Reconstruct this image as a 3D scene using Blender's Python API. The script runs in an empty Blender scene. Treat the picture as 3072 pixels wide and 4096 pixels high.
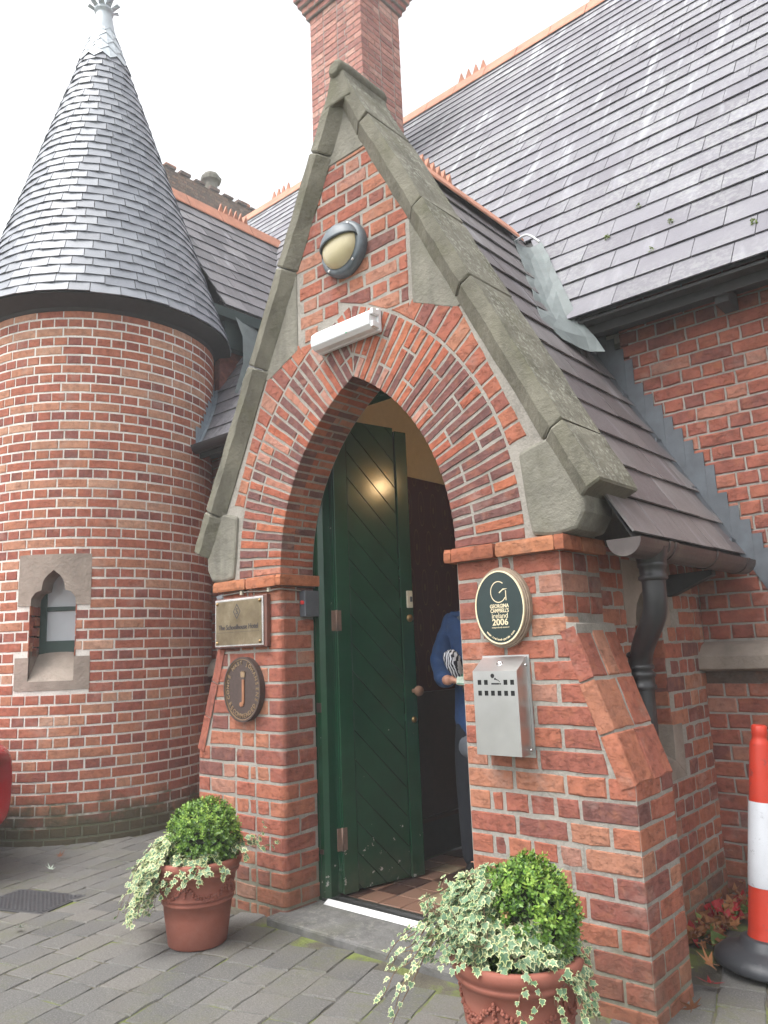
import bpy, bmesh, math, random
from mathutils import Vector, Matrix
random.seed(7)
R_ = random.Random(11)
C = bpy.context.scene.collection
sc = bpy.context.scene
PI = math.pi

# ------------------------------------------------------------------ camera
CAM = Vector((3.0905, -2.7152, 1.2888))
YAW, PITCH, ROLL = math.radians(40.925), math.radians(10.290), math.radians(-2.243)
FPX = 3071.8
def cam_axes():
    cy, sy = math.cos(YAW), math.sin(YAW)
    f = Vector((-sy*math.cos(PITCH), cy*math.cos(PITCH), math.sin(PITCH)))
    r = Vector((cy, sy, 0)); u = r.cross(f)
    cr, sr = math.cos(ROLL), math.sin(ROLL)
    return cr*r+sr*u, -sr*r+cr*u, f
CR, CU, CF = cam_axes()
cd = bpy.data.cameras.new('camera'); cam = bpy.data.objects.new('camera', cd); C.objects.link(cam)
cd.sensor_fit = 'VERTICAL'; cd.sensor_height = 36; cd.sensor_width = 27; cd.lens = FPX/4096*36
cd.clip_start = 0.05; cd.clip_end = 600
cam.matrix_world = Matrix(((CR.x, CU.x, -CF.x, CAM.x), (CR.y, CU.y, -CF.y, CAM.y), (CR.z, CU.z, -CF.z, CAM.z), (0, 0, 0, 1)))
sc.camera = cam
# ------------------------------------------------------------------ sky, sun, exposure
SUN_EL, SUN_AZ = math.radians(62), math.radians(200)
w = bpy.data.worlds.new('World'); sc.world = w; w.use_nodes = True
nt = w.node_tree; nt.nodes.clear()
sk = nt.nodes.new('ShaderNodeTexSky'); sk.sky_type = 'NISHITA'; sk.sun_disc = False
sk.sun_elevation = SUN_EL; sk.sun_rotation = SUN_AZ; sk.air_density = 1.0; sk.dust_density = 4.0; sk.ozone_density = 1.0
hs = nt.nodes.new('ShaderNodeHueSaturation'); hs.inputs['Saturation'].default_value = 0.10; hs.inputs['Value'].default_value = 1.0
bg = nt.nodes.new('ShaderNodeBackground'); bg.inputs['Strength'].default_value = 0.15
wo = nt.nodes.new('ShaderNodeOutputWorld')
nt.links.new(sk.outputs[0], hs.inputs['Color']); nt.links.new(hs.outputs[0], bg.inputs['Color']); nt.links.new(bg.outputs[0], wo.inputs['Surface'])
sd = bpy.data.lights.new('sun', 'SUN'); sun = bpy.data.objects.new('sun', sd); C.objects.link(sun)
sd.energy = .7; sd.angle = math.radians(25); sd.color = (1.0, .96, .9)
# sky sun_rotation is measured clockwise from +Y seen from above
sdir = Vector((math.sin(SUN_AZ)*math.cos(SUN_EL), math.cos(SUN_AZ)*math.cos(SUN_EL), math.sin(SUN_EL)))
sun.rotation_euler = sdir.to_track_quat('Z', 'Y').to_euler()
sun.location = sdir*30
sc.view_settings.view_transform = 'Standard'; sc.view_settings.look = 'None'; sc.view_settings.gamma = 1
sc.view_settings.use_curve_mapping = False
sc.view_settings.exposure = 1.62
sc.render.engine = 'CYCLES'
sc.cycles.max_bounces = 6; sc.cycles.diffuse_bounces = 4; sc.cycles.glossy_bounces = 3; sc.cycles.transmission_bounces = 3
sc.cycles.volume_bounces = 2
sc.cycles.use_denoising = True

# ------------------------------------------------------------------ object helpers
ROOT = {}
def tag(o, label, cat, group=None):
    o['label'] = label; o['category'] = cat
    if group: o['group'] = group
    return o
def wloc(p):
    v = Vector((0, 0, 0))
    while p is not None:
        v += p.location; p = p.parent
    return v
def thing(name, label, cat, loc=(0, 0, 0), group=None):
    o = bpy.data.objects.new(name, None); C.objects.link(o); o.location = loc
    o.empty_display_size = .1
    return tag(o, label, cat, group)
def structure(o):
    o['kind'] = 'structure'; return o
class MB:
    """collects polygons given in world space, builds ONE mesh object"""
    def __init__(s): s.v = []; s.f = []; s.m = []; s.r = []; s.sm = []
    def poly(s, pts, mi=0, rnd=0., smooth=False):
        n = len(s.v); s.v += [tuple(p) for p in pts]; s.f.append(tuple(range(n, n+len(pts)))); s.m.append(mi); s.r.append(rnd); s.sm.append(smooth)
    def mesh(s, verts, faces, mi=0, rnd=0., smooth=False):
        n = len(s.v); s.v += [tuple(p) for p in verts]
        for f in faces:
            s.f.append(tuple(n+i for i in f)); s.m.append(mi); s.r.append(rnd); s.sm.append(smooth)
        return s
    def box(s, a, b, mi=0, rnd=0.):
        x0, y0, z0 = a; x1, y1, z1 = b
        vs = [(x0,y0,z0),(x1,y0,z0),(x1,y1,z0),(x0,y1,z0),(x0,y0,z1),(x1,y0,z1),(x1,y1,z1),(x0,y1,z1)]
        return s.mesh(vs, [(3,2,1,0),(4,5,6,7),(0,1,5,4),(1,2,6,5),(2,3,7,6),(3,0,4,7)], mi, rnd)
    def tube(s, pts, rad, n=8, mi=0, cap=True, rnd=0., smooth=True):
        pts = [Vector(p) for p in pts]
        rads = rad if isinstance(rad, (list, tuple)) else [rad]*len(pts)
        rings = []; prev = None
        for i, p in enumerate(pts):
            d = (pts[min(i+1, len(pts)-1)]-pts[max(i-1, 0)]).normalized()
            if prev is None:
                a = d.cross(Vector((0, 0, 1)))
                if a.length < 1e-3: a = d.cross(Vector((1, 0, 0)))
            else: a = prev-d*prev.dot(d)
            a.normalize(); prev = a; b = d.cross(a)
            rings.append([p+rads[i]*(math.cos(2*PI*k/n)*a+math.sin(2*PI*k/n)*b) for k in range(n)])
        base = len(s.v)
        for r in rings: s.v += [tuple(q) for q in r]
        for i in range(len(rings)-1):
            for k in range(n):
                s.f.append((base+i*n+k, base+i*n+(k+1) % n, base+(i+1)*n+(k+1) % n, base+(i+1)*n+k)); s.m.append(mi); s.r.append(rnd); s.sm.append(smooth)
        if cap:
            s.f.append(tuple(base+k for k in reversed(range(n)))); s.m.append(mi); s.r.append(rnd); s.sm.append(False)
            e = base+(len(rings)-1)*n
            s.f.append(tuple(e+k for k in range(n))); s.m.append(mi); s.r.append(rnd); s.sm.append(False)
        return s
    def lathe(s, prof, c=(0, 0, 0), n=32, mi=0, rnd=0., smooth=True, axis=None):
        """prof: list of (r, h) from bottom to top about a vertical axis at c (or a Matrix axis)"""
        base = len(s.v); M = axis if axis is not None else Matrix.Translation(c)
        for r, h in prof:
            for k in range(n):
                a = 2*PI*k/n; s.v.append(tuple(M @ Vector((r*math.cos(a), r*math.sin(a), h))))
        for i in range(len(prof)-1):
            for k in range(n):
                s.f.append((base+i*n+k, base+i*n+(k+1) % n, base+(i+1)*n+(k+1) % n, base+(i+1)*n+k)); s.m.append(mi); s.r.append(rnd); s.sm.append(smooth)
        return s
    def prism(s, poly, O, U, V, N, depth, mi=0, rnd=0.):
        """polygon (u,v) counter-clockwise seen from outside (N); front at O, going back by depth"""
        O = Vector(O); U = Vector(U); V = Vector(V); N = Vector(N)
        fr = [O+U*a+V*b for a, b in poly]; bk = [p-N*depth for p in fr]
        n = len(poly)
        s.mesh(fr+bk, [tuple(range(n)), tuple(reversed(range(n, 2*n)))]+[(i, n+i, n+(i+1) % n, (i+1) % n) for i in range(n)], mi, rnd)
        return s
    def build(s, name, mats, parent=None, bevel=0, segs=2, recalc=False):
        me = bpy.data.meshes.new(name)
        L = wloc(parent) if parent is not None else Vector((0, 0, 0))
        me.from_pydata([(a-L.x, b-L.y, c-L.z) for a, b, c in s.v], [], s.f)
        if not isinstance(mats, (list, tuple)): mats = [mats]
        for m in mats: me.materials.append(m)
        me.polygons.foreach_set('material_index', s.m)
        me.polygons.foreach_set('use_smooth', s.sm)
        if any(s.r):
            at = me.attributes.new('rnd', 'FLOAT', 'FACE'); at.data.foreach_set('value', s.r)
        me.update()
        if recalc:
            bm = bmesh.new(); bm.from_mesh(me); bmesh.ops.remove_doubles(bm, verts=bm.verts, dist=1e-5); bmesh.ops.recalc_face_normals(bm, faces=bm.faces); bm.to_mesh(me); bm.free()
        o = bpy.data.objects.new(name, me); C.objects.link(o)
        o.color = (0, 0, 0, 1)
        if parent is not None: o.parent = parent
        if bevel:
            m = o.modifiers.new('bevel', 'BEVEL'); m.width = bevel; m.segments = segs; m.limit_method = 'ANGLE'; m.angle_limit = math.radians(35)
        return o
def top_mesh(name, mb, mats, label, cat, group=None, loc=None, **k):
    """a thing that is one mesh: origin moved to loc"""
    o = mb.build(name, mats, None, **k)
    if loc is not None:
        o.data.transform(Matrix.Translation(-Vector(loc))); o.location = loc
    return tag(o, label, cat, group)

# ------------------------------------------------------------------ pieces (bricks, slates, pavers, leaves)
TMPL = {}
def box_tmpl(L, H, D, bev, var, jit=.0018):
    """front face at y=0 looking to -Y, x 0..L, z 0..H, depth to +Y"""
    key = ('b', round(L, 4), round(H, 4), round(D, 4), round(bev, 4), var)
    if key in TMPL: return key
    r = random.Random(hash(key) & 0xffff)
    j = lambda: r.uniform(-jit, jit)
    b = bev
    nx = 3 if L > .16 else 2
    q = [(L*i/nx, 0) for i in range(nx)]+[(L, 0), (L, H*.5)]+[(L*(nx-i)/nx, H) for i in range(nx)]+[(0, H), (0, H*.5)]
    n = len(q); corner = {0, nx, nx+2-1, nx+2+nx-1}
    mid = []; fr = []
    for i, (x, z) in enumerate(q):
        x2, z2 = x+j()*1.3, z+j()*1.3
        mid.append((x2, b+abs(j()), z2))
        kx = 1 if x2 < L/2 else -1; kz = 1 if z2 < H/2 else -1
        ix = b*(.6+r.random()) if x < 1e-6 or abs(x-L) < 1e-6 else 0; iz = b*(.5+r.random()) if z < 1e-6 or abs(z-H) < 1e-6 else 0
        cn = (x < 1e-6 or abs(x-L) < 1e-6) and (z < 1e-6 or abs(z-H) < 1e-6)
        m_ = 1.5 if cn else 1
        fr.append((x2+kx*ix*m_, j()*.5, z2+kz*iz*m_))
    back = [(x, D, z) for x, z in ((0, 0), (L, 0), (L, H), (0, H))]
    v = mid+fr+back; f = [tuple(range(n, 2*n))]
    for k in range(n): f.append((k, (k+1) % n, n+(k+1) % n, n+k))
    c4 = [0, nx, nx+2, 2*nx+2]
    o4 = [list(range(0, nx+1)), [nx, nx+1, nx+2], list(range(nx+2, 2*nx+3)), [2*nx+2, 2*nx+3, 0]]
    for e_, ids in enumerate(o4): f.append((2*n+e_, 2*n+(e_+1) % 4, *reversed(ids)))
    TMPL[key] = (v, f, None)
    return key
class Pc: pass
def piece(key, M, rnd, mi=0):
    p = Pc(); p.key = key; p.M = M; p.rnd = rnd; p.mi = mi; return p
def prism_piece(poly, O, U, V, N, depth, rnd, bev=.004, jit=.0012):
    """irregular piece: polygon in (u,v) ccw from outside, bevelled front"""
    O = Vector(O); U = Vector(U); V = Vector(V); N = Vector(N)
    if bev > .0025:
        q = []
        for i in range(len(poly)):
            p0, p1 = poly[i], poly[(i+1) % len(poly)]; l = math.hypot(p1[0]-p0[0], p1[1]-p0[1]); q.append(p0)
            if l > .05:
                k = 2 if l > .13 else 1
                for t in range(1, k+1):
                    o_ = R_.uniform(-1, 1)*.0028; f_ = t/(k+1); q.append((p0[0]+(p1[0]-p0[0])*f_-(p1[1]-p0[1])/l*o_, p0[1]+(p1[1]-p0[1])*f_+(p1[0]-p0[0])/l*o_))
        poly = q
    cx = sum(a for a, b in poly)/len(poly); cy = sum(b for a, b in poly)/len(poly)
    inn = []
    for a, b in poly:
        dx, dy = cx-a, cy-b; l = math.hypot(dx, dy) or 1
        k = min(bev*1.4, l*.4)/l
        inn.append((a+dx*k+R_.uniform(-jit, jit), b+dy*k+R_.uniform(-jit, jit)))
    n = len(poly)
    fr = [O+U*a+V*b for a, b in inn]; mid = [O+U*a+V*b-N*bev for a, b in poly]; bk = [O+U*a+V*b-N*depth for a, b in poly]
    f = [tuple(range(n))]
    for i in range(n):
        k = (i+1) % n
        f.append((n+i, n+k, k, i)); f.append((2*n+i, 2*n+k, n+k, n+i))
    p = Pc(); p.key = None; p.v = [tuple(x) for x in fr+mid+bk]; p.f = f; p.rnd = rnd; p.mi = 0; p.n = N
    return p
def mesh_piece(v, f, rnd, n=None, mi=0):
    p = Pc(); p.key = None; p.v = [tuple(x) for x in v]; p.f = f; p.rnd = rnd; p.mi = mi; p.n = n
    return p
def proj(P):
    d = P-CAM; z = d.dot(CF)
    if z < .05: return None
    return (1536+FPX*d.dot(CR)/z, 2048-FPX*d.dot(CU)/z, z)
def score(p):
    if p.key:
        v = [p.M @ Vector(q) for q in TMPL[p.key][0][-4:]]
        n = (p.M.to_3x3() @ Vector((0, -1, 0)))
    else:
        v = [Vector(q) for q in p.v[:max(4, len(p.f[0]))]]; n = p.n
    c = sum(v, Vector())/len(v)
    if n is not None and n.dot(CAM-c) <= 0: return 0
    qs = [proj(x) for x in v]
    if any(q is None for q in qs): return 0
    cx = sum(q[0] for q in qs)/len(qs); cy = sum(q[1] for q in qs)/len(qs)
    if cx < -20 or cx > 3092 or cy < -20 or cy > 4116: return 0
    a = 0
    for i in range(len(qs)):
        a += qs[i][0]*qs[(i+1) % len(qs)][1]-qs[(i+1) % len(qs)][0]*qs[i][1]
    return abs(a)/2
MESHES = {}
def emit(parent, pieces, limit, name, stuff_name, mats, hide=None):
    """the `limit` pieces that show largest become objects of their own, the rest one stuff part"""
    if not isinstance(mats, (list, tuple)): mats = [mats]
    L = wloc(parent)
    for p in pieces:
        p.s = score(p)
        if hide and p.s > 0:
            if p.key: c = p.M @ Vector(TMPL[p.key][0][-4])
            else: c = Vector(p.v[0])
            if hide(c): p.s *= .02
    order = sorted(pieces, key=lambda p: -p.s)
    singles = [p for p in order[:limit] if p.s > 90]; ids = set(map(id, singles))
    for p in singles:
        if p.key:
            k = (p.key, mats[p.mi].name)
            me = MESHES.get(k)
            if me is None:
                v, f, sm = TMPL[p.key]; me = bpy.data.meshes.new(name); me.from_pydata(v, [], f); me.materials.append(mats[p.mi]); me.update(); MESHES[k] = me
            o = bpy.data.objects.new(name, me); C.objects.link(o); o.parent = parent
            o.matrix_local = Matrix.Translation(-L) @ p.M
        else:
            c = Vector(p.v[0])
            me = bpy.data.meshes.new(name); me.from_pydata([tuple(Vector(q)-c) for q in p.v], [], p.f); me.materials.append(mats[p.mi]); me.update()
            o = bpy.data.objects.new(name, me); C.objects.link(o); o.parent = parent; o.location = c-L
        o.color = (p.rnd, 0, 0, 1)
    rest = [p for p in pieces if id(p) not in ids]
    if rest:
        mb = MB()
        for p in rest:
            if p.key:
                v, f, sm = TMPL[p.key]; mb.mesh([p.M @ Vector(q) for q in v], f, p.mi, max(p.rnd, .001))
            else: mb.mesh(p.v, p.f, p.mi, max(p.rnd, .001))
        o = mb.build(stuff_name, mats, parent); o['kind'] = 'stuff'
    return len(singles), len(rest)
def frame(O, U, N):
    """matrix taking template space (x along U, -y along N, z up) to world at O"""
    U = Vector(U).normalized(); N = Vector(N).normalized(); V = N.cross(U)   # U x V = N
    return Matrix(((U.x, -N.x, V.x, O[0]), (U.y, -N.y, V.y, O[1]), (U.z, -N.z, V.z, O[2]), (0, 0, 0, 1)))
def clip(poly, a, b, c):
    """keep a*u+b*v<=c"""
    out = []
    for i in range(len(poly)):
        p, q = poly[i], poly[(i+1) % len(poly)]
        dp = a*p[0]+b*p[1]-c; dq = a*q[0]+b*q[1]-c
        if dp <= 0: out.append(p)
        if (dp < 0 < dq) or (dq < 0 < dp):
            t = dp/(dp-dq); out.append((p[0]+t*(q[0]-p[0]), p[1]+t*(q[1]-p[1])))
    return out
def area(poly):
    return sum(poly[i][0]*poly[(i+1) % len(poly)][1]-poly[(i+1) % len(poly)][0]*poly[i][1] for i in range(len(poly)))/2
def rows_on(O, U, N, u0, u1, z0, z1, c, bond='english', clips=None, reject=None, D=.09, J=.010, start=0, off=0., rndf=None, hdr=.1025, strl=.215):
    """brick courses on a plane wall. O: world point at (u=0, z=0). clips(uc, vc) -> list of half planes"""
    O = Vector(O); U = Vector(U).normalized(); N = Vector(N).normalized(); V = Vector((0, 0, 1))
    out = []; r = 0; z = z0
    while z < z1-.02:
        h = min(c-J, z1-z)
        hd = (r+start) % 2
        u = u0+off
        if bond == 'english':
            seq = [hdr] if hd else [strl]
            u -= (0.0 if hd else 0.056)
        elif bond == 'flemish':
            seq = [strl, hdr]; u -= 0.163 if hd else 0
        else: seq = [strl]; u -= .11*hd
        k = 0
        while u < u1-.004:
            l = seq[k % len(seq)]*R_.uniform(.985, 1.015); k += 1
            a, b = max(u, u0), min(u+l, u1)
            if b-a > .02:
                poly = [(a, z), (b, z), (b, z+h), (a, z+h)]; cut = (a > u+1e-6) or (b < u+l-1e-6)
                if reject and reject((a+b)/2, z+h/2, a, b): poly = None
                if poly and clips:
                    a0 = area(poly)
                    for cl in clips((a+b)/2, z+h/2):
                        poly = clip(poly, *cl)
                        if len(poly) < 3: break
                    if len(poly) < 3 or area(poly) < .0008: poly = None
                    elif area(poly) < a0*.995: cut = True
                if poly:
                    rnd = rndf(r, hd) if rndf else R_.random()
                    pr = R_.uniform(-.0012, .0022)
                    if clips and cut or (cut and len(poly) != 4):
                        out.append(prism_piece(poly, O+N*pr, U, V, N, D, rnd))
                    else:
                        L = round((b-a)/.01)*.01 if cut else l
                        L = max(.02, round((b-a), 2 if cut else 3))
                        L = l if not cut else (b-a)
                        Lk = round(L/.004)*.004
                        key = box_tmpl(Lk, round(h, 4), D, .0045, R_.randrange(5))
                        M = frame(O+U*a+V*z+N*pr, U, N) @ Matrix.Rotation(R_.uniform(-.005, .005), 4, 'Y') @ Matrix.Scale((b-a)/Lk, 4, (1, 0, 0))
                        out.append(piece(key, M, rnd))
            u += l+J
        z += c; r += 1
    return out
def slates(O, U, S, u0, u1, s0, s1, expo, wid, clips=None, th=.008, lap=.03, rndf=None, jit=.004, tilt=.03, gap=.004, wv=.0):
    """slate rows on a sloping plane. O at (0,0); U along eaves, S up the slope"""
    O = Vector(O); U = Vector(U).normalized(); S = Vector(S).normalized(); N = U.cross(S)
    out = []; r = 0; s = s0
    while s < s1-.01:
        top = min(s+expo+lap, s1)
        u = u0-(wid/2 if r % 2 else 0)-R_.uniform(0, .01)
        while u < u1:
            l = wid*(1+R_.uniform(-wv, wv))
            a, b = max(u, u0)+gap/2, min(u+l, u1)-gap/2
            u += l
            if b-a < .03: continue
            dz = R_.uniform(-jit, jit)*.5
            poly = [(a, s+dz), (b, s+dz+R_.uniform(-jit, jit)*.5), (b, top), (a, top)]
            if clips:
                for cl in clips((a+b)/2, s+expo/2):
                    poly = clip(poly, *cl)
                    if len(poly) < 3: break
                if len(poly) < 3 or area(poly) < .001: continue
            lift = th+R_.uniform(0, .003)
            k = lift/(expo+lap)
            fr = [O+U*p+S*q+N*(lift*1.9-(q-s)*k*1.6) for p, q in poly]
            bk = [x-N*th for x in fr]
            n = len(poly)
            f = [tuple(range(n))]+[(n+i, n+(i+1) % n, (i+1) % n, i) for i in range(n)]+[tuple(reversed(range(n, 2*n)))]
            p = mesh_piece(fr+bk, f, (rndf(r) if rndf else R_.random()), N)
            out.append(p)
        s += expo; r += 1
    return out
# ------------------------------------------------------------------ materials
class NT:
    def __init__(s, name):
        s.m = bpy.data.materials.new(name); s.m.use_nodes = True; s.t = s.m.node_tree; s.t.nodes.clear()
        s.out = s.t.nodes.new('ShaderNodeOutputMaterial'); s.b = s.t.nodes.new('ShaderNodeBsdfPrincipled')
        s.t.links.new(s.b.outputs[0], s.out.inputs[0])
    def n(s, ty, **k):
        x = s.t.nodes.new(ty)
        for a, v in k.items(): setattr(x, a, v)
        return x
    def l(s, a, b): s.t.links.new(a, b)
    def coord(s, obj=False):
        if obj: return s.n('ShaderNodeTexCoord').outputs['Object']
        return s.n('ShaderNodeNewGeometry').outputs['Position']
    def noise(s, vec, scale, detail=3, rough=.55, stretch=None, dist=0.):
        if stretch is not None:
            mp = s.n('ShaderNodeMapping'); mp.inputs['Scale'].default_value = stretch; s.l(vec, mp.inputs['Vector']); vec = mp.outputs[0]
        x = s.n('ShaderNodeTexNoise'); x.inputs['Scale'].default_value = scale; x.inputs['Detail'].default_value = detail
        x.inputs['Roughness'].default_value = rough; x.inputs['Distortion'].default_value = dist
        s.l(vec, x.inputs['Vector']); return x.outputs['Fac']
    def ramp(s, fac, stops, interp='LINEAR'):
        x = s.n('ShaderNodeValToRGB'); x.color_ramp.interpolation = interp
        e = x.color_ramp.elements
        while len(e) < len(stops): e.new(.5)
        for i, (p, c) in enumerate(stops):
            e[i].position = p; e[i].color = (*c, 1) if len(c) == 3 else c
        s.l(fac, x.inputs[0]); return x.outputs[0]
    def step(s, fac, a, b):
        x = s.n('ShaderNodeMapRange'); x.inputs[1].default_value = a; x.inputs[2].default_value = b; x.clamp = True
        s.l(fac, x.inputs[0]); return x.outputs[0]
    def mix(s, fac, a, b, mode='MIX'):
        x = s.n('ShaderNodeMix', data_type='RGBA', blend_type=mode)
        for v, i in ((fac, 0), (a, 6), (b, 7)):
            if isinstance(v, (int, float)): x.inputs[i].default_value = v
            elif isinstance(v, tuple): x.inputs[i].default_value = (*v, 1)
            else: s.l(v, x.inputs[i])
        return x.outputs[2]
    def math(s, op, a, b=0.):
        x = s.n('ShaderNodeMath', operation=op)
        for v, i in ((a, 0), (b, 1)):
            if isinstance(v, (int, float)): x.inputs[i].default_value = v
            else: s.l(v, x.inputs[i])
        return x.outputs[0]
    def rnd(s):
        a = s.n('ShaderNodeAttribute'); a.attribute_name = 'rnd'
        o = s.n('ShaderNodeObjectInfo'); sp = s.n('ShaderNodeSeparateColor'); s.l(o.outputs['Color'], sp.inputs[0])
        return s.math('FRACT', s.math('ADD', a.outputs['Fac'], sp.outputs[0]))
    def bump(s, h, strength=.4, dist=.004):
        x = s.n('ShaderNodeBump'); x.inputs['Strength'].default_value = strength; x.inputs['Distance'].default_value = dist
        s.l(h, x.inputs['Height']); s.l(x.outputs[0], s.b.inputs['Normal'])
    def done(s, col=None, rough=.8, spec=None, metal=None):
        if col is not None:
            if isinstance(col, tuple): s.b.inputs['Base Color'].default_value = (*col, 1)
            else: s.l(col, s.b.inputs['Base Color'])
        if isinstance(rough, (int, float)): s.b.inputs['Roughness'].default_value = rough
        else: s.l(rough, s.b.inputs['Roughness'])
        if spec is not None: s.b.inputs['Specular IOR Level'].default_value = spec
        if metal is not None: s.b.inputs['Metallic'].default_value = metal
        return s.m
    def height(s):
        sp = s.n('ShaderNodeSeparateXYZ'); s.l(s.n('ShaderNodeNewGeometry').outputs['Position'], sp.inputs[0]); return sp.outputs[2]

def brick_mat(name, stops, moss=0., soot=.25, white=.12, bumpd=.008):
    a = NT(name); p = a.coord(); r = a.rnd()
    col = a.ramp(r, stops)
    # each brick sees its own part of the noise
    off = a.n('ShaderNodeVectorMath', operation='ADD'); cb = a.n('ShaderNodeCombineXYZ'); a.l(a.math('MULTIPLY', r, 37.), cb.inputs[0]); a.l(a.math('MULTIPLY', r, 19.), cb.inputs[2]); a.l(p, off.inputs[0]); a.l(cb.outputs[0], off.inputs[1]); p2 = off.outputs[0]
    lum = a.noise(p2, 26, 6, .68); col = a.mix(1., col, a.ramp(lum, [(.28, (.70,)*3), (.5, (1.06,)*3), (.72, (1.30,)*3)]), 'MULTIPLY')
    blot = a.noise(p2, 10, 4); col = a.mix(a.math('MULTIPLY', a.step(blot, .47, .72), .28), col, (.16, .062, .045))
    warm = a.noise(p2, 17, 3); col = a.mix(a.math('MULTIPLY', a.step(warm, .52, .72), .38), col, (.38, .15, .08))
    crk = a.noise(p2, 19, 8, .82, stretch=(1, 1, 2.1), dist=.25)
    some = a.math('ADD', .25, a.math('MULTIPLY', a.step(a.math('FRACT', a.math('MULTIPLY', r, 7.31)), .45, .75), .75))
    col = a.mix(a.math('MULTIPLY', a.math('MULTIPLY', a.step(crk, .56, .66), some), min(1., soot*2.3)), col, (.05, .034, .029))
    eff = a.noise(p, 4.5, 5, .68); col = a.mix(a.math('MULTIPLY', a.step(eff, .56, .80), white*4), col, (.40, .32, .28))
    grime = a.noise(p, 1.6, 5, .6); col = a.mix(a.math('MULTIPLY', a.step(grime, .52, .75), .28), col, (.10, .055, .042))
    if moss:
        z = a.height(); mz = a.step(z, .46, .04); mn = a.noise(p, 6, 4, .65)
        mk = a.step(a.math('ADD', a.math('MULTIPLY', mz, .75), mn), .74, 1.12)
        col = a.mix(a.math('MULTIPLY', mk, moss), col, (.075, .07, .042))
    fine = a.noise(p2, 130, 3)
    hgt = a.math('ADD', a.math('MULTIPLY', a.step(crk, .52, .66), -.7), a.math('ADD', a.math('MULTIPLY', fine, .3), a.math('MULTIPLY', lum, 1.0)))
    a.bump(hgt, .68, bumpd)
    return a.done(col, .9, .2)
BR_PORCH = [(0, (0.148, 0.067, 0.058)), (.08, (0.189, 0.072, 0.059)), (.25, (0.243, 0.085, 0.062)), (.5, (0.289, 0.096, 0.064)), (.75, (0.320, 0.117, 0.072)), (.92, (0.334, 0.153, 0.096)), (1, (0.298, 0.153, 0.116))]
BR_TUR = [(0, (0.205, 0.080, 0.067)), (.2, (0.278, 0.092, 0.067)), (.5, (0.339, 0.118, 0.076)), (.62, (0.364, 0.156, 0.095)), (.85, (0.410, 0.216, 0.140)), (1, (0.441, 0.264, 0.185))]
BR_MAIN = [(0, (0.171, 0.067, 0.058)), (.25, (0.234, 0.078, 0.058)), (.6, (0.275, 0.089, 0.062)), (.85, (0.298, 0.104, 0.068)), (1, (0.324, 0.160, 0.119))]
M_brick = brick_mat('porch brick', BR_PORCH, moss=.35)
M_brickT = brick_mat('turret brick', BR_TUR, moss=.95, soot=.15)
M_brickM = brick_mat('wall brick', BR_MAIN, moss=.25, soot=.2)
M_brickC = brick_mat('glare paled chimney brick', [(0, (.27, .13, .115)), (.4, (.36, .17, .14)), (.75, (.42, .21, .17)), (1, (.46, .28, .23))], soot=.1, white=.16)  # paler stops put the glare over the stack into the brick colour
M_arch = brick_mat('arch brick', [(0, (.12, .06, .057)), (.18, (.16, .068, .06)), (.27, (.27, .082, .052)), (.6, (.325, .098, .057)), (.85, (.355, .125, .068)), (1, (.36, .19, .15))])
M_brickdark = brick_mat('old stock brick', [(0, (.11, .085, .07)), (.5, (.16, .12, .09)), (1, (.21, .15, .11))], soot=.4)
M_tileledge = brick_mat('ledge tile', [(0, (.27, .09, .05)), (.5, (.34, .12, .06)), (1, (.37, .155, .08))], soot=.3, white=.05)

def mortar_mat(name, base, moss=0.):
    a = NT(name); p = a.coord()
    n1 = a.noise(p, 5, 5, .65); n2 = a.noise(p, 90, 4, .7)
    col = a.ramp(a.math('ADD', a.math('MULTIPLY', n1, .6), a.math('MULTIPLY', n2, .4)), [(.28, tuple(x*.5 for x in base)), (.5, base), (.72, tuple(min(1, x*1.3) for x in base))])
    if moss:
        z = a.height(); mk = a.step(a.math('ADD', a.math('MULTIPLY', a.step(z, .5, .0), .8), a.noise(p, 7, 4)), .75, 1.05)
        col = a.mix(a.math('MULTIPLY', mk, moss), col, (.09, .095, .045))
    a.bump(n2, .8, .006)
    return a.done(col, .95, .15)
M_mortar = mortar_mat('lime mortar', (.285, .265, .235), .5)
M_mortarT = mortar_mat('pale mortar', (.64, .615, .57), .9)
M_mortarM = mortar_mat('grey mortar', (.29, .27, .245), .4)

def stone_mat(name, base, lichen=.5, green=.4, dark=.4):
    a = NT(name); p = a.coord()
    n = a.noise(p, 6, 5, .6); col = a.ramp(n, [(.3, tuple(x*.7 for x in base)), (.55, base), (.75, tuple(x*1.18 for x in base))])
    col = a.mix(a.math('MULTIPLY', a.step(a.noise(p, 3.2, 4, .6, stretch=(2.2, 2.2, .35)), .47, .66), dark), col, tuple(x*.42 for x in base))
    col = a.mix(a.math('MULTIPLY', a.step(a.noise(p, 4.3, 4), .52, .7), green), col, (.105, .105, .058))
    # lichen only where the stone looks up to the rain
    g = a.n('ShaderNodeNewGeometry'); sp = a.n('ShaderNodeSeparateXYZ'); a.l(g.outputs['Normal'], sp.inputs[0]); up = a.step(sp.outputs[2], .15, .45)
    ln = a.step(a.noise(p, 42, 4, .7), .50, .60); big = a.step(a.noise(p, 7, 4), .36, .56)
    col = a.mix(a.math('MULTIPLY', a.math('MULTIPLY', ln, big), a.math('MULTIPLY', up, lichen)), col, (.33, .33, .275))
    fleck = a.step(a.noise(p, 70, 2), .70, .74); col = a.mix(a.math('MULTIPLY', fleck, a.math('MULTIPLY', up, lichen)), col, (.5, .49, .42))
    gr = a.noise(p, 180, 3); col = a.mix(a.math('MULTIPLY', gr, .35), col, tuple(x*.55 for x in base))
    a.bump(a.math('ADD', a.math('MULTIPLY', gr, .4), a.noise(p, 40, 5)), .8, .008)
    return a.done(col, .92, .2)
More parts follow.
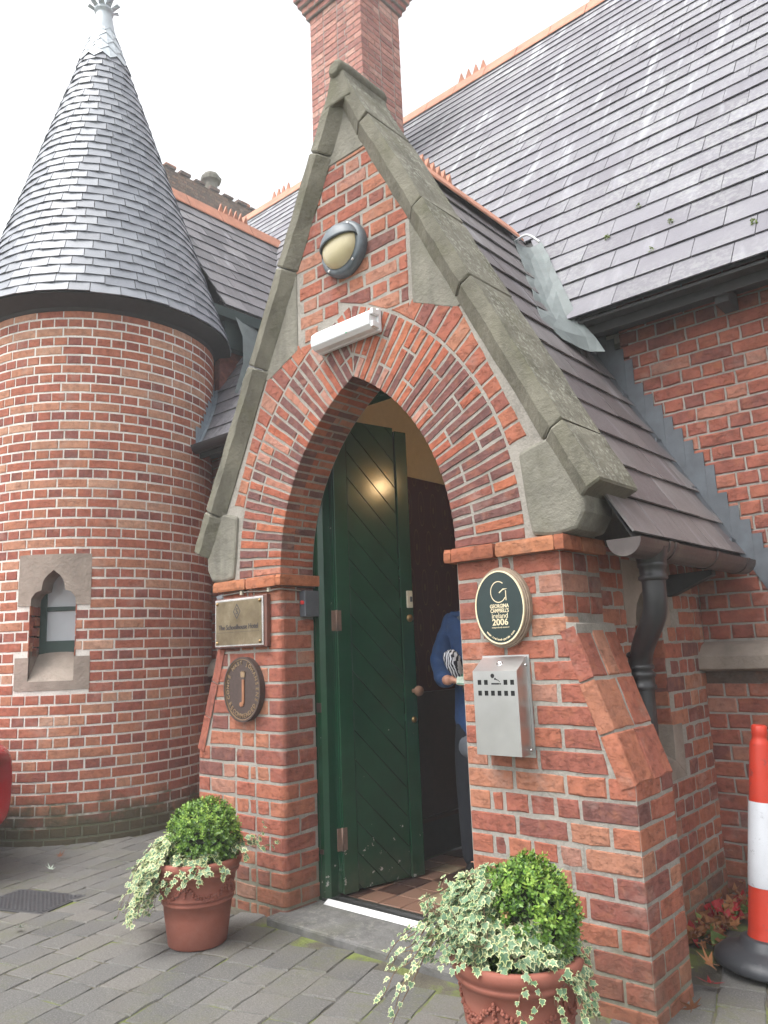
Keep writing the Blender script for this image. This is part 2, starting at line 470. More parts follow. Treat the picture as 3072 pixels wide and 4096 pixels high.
M_coping = stone_mat('weathered coping stone', (.185, .175, .138), .9, .5, .6)
M_panel = stone_mat('grey sandstone', (.215, .205, .17), .3, .3, .55)
M_lintel = stone_mat('dressed sandstone', (.31, .26, .22), .1, .05, .15)
M_granite = stone_mat('step granite', (.145, .142, .138), .25, .3, .5)

def slate_mat(name, stops, streak=.3, lich=.3, rough=.5, whites=None):
    a = NT(name); p = a.coord(); r = a.rnd()
    col = a.ramp(r, stops)
    n = a.noise(p, 7, 4); col = a.mix(a.math('MULTIPLY', a.step(n, .45, .7), .35), col, stops[0][1])
    st = a.noise(p, 3.2, 4, .6, stretch=(3.5, 1, .45) if whites != 'x' else (1, 3.5, .45))
    col = a.mix(a.math('MULTIPLY', a.step(st, .58, .72), streak), col, (.36, .37, .40))
    st2 = a.noise(p, 2.6, 4, .6, stretch=(3.2, 1, .4) if whites != 'x' else (1, 3.2, .4))
    col = a.mix(a.math('MULTIPLY', a.step(st2, .56, .72), streak*1.1), col, tuple(x*.45 for x in stops[0][1]))
    li = a.noise(p, 30, 4, .7); reg = a.noise(p, 1.1, 3)
    col = a.mix(a.math('MULTIPLY', a.math('MULTIPLY', a.step(li, .47, .56), a.step(reg, .4, .58)), lich*.8), col, (.25, .26, .25))
    if whites == 'y':   # lime runs of the upper courses
        z = a.height(); zk = a.step(z, 3.9, 6.0)
        wn = a.noise(p, 2.1, 4, .62, stretch=(4.2, .8, .5)); col = a.mix(a.math('MULTIPLY', a.step(wn, .55, .72), a.math('MULTIPLY', zk, .85)), col, (.42, .44, .46))
    fine = a.noise(p, 110, 3)
    a.bump(a.math('ADD', a.math('MULTIPLY', fine, .3), a.noise(p, 25, 4)), .35, .004)
    return a.done(col, a.ramp(fine, [(0, (rough-.08,)*3), (1, (rough+.12,)*3)]), .45)
SL = [(0, (0.110, 0.104, 0.123)), (.4, (0.131, 0.126, 0.147)), (.7, (0.147, 0.142, 0.163)), (1, (0.165, 0.162, 0.183))]
M_slate = slate_mat('roof slate', SL, .25, .6, .5, 'y')
M_slateP = slate_mat('porch slate', [(0, (.092, .078, .08)), (.4, (.125, .108, .112)), (.75, (.145, .13, .13)), (1, (.17, .155, .155))], .3, .12, .5, 'x')
M_slateT = slate_mat('glare paled turret slate', [(0, (.15, .16, .185)), (.4, (.18, .192, .22)), (.75, (.205, .218, .248)), (1, (.24, .252, .28))], .12, .15, .45)  # lightened stops carry the veiling glare on the cone as colour

def plain(name, col, rough=.5, metal=None, spec=None, var=.15, scale=20, bump=0., dirt=None):
    a = NT(name); p = a.coord(True); n = a.noise(p, scale, 4)
    c = a.ramp(n, [(.3, tuple(x*(1-var) for x in col)), (.7, tuple(min(1, x*(1+var)) for x in col))])
    if dirt: c = a.mix(a.math('MULTIPLY', a.step(a.noise(p, scale*.4, 5, .65), .52, .7), dirt[1]), c, dirt[0])
    if bump: a.bump(a.noise(p, scale*4, 4), bump, .004)
    return a.done(c, rough, spec, metal)
M_terra_ridge = plain('terracotta ridge', (.42, .185, .115), .8, bump=.4, scale=9, dirt=((.2, .1, .07), .5))
M_leadlight = plain('pale lead', (.26, .30, .34), .5, .2, bump=.15, scale=14, dirt=((.15, .18, .2), .4))
M_lead = plain('sheet lead', (.088, .098, .112), .5, .2, bump=.15, scale=14, dirt=((.13, .155, .18), .4))
M_leadgreen = plain('lead valley', (.14, .16, .16), .7, .05, bump=.25, scale=9, dirt=((.14, .18, .17), .5))
M_zinc = plain('turret cap lead', (.40, .44, .47), .5, .1, scale=12)
M_iron = plain('painted cast iron', (.022, .022, .024), .38, bump=.2, scale=12, dirt=((.07, .035, .03), .35))
M_gutter = plain('gutter iron', (.05, .038, .036), .45, bump=.25, scale=9, dirt=((.14, .13, .11), .6))
M_soffit = plain('dark soffit paint', (.03, .029, .028), .8)
M_fascia = plain('green black fascia', (.02, .036, .034), .55)
M_darkgreen = plain('dark green joinery', (.012, .04, .032), .45)

a = NT('green gloss paint'); p = a.coord()
c0 = a.ramp(a.noise(p, 5, 4), [(.3, (.003, .034, .014)), (.7, (.005, .050, .022))])
z = a.height(); chip = a.step(a.math('ADD', a.noise(p, 17, 5, .68), a.math('MULTIPLY', a.step(z, .55, .08), .10)), .715, .73)
c1 = a.mix(chip, c0, a.ramp(a.noise(p, 60, 3), [(.4, (.22, .2, .17)), (.6, (.42, .41, .38))]))
c1 = a.mix(a.math('MULTIPLY', a.step(z, .25, .06), a.math('MULTIPLY', a.noise(p, 26, 4), .6)), c1, (.09, .085, .06))
a.bump(a.math('ADD', a.math('MULTIPLY', a.noise(p, 70, 2), .3), a.noise(p, 9, 3)), .12, .004)
M_green = a.done(c1, a.math('ADD', a.math('MULTIPLY', chip, .5), .16), .5)

M_wood = plain('bare worn wood', (.20, .11, .07), .8, bump=.4)
M_hinge = plain('rusty painted hinge', (.16, .10, .075), .6, .3, scale=60, dirt=((.03, .05, .04), .5))
M_brassk = plain('old brass', (.30, .20, .09), .35, .9)
M_cream = plain('cream plastic', (.62, .58, .46), .5)
M_bulk = plain('grey polymer casing', (.085, .105, .12), .5, scale=30, dirt=((.14, .15, .15), .4))
M_amber = plain('amber diffuser', (.46, .40, .24), .28, spec=.6, var=.08, scale=4)
M_white = plain('white polycarbonate', (.72, .74, .76), .25, var=.05, scale=7, dirt=((.4, .4, .4), .25))
M_chrome = plain('screw steel', (.6, .6, .6), .25, 1.)
M_led = plain('green led', (.05, .5, .2), .4)
M_redbtn = plain('red push button', (.5, .03, .03), .4)
M_greybox = plain('grey box plastic', (.075, .085, .10), .45)
M_cable = plain('grey cable', (.25, .22, .19), .7)

# brushed steel
a = NT('brushed steel'); p = a.coord(True)
n1 = a.noise(p, 30, 3, stretch=(1, 1, 40)); n2 = a.noise(p, 5, 4)
c = a.ramp(n2, [(.3, (.50, .50, .50)), (.7, (.62, .62, .62))])
a.bump(n1, .06, .002)
M_steel = a.done(c, a.ramp(n1, [(.2, (.30,)*3), (.8, (.42,)*3)]), None, 1.)
a = NT('brushed brass'); p = a.coord(True)
n2 = a.noise(p, 9, 5, .6); c = a.ramp(n2, [(.3, (.15, .115, .07)), (.55, (.22, .175, .11)), (.75, (.30, .25, .17))])
M_brass = a.done(c, a.ramp(n2, [(.3, (.5,)*3), (.7, (.36,)*3)]), None, .85)
M_brassedge = plain('bright bevel steel', (.55, .52, .50), .22, 1.)
M_mahog = plain('mahogany board', (.13, .055, .04), .45)
M_engrave = plain('engraved black paint', (.025, .022, .03), .6)
M_bronze = plain('dark cast bronze', (.085, .062, .055), .5, .6, bump=.15, scale=60)
M_bronzehi = plain('polished bronze relief', (.34, .245, .15), .4, .8)
M_copperj = plain('copper letter', (.42, .20, .11), .4, .7)
M_oak = plain('limed oak backing', (.25, .19, .14), .7, scale=40, bump=.3)
M_plaqueg = plain('dark green enamel', (.008, .022, .022), .3)
M_gold = plain('cream gold print', (.70, .60, .40), .5)
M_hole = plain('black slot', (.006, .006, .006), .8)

a = NT('terracotta pot'); p = a.coord(True)
c = a.ramp(a.noise(p, 7, 5, .6), [(.3, (.215, .072, .05)), (.55, (.265, .092, .064)), (.75, (.31, .125, .09))])
c = a.mix(a.math('MULTIPLY', a.step(a.noise(p, 90, 2), .62, .72), .25), c, (.18, .06, .04))
a.bump(a.noise(p, 120, 3), .2, .002)
M_terra = a.done(c, .72, .3)
M_soil = plain('potting soil', (.018, .013, .010), .95, bump=.8, scale=60)

def leaf_mat(name, lo, hi, rough=.5, trans=.15):
    a = NT(name); r = a.rnd(); p = a.coord()
    c = a.ramp(a.math('FRACT', a.math('ADD', r, a.math('MULTIPLY', a.noise(p, 14, 3), .6))), [(.1, lo), (.6, hi), (1, tuple(x*.8 for x in hi))])
    m = a.done(c, rough, .4)
    tr = a.n('ShaderNodeBsdfTranslucent'); a.l(c, tr.inputs[0]); mx = a.n('ShaderNodeMixShader'); mx.inputs[0].default_value = trans
    a.l(a.b.outputs[0], mx.inputs[1]); a.l(tr.outputs[0], mx.inputs[2]); a.l(mx.outputs[0], a.out.inputs[0])
    return m
M_ivyg = leaf_mat('ivy leaf green', (.055, .12, .055), (.14, .24, .13), .45)
M_ivyc = leaf_mat('ivy leaf cream edge', (.36, .41, .18), (.52, .54, .30), .5)
M_box = leaf_mat('box leaf', (.026, .078, .010), (.13, .245, .035), .4, .12)
M_boxtip = leaf_mat('box young leaf', (.15, .30, .04), (.30, .44, .08), .45, .2)
M_boxdry = leaf_mat('box dry leaf', (.22, .13, .05), (.34, .22, .09), .7, .1)
M_stem = plain('ivy stem', (.16, .10, .06), .8)
M_twig = plain('box twig', (.018, .024, .01), .9)

a = NT('concrete paver'); p = a.coord(); r = a.rnd()
c = a.ramp(r, [(0, (.082, .081, .079)), (.35, (.102, .100, .096)), (.7, (.118, .115, .109)), (1, (.135, .128, .118))])
sp = a.noise(p, 150, 4, .75); c = a.mix(a.math('MULTIPLY', a.step(sp, .54, .66), .5), c, (.25, .24, .225)); c = a.mix(a.math('MULTIPLY', a.step(sp, .46, .34), .55), c, (.05, .047, .043))
c = a.mix(a.math('MULTIPLY', a.step(a.noise(p, 2.2, 4), .45, .7), .45), c, (.13, .12, .10))
mo = a.math('MULTIPLY', a.step(a.noise(p, 2.6, 5, .6), .50, .68), a.step(a.noise(p, 30, 4, .7), .40, .6)); c = a.mix(a.math('MULTIPLY', mo, .55), c, (.105, .11, .05))
a.bump(a.math('ADD', a.math('MULTIPLY', sp, .6), a.noise(p, 60, 4)), .7, .004)
M_paver = a.done(c, .85, .25)
a = NT('mossy jointing'); p = a.coord()
c = a.ramp(a.noise(p, 5, 5, .62), [(.35, (.075, .068, .056)), (.5, (.10, .092, .07)), (.58, (.12, .14, .05)), (.72, (.16, .19, .06))])
a.bump(a.noise(p, 90, 4), .9, .008)
M_joint = a.done(c, .95, .1)
M_moss = leaf_mat('moss tuft', (.06, .09, .012), (.17, .23, .035), .9, .1)
M_drain = plain('cast iron cover', (.07, .072, .078), .55, .4, scale=25, bump=.3)
M_quarry = None
a = NT('quarry tile'); p = a.coord(); r = a.rnd()
c = a.ramp(r, [(0, (.035, .016, .013)), (.30, (.045, .02, .016)), (.34, (.16, .085, .06)), (.62, (.19, .11, .078)), (.66, (.25, .19, .125)), (1, (.23, .17, .11))])
c = a.mix(a.math('MULTIPLY', a.step(a.noise(p, 9, 4), .45, .7), .4), c, (.10, .065, .045))
M_quarry = a.done(c, .38, .4)
M_alu = plain('aluminium strip', (.78, .79, .80), .35, .25)
M_rubber = plain('black rubber seal', (.02, .02, .02), .7)

# wallpaper: dark red with a faint gold trellis of drops (flat print)
a = NT('red wallpaper'); tc = a.coord()
sx = a.n('ShaderNodeSeparateXYZ'); a.l(tc, sx.inputs[0])
py = a.math('MULTIPLY', sx.outputs[1], 1/.13); pz = a.math('MULTIPLY', sx.outputs[2], 1/.26)
rowi = a.math('FLOOR', pz); py2 = a.math('ADD', py, a.math('MULTIPLY', rowi, .5))
fy = a.math('SUBTRACT', a.math('FRACT', py2), .5); fz = a.math('SUBTRACT', a.math('FRACT', pz), .5)
ell = a.math('ADD', a.math('POWER', a.math('MULTIPLY', fy, 2.2), 2.), a.math('POWER', a.math('MULTIPLY', fz, 1.15), 2.))
ring = a.math('LESS_THAN', a.math('ABSOLUTE', a.math('SUBTRACT', ell, .25)), .016)
drop = a.math('LESS_THAN', a.math('ADD', a.math('POWER', a.math('MULTIPLY', fy, 9.), 2.), a.math('POWER', a.math('MULTIPLY', fz, 5.5), 2.)), .25)
pm = a.math('MAXIMUM', ring, a.math('MULTIPLY', drop, .8))
c = a.mix(a.math('MULTIPLY', pm, .32), (.05, .011, .011), (.22, .14, .05))
M_paper = a.done(c, .7, .2)
M_plaster = plain('cream plaster', (.46, .40, .30), .85, var=.06)
M_dado = plain('dark dado panelling', (.035, .018, .014), .45)
M_skirt = plain('skirting', (.02, .022, .02), .4)
M_jacket = plain('blue jacket cloth', (.012, .045, .135), .8, bump=.4, scale=30)
M_grey = plain('grey fleece', (.10, .11, .13), .9)
M_trouser = plain('navy trousers', (.006, .008, .014), .9)
M_skin = plain('skin', (.50, .25, .17), .5, scale=8, var=.1)
M_hairm = plain('grey hair', (.2, .18, .16), .8)
M_cap = plain('dark cap cloth', (.02, .025, .035), .85)
M_shoe = plain('black leather shoe', (.012, .012, .012), .4)
a = NT('zebra cloth'); p = a.coord(True)
wv = a.n('ShaderNodeTexWave'); wv.inputs['Scale'].default_value = 22; wv.inputs['Distortion'].default_value = 6; wv.inputs['Detail'].default_value = 2; a.l(p, wv.inputs['Vector'])
M_zebra = a.done(a.ramp(wv.outputs['Fac'], [(.45, (.01, .01, .02)), (.55, (.55, .56, .6))]), .6)
M_leafl = plain('printed card', (.42, .5, .42), .5, var=.3, scale=40)
M_leafg = plain('card print', (.05, .16, .11), .5)
M_leafr = plain('card red print', (.45, .08, .06), .5)
def cone_mat(name, col, scuff=(.15, .05, .05)):
    a = NT(name); p = a.coord(True)
    c = a.mix(a.math('MULTIPLY', a.step(a.noise(p, 22, 6, .7), .60, .66), .6), a.ramp(a.noise(p, 5, 4), [(.3, tuple(x*.82 for x in col)), (.7, col)]), scuff)
    a.bump(a.noise(p, 14, 4), .3, .004)
    return a.done(c, .45, .4)
M_cred = cone_mat('red cone plastic', (.55, .045, .022))
M_cwhite = cone_mat('white cone sleeve', (.62, .64, .68), (.16, .16, .17))
M_cblack = cone_mat('recycled rubber base', (.045, .048, .055), (.09, .09, .095))
M_leafred = leaf_mat('red fallen leaf', (.20, .012, .015), (.42, .03, .035), .6, .15)
M_leafbrown = leaf_mat('brown fallen leaf', (.15, .055, .025), (.30, .13, .05), .8, .1)
M_leafyel = leaf_mat('green fallen leaf', (.09, .14, .03), (.22, .28, .08), .7, .1)
M_car = plain('red car paint', (.33, .012, .018), .16, spec=.7, var=.04)
M_glassd = plain('dark car glass', (.012, .014, .016), .06, spec=.8)
M_tyre = plain('tyre rubber', (.018, .018, .018), .8)
M_blind = plain('frosted pane', (.42, .46, .49), .12, spec=.6, var=.12, scale=3)
# ------------------------------------------------------------------ main dimensions (metres)
CP = .0845          # porch course
CM = .079           # wall course of the main building and the turret
XC = .565           # porch axis
HALF = .575; RI = 1.075; RO = 1.425; ZS = 1.715   # arch
CX = RI-HALF        # arch centre offset
XL, XR = XC-HALF, XC+HALF
PL, PR = -.512, 1.642      # pier outer faces
BL, BR = -.735, 1.865      # buttress outer faces
YM = 1.50           # main wall plane
YB = .335           # buttress depth
RIDGE_Z, RSL = 4.137, 1.838
ZL = 1.655          # underside of ledge
EX, EY, EZ = 0, (1, 0, 0), (0, 0, 1)
NF = (0, -1, 0)

def w_in(z):        # half width of the gable brickwork at height z (inner edge of the coping)
    return max(0, .395+(3.465-z)*.445)
def w_out(z): return .225+(4.0-z)*.51
def arch_half(z, R):
    if z < ZS: return R-CX
    v = R*R-(z-ZS)**2
    return (math.sqrt(v)-CX) if v > CX*CX else 0.

# ------------------------------------------------------------------ ground
g = MB(); g.poly([(-150, -150, -.005), (150, -150, -.005), (150, 150, -.005), (-150, 150, -.005)])
ground = structure(g.build('ground', M_joint)); 
pav = bpy.data.objects.new('paving', None); C.objects.link(pav); pav.location = (0, -.6, 0); structure(pav)
STEP_X0, STEP_X1, STEP_Y0 = -.06, 1.19, -.085
pcs = []
ang = math.radians(15); PU = Vector((-math.sin(ang), math.cos(ang), 0)); PV = Vector((math.cos(ang), math.sin(ang), 0))
def in_drain(x, y):
    a, b = (x+1.46)*.94+(y+.60)*.34, -(x+1.46)*.34+(y+.60)*.94
    return abs(a) < .235 and abs(b) < .155
def bad_paver(x, y):
    if -.80 < x < PR+.3 and y > -.03 and not (x > BR-.02): return True
    if STEP_X0-.09 < x < STEP_X1+.09 and y > STEP_Y0-.07: return True
    if y > YM+.02: return True
    if (x+3.4)**2+(y-.79)**2 < 1.0: return True
    if in_drain(x, y): return True
    return False
v = -7.
while v < 4.2:
    wd = .163; u = -5.5-R_.random()*.2
    while u < 3.0:
        l = R_.choice([.165, .21, .25, .165, .21]); 
        c = PU*(u+l/2)+PV*(v+wd/2)
        if not bad_paver(c.x, c.y) and abs(c.x) < 6 and c.y > -3.4:
            key = box_tmpl(l-.005, wd-.005, .05, .0035, R_.randrange(8), .003)
            O = PU*(u+.0025)+PV*(v+wd-.0025)
            M = Matrix.Translation((O.x, O.y, R_.uniform(-.0016, .0016)))
            # template x -> PU, template z -> -PV, normal up
            Rm = Matrix(((PU.x, 0, -PV.x, 0), (PU.y, 0, -PV.y, 0), (0, -1, 0, 0), (0, 0, 0, 1)))
            pcs.append(piece(key, M @ Rm @ Matrix.Rotation(R_.uniform(-.006, .006), 4, 'X'), R_.random()))
        u += l
    v += wd
print('pavers', emit(pav, pcs, 300, 'paver', 'far_pavers', M_paver))
# moss tufts in the joints
mb = MB(); rr = random.Random(3)
for i in range(5200):
    u = rr.uniform(-5, 1.5); k = rr.randrange(-40, 20); v = -7+.163*k+rr.uniform(-.004, .004)
    p = PU*u+PV*v
    if bad_paver(p.x, p.y) or (p-Vector((CAM.x, CAM.y, 0))).length > 5.2: continue
    if math.sin(p.x*3.1+1.3)+math.sin(p.y*4.3-p.x*2.)+rr.uniform(-.9, .9) < .25: continue
    for q in range(7):
        a = rr.uniform(0, 2*PI); r = rr.uniform(.002, .012); h = rr.uniform(.003, .009); d = Vector((math.cos(a), math.sin(a), 0))
        b = p+PU*rr.uniform(-.03, .03)+PV*rr.uniform(-.006, .006)
        s = d.cross(Vector((0, 0, 1)))*rr.uniform(.002, .005)
        mb.poly([b-s+Vector((0, 0, -.004)), b+s+Vector((0, 0, -.004)), b+d*r+Vector((0, 0, h))], 0, rr.random()+.001)
mo = mb.build('joint_moss', M_moss); mo['kind'] = 'stuff'
# granite step
mb = MB(); mb.prism([(STEP_X0, -.02), (STEP_X1, -.02), (STEP_X1, .036), (STEP_X0, .036)], (0, STEP_Y0, 0), (1, 0, 0), (0, 0, 1), NF, .34)
structure(top_mesh('entrance_step', mb, M_granite, 'worn grey granite step at the foot of the open green door', 'step', loc=(.57, 0, 0), bevel=.012))
bpy.data.objects['entrance_step'].pop('category', None)
# iron cover let into the paving
cov = thing('drain_cover', 'small dark iron drain cover set in the paving left of the ivy pot', 'drain cover', (-1.46, -.60, 0))
ax = Vector((.94, .34, 0)); ay = Vector((-.34, .94, 0)); c0 = Vector((-1.46, -.60, 0))
def cvp(a, b, z): q = c0+ax*a+ay*b; return (q.x, q.y, z)
mb = MB(); mb.prism([(-.225, -.145), (.225, -.145), (.225, .145), (-.225, .145)], (c0.x, c0.y, .002), ax, ay, (0, 0, 1), .03); mb.build('cover_plate', M_drain, cov)
mb = MB()
for i in range(-14, 15):
    for j in range(-9, 10):
        if (i+j) % 2: continue
        mb.prism([(-.009, 0), (0, -.007), (.009, 0), (0, .007)], tuple(cvp(i*.0148, j*.0148, .0055)), ax, ay, (0, 0, 1), .0035)
o = mb.build('tread_pattern', M_drain, cov); o['kind'] = 'stuff'
mb = MB()
for a0, a1, b0, b1 in ((-.245, .245, -.165, -.149), (-.245, .245, .149, .165), (-.245, -.229, -.149, .149), (.229, .245, -.149, .149)):
    mb.prism([(a0, b0), (a1, b0), (a1, b1), (a0, b1)], (c0.x, c0.y, .001), ax, ay, (0, 0, 1), .03)
mb.build('cover_frame', M_drain, cov)

# ------------------------------------------------------------------ porch
porch = thing('porch', 'red brick gabled porch with pointed arch doorway and mossy stone coping', 'porch', (XC, .3, 0))
mort = MB()
e = .0028
# solid cores behind the bricks
mort.box((PL+e, e, -.05), (XL-.036, .235, ZL)); 
q_ = [(XL-.0365, e+.0006)]+[(XL-.034+(.034-e)*math.sin(PI/2*k/6), .034-(.034-e)*math.cos(PI/2*k/6)) for k in range(7)]+[(XL-e, .2345), (XL-.0365, .2345)]
mort.mesh([(a, b, z) for z in (-.05, ZL-.001) for a, b in q_], [tuple(range(len(q_)))[::-1], tuple(range(len(q_), 2*len(q_)))]+[(i, (i+1) % len(q_), len(q_)+(i+1) % len(q_), len(q_)+i) for i in range(len(q_))])
mort.box((XR+e, e, -.05), (PR-e, .235, ZL))
mort.box((BL+e, .001+e, -.05), (PL+.02, YB-e, .80)); mort.box((PR-.02, .001+e, -.05), (BR-e, YB-e, .80))
# buttress tops under the tumbled bricks
for s in (1, -1):
    b0 = PR if s > 0 else PL; b1 = BR if s > 0 else BL
    pts = [(b0-.02*s, .79), (b1-e*s, .79), (b0+.035*s, 1.355), (b0-.02*s, 1.355)]
    if s < 0: pts = pts[::-1]
    mort.prism(pts, (0, e+.0015, 0), EY, EZ, NF, YB-2*e)
# gable wall: strips between arch and coping
zz = [ZL+i*(4.2-ZL)/60 for i in range(61)]
def seg(z, s):
    outer = min(w_in(z)+.06, PR-e-XC) if z > 1.75 else PR-e-XC
    inner = arch_half(z, RI+e) if z < ZS+math.sqrt((RI+e)**2-CX**2) else 0
    return XC+s*inner, XC+s*outer
for i in range(60):
    z0, z1 = zz[i], zz[i+1]
    for s in (1, -1):
        a0, b0 = seg(z0, s); a1, b1 = seg(z1, s)
        for y in (e, .24):
            q = [(a0, y, z0), (b0, y, z0), (b1, y, z1), (a1, y, z1)]
            mort.poly(q if (s > 0) == (y == e) else q[::-1])
        if abs(a0-XC) > .001 or abs(a1-XC) > .001:
            q = [(a0, e, z0), (a1, e, z1), (a1, .24, z1), (a0, .24, z0)]; mort.poly(q if s > 0 else q[::-1])
# side walls
XS_ = PR
for (ya, yb, za, zb) in ((.2365, .649, -.05, 1.70), (.961, YM, -.05, 1.70), (.649, .961, -.05, .655), (.649, .961, 1.56, 1.70)):
    mort.box((XS_-.27, ya, za), (XS_-e, yb, zb))
mort.box((PL+e, .2365, -.05), (PL+.27, YM, 1.70))
mort.build('mortar', M_mortar, porch)
def side_hide(c): return False

bk = []
rf = lambda r, h: R_.random()
# --- front: pier faces in English bond with queens, corner bricks wrap
def bull(cx, cy, z, h, L1, L2, u, n, rad, rnd):
    """corner brick: arris at (cx,cy); runs L1 along -u on the front and L2 into depth -n ... u unit x sign, rounded arris"""
    # plan polygon ccw from above; front face along x (y=cy), other face along y (x=cx)
    s = u
    pts = []
    for k in range(5):
        t = PI/2*k/4
        # centre of arc
        ax_, ay_ = cx-s*rad, cy+rad
        pts.append((ax_+s*rad*math.sin(t), ay_-rad*math.cos(t)))
    pl = [(cx-s*L1, cy)]+pts+[(cx, cy+L2), (cx-s*min(.1, L1), cy+L2), (cx-s*L1, cy+.1)] if L1 > .1 and L2 > .1 else [(cx-s*L1, cy)]+pts+[(cx, cy+L2), (cx-s*L1, cy+L2)]
    if s < 0: pl = pl[::-1]
    b = .004; n_ = len(pl)
    ctr = (sum(p[0] for p in pl)/n_, sum(p[1] for p in pl)/n_)
    ins = lambda p: (p[0]+(ctr[0]-p[0])*b/.09, p[1]+(ctr[1]-p[1])*b/.09)
    rg = [[(*ins(p), z) for p in pl], [(*p, z+b) for p in pl], [(*p, z+h-b) for p in pl], [(*ins(p), z+h) for p in pl]]
    v = [tuple(c+R_.uniform(-.0008, .0008) for c in q) for r in rg for q in r]
    f = [tuple(reversed(range(n_))), tuple(range(3*n_, 4*n_))]
    for j in range(3):
        for i in range(n_):
            f.append((j*n_+i, j*n_+(i+1) % n_, (j+1)*n_+(i+1) % n_, (j+1)*n_+i))
    p = mesh_piece(v, f, rnd, None)
    # score as a front face
    q0 = Vector((cx-s*L1, cy, z)); q1 = Vector((cx, cy, z)); 
    p.sc = [q0, q1, q1+Vector((0, 0, h)), q0+Vector((0, 0, h))]
    return p
_old_score = score
def score(p):
    if hasattr(p, 'sc'):
        qs = [proj(x) for x in p.sc]
        if any(q is None for q in qs): return 0
        cx = sum(q[0] for q in qs)/4; cy = sum(q[1] for q in qs)/4
        if not (-20 < cx < 3092 and -20 < cy < 4116): return 0
        a = sum(qs[i][0]*qs[(i+1) % 4][1]-qs[(i+1) % 4][0]*qs[i][1] for i in range(4))
        return abs(a)/2+30
    return _old_score(p)
def row_fill(u0, u1, z, h, lens, O, U, N, D, out, start_cut=0.):
    """fill u0..u1 with given brick lengths cycling, last one takes the rest"""
    u = u0; k = 0
    while u < u1-.03:
        l = lens[k % len(lens)]; k += 1
        b = u+l
        if u1-b < .045: b = u1
        b = min(b, u1)
        key = box_tmpl(round((b-u)/.004)*.004, round(h, 4), D, .0045, R_.randrange(5))
        Lk = key[1]
        M = frame(Vector(O)+Vector(U)*u+Vector((0, 0, z))+Vector(N)*R_.uniform(-.0015, .0025), U, N) @ Matrix.Rotation(R_.uniform(-.006, .006), 4, 'Y') @ Matrix.Scale((b-u)/Lk, 4, (1, 0, 0))
        out.append(piece(key, M, R_.random()))
        u = b+.011
J = .0135; H = CP-J
nrow = int(round((ZL)/CP))
for r in range(-1, nrow):
    z = ZL-(nrow-r)*CP+J*.5
    odd = r % 2
    low = z < .80; mid = .80 <= z < 1.36
    h = H if r < nrow-1 else ZL-z-.002
    L1, L2 = (.215, .1025) if odd else (.1025, .215)
    # inner arrises (jambs)
    bk.append(bull(XL, 0, z, h, L1, L2, 1, 1, .032, R_.random()))
    bk.append(bull(XR, 0, z, h, L1, L2, -1, 1, .012, R_.random()))
    if not odd: pass
    else:
        for xx, N in ((XL, (1, 0, 0)), (XR, (-1, 0, 0))):
            U = (0, 1, 0) if xx == XL else (0, -1, 0)
            O = (xx, .114, 0) if xx == XL else (xx, .24, 0)
            row_fill(0, .126, z, h, [.126], O, U, N, .09, bk)
    # outer end
    for s in (1, -1):
        xi = (XR if s > 0 else XL); fi = xi+s*(L1+J)
        if low: xo = BR if s > 0 else BL
        elif mid:
            t = (1.37-z-h/2)/(1.37-.79); xo = (PR if s > 0 else PL)+s*(.012+t*.115)
        else: xo = PR if s > 0 else PL
        if mid:
            a, b = (fi, xo) if s > 0 else (xo, fi)
            # cut end follows the slope
            tt = lambda zz_: (PR if s > 0 else PL)+s*(.012+((1.37-zz_)/(1.37-.79))*.115)
            u = a; first = True
            lens = [.215, .1025] if odd else [.1025, .1025, .215]
            lst = []; k = 0; u = fi; end = xo
            while (end-u)*s > .03:
                l = lens[k % len(lens)]; k += 1
                v2 = u+s*l
                if (end-v2)*s < .06: v2 = None
                lst.append((u, v2)); 
                if v2 is None: break
                u = v2+s*J
            for (p0, p1) in lst:
                if p1 is None: q = [(p0, z), (tt(z), z), (tt(z+h), z+h), (p0, z+h)]
                else: q = [(p0, z), (p1, z), (p1, z+h), (p0, z+h)]
                if s < 0: q = q[::-1]
                bk.append(prism_piece(q, (0, -R_.uniform(-.001, .002), 0), EY, EZ, NF, .09, R_.random()))
        else:
            E1, E2 = (.1025, .215) if (odd if low else not odd) else (.215, .1025)
            bk.append(bull(xo, 0, z, h, E1, E2, s, 1, .012, R_.random()))
            a, b = sorted((fi, xo-s*(E1+J)))
            ln = [.215] if odd else ([.05, .1025, .1025] if s > 0 else [.1025, .1025, .05])
            row_fill(0, b-a, z, h, ln, (a, 0, 0), EY, NF, .09, bk)
            # return face of the pier or buttress
            N = (s, 0, 0); dep = YB if low else YB
            y0 = E2+J
            U = (0, 1, 0) if s > 0 else (0, -1, 0)
            O = (xo, y0, 0) if s > 0 else (xo, dep, 0)
            row_fill(0, dep-y0, z, h, [.1025, .215] if odd else [.215, .1025], O, U, N, .09, bk)
    if mid:      # pier side wall behind the slope is hidden; upper part shows
        pass
# right porch side wall with the slit window
bkS = rows_on((PR, YB, 0), (0, 1, 0), (1, 0, 0), 0, YM-YB, .02, 1.70, CM, 'english', D=.09, rndf=rf, start=1,
              clips=lambda u, z: ([(1, 0, .655-YB-.004)] if (u < .47 and .72 < z < 1.50) else ([(-1, 0, -(.955-YB+.004))] if (.72 < z < 1.50) else [])),
              reject=lambda u, z, a, b: (.62-YB < u < 1.07-YB and (.655 < z < .90 or 1.355 < z < 1.66)) or (.655-YB < u < .955-YB and .72 < z < 1.5))
bkS += rows_on((PL, YM, 0), (0, -1, 0), (-1, 0, 0), 0, YM-YB, .02, 1.70, CM, 'english', D=.09, rndf=rf)
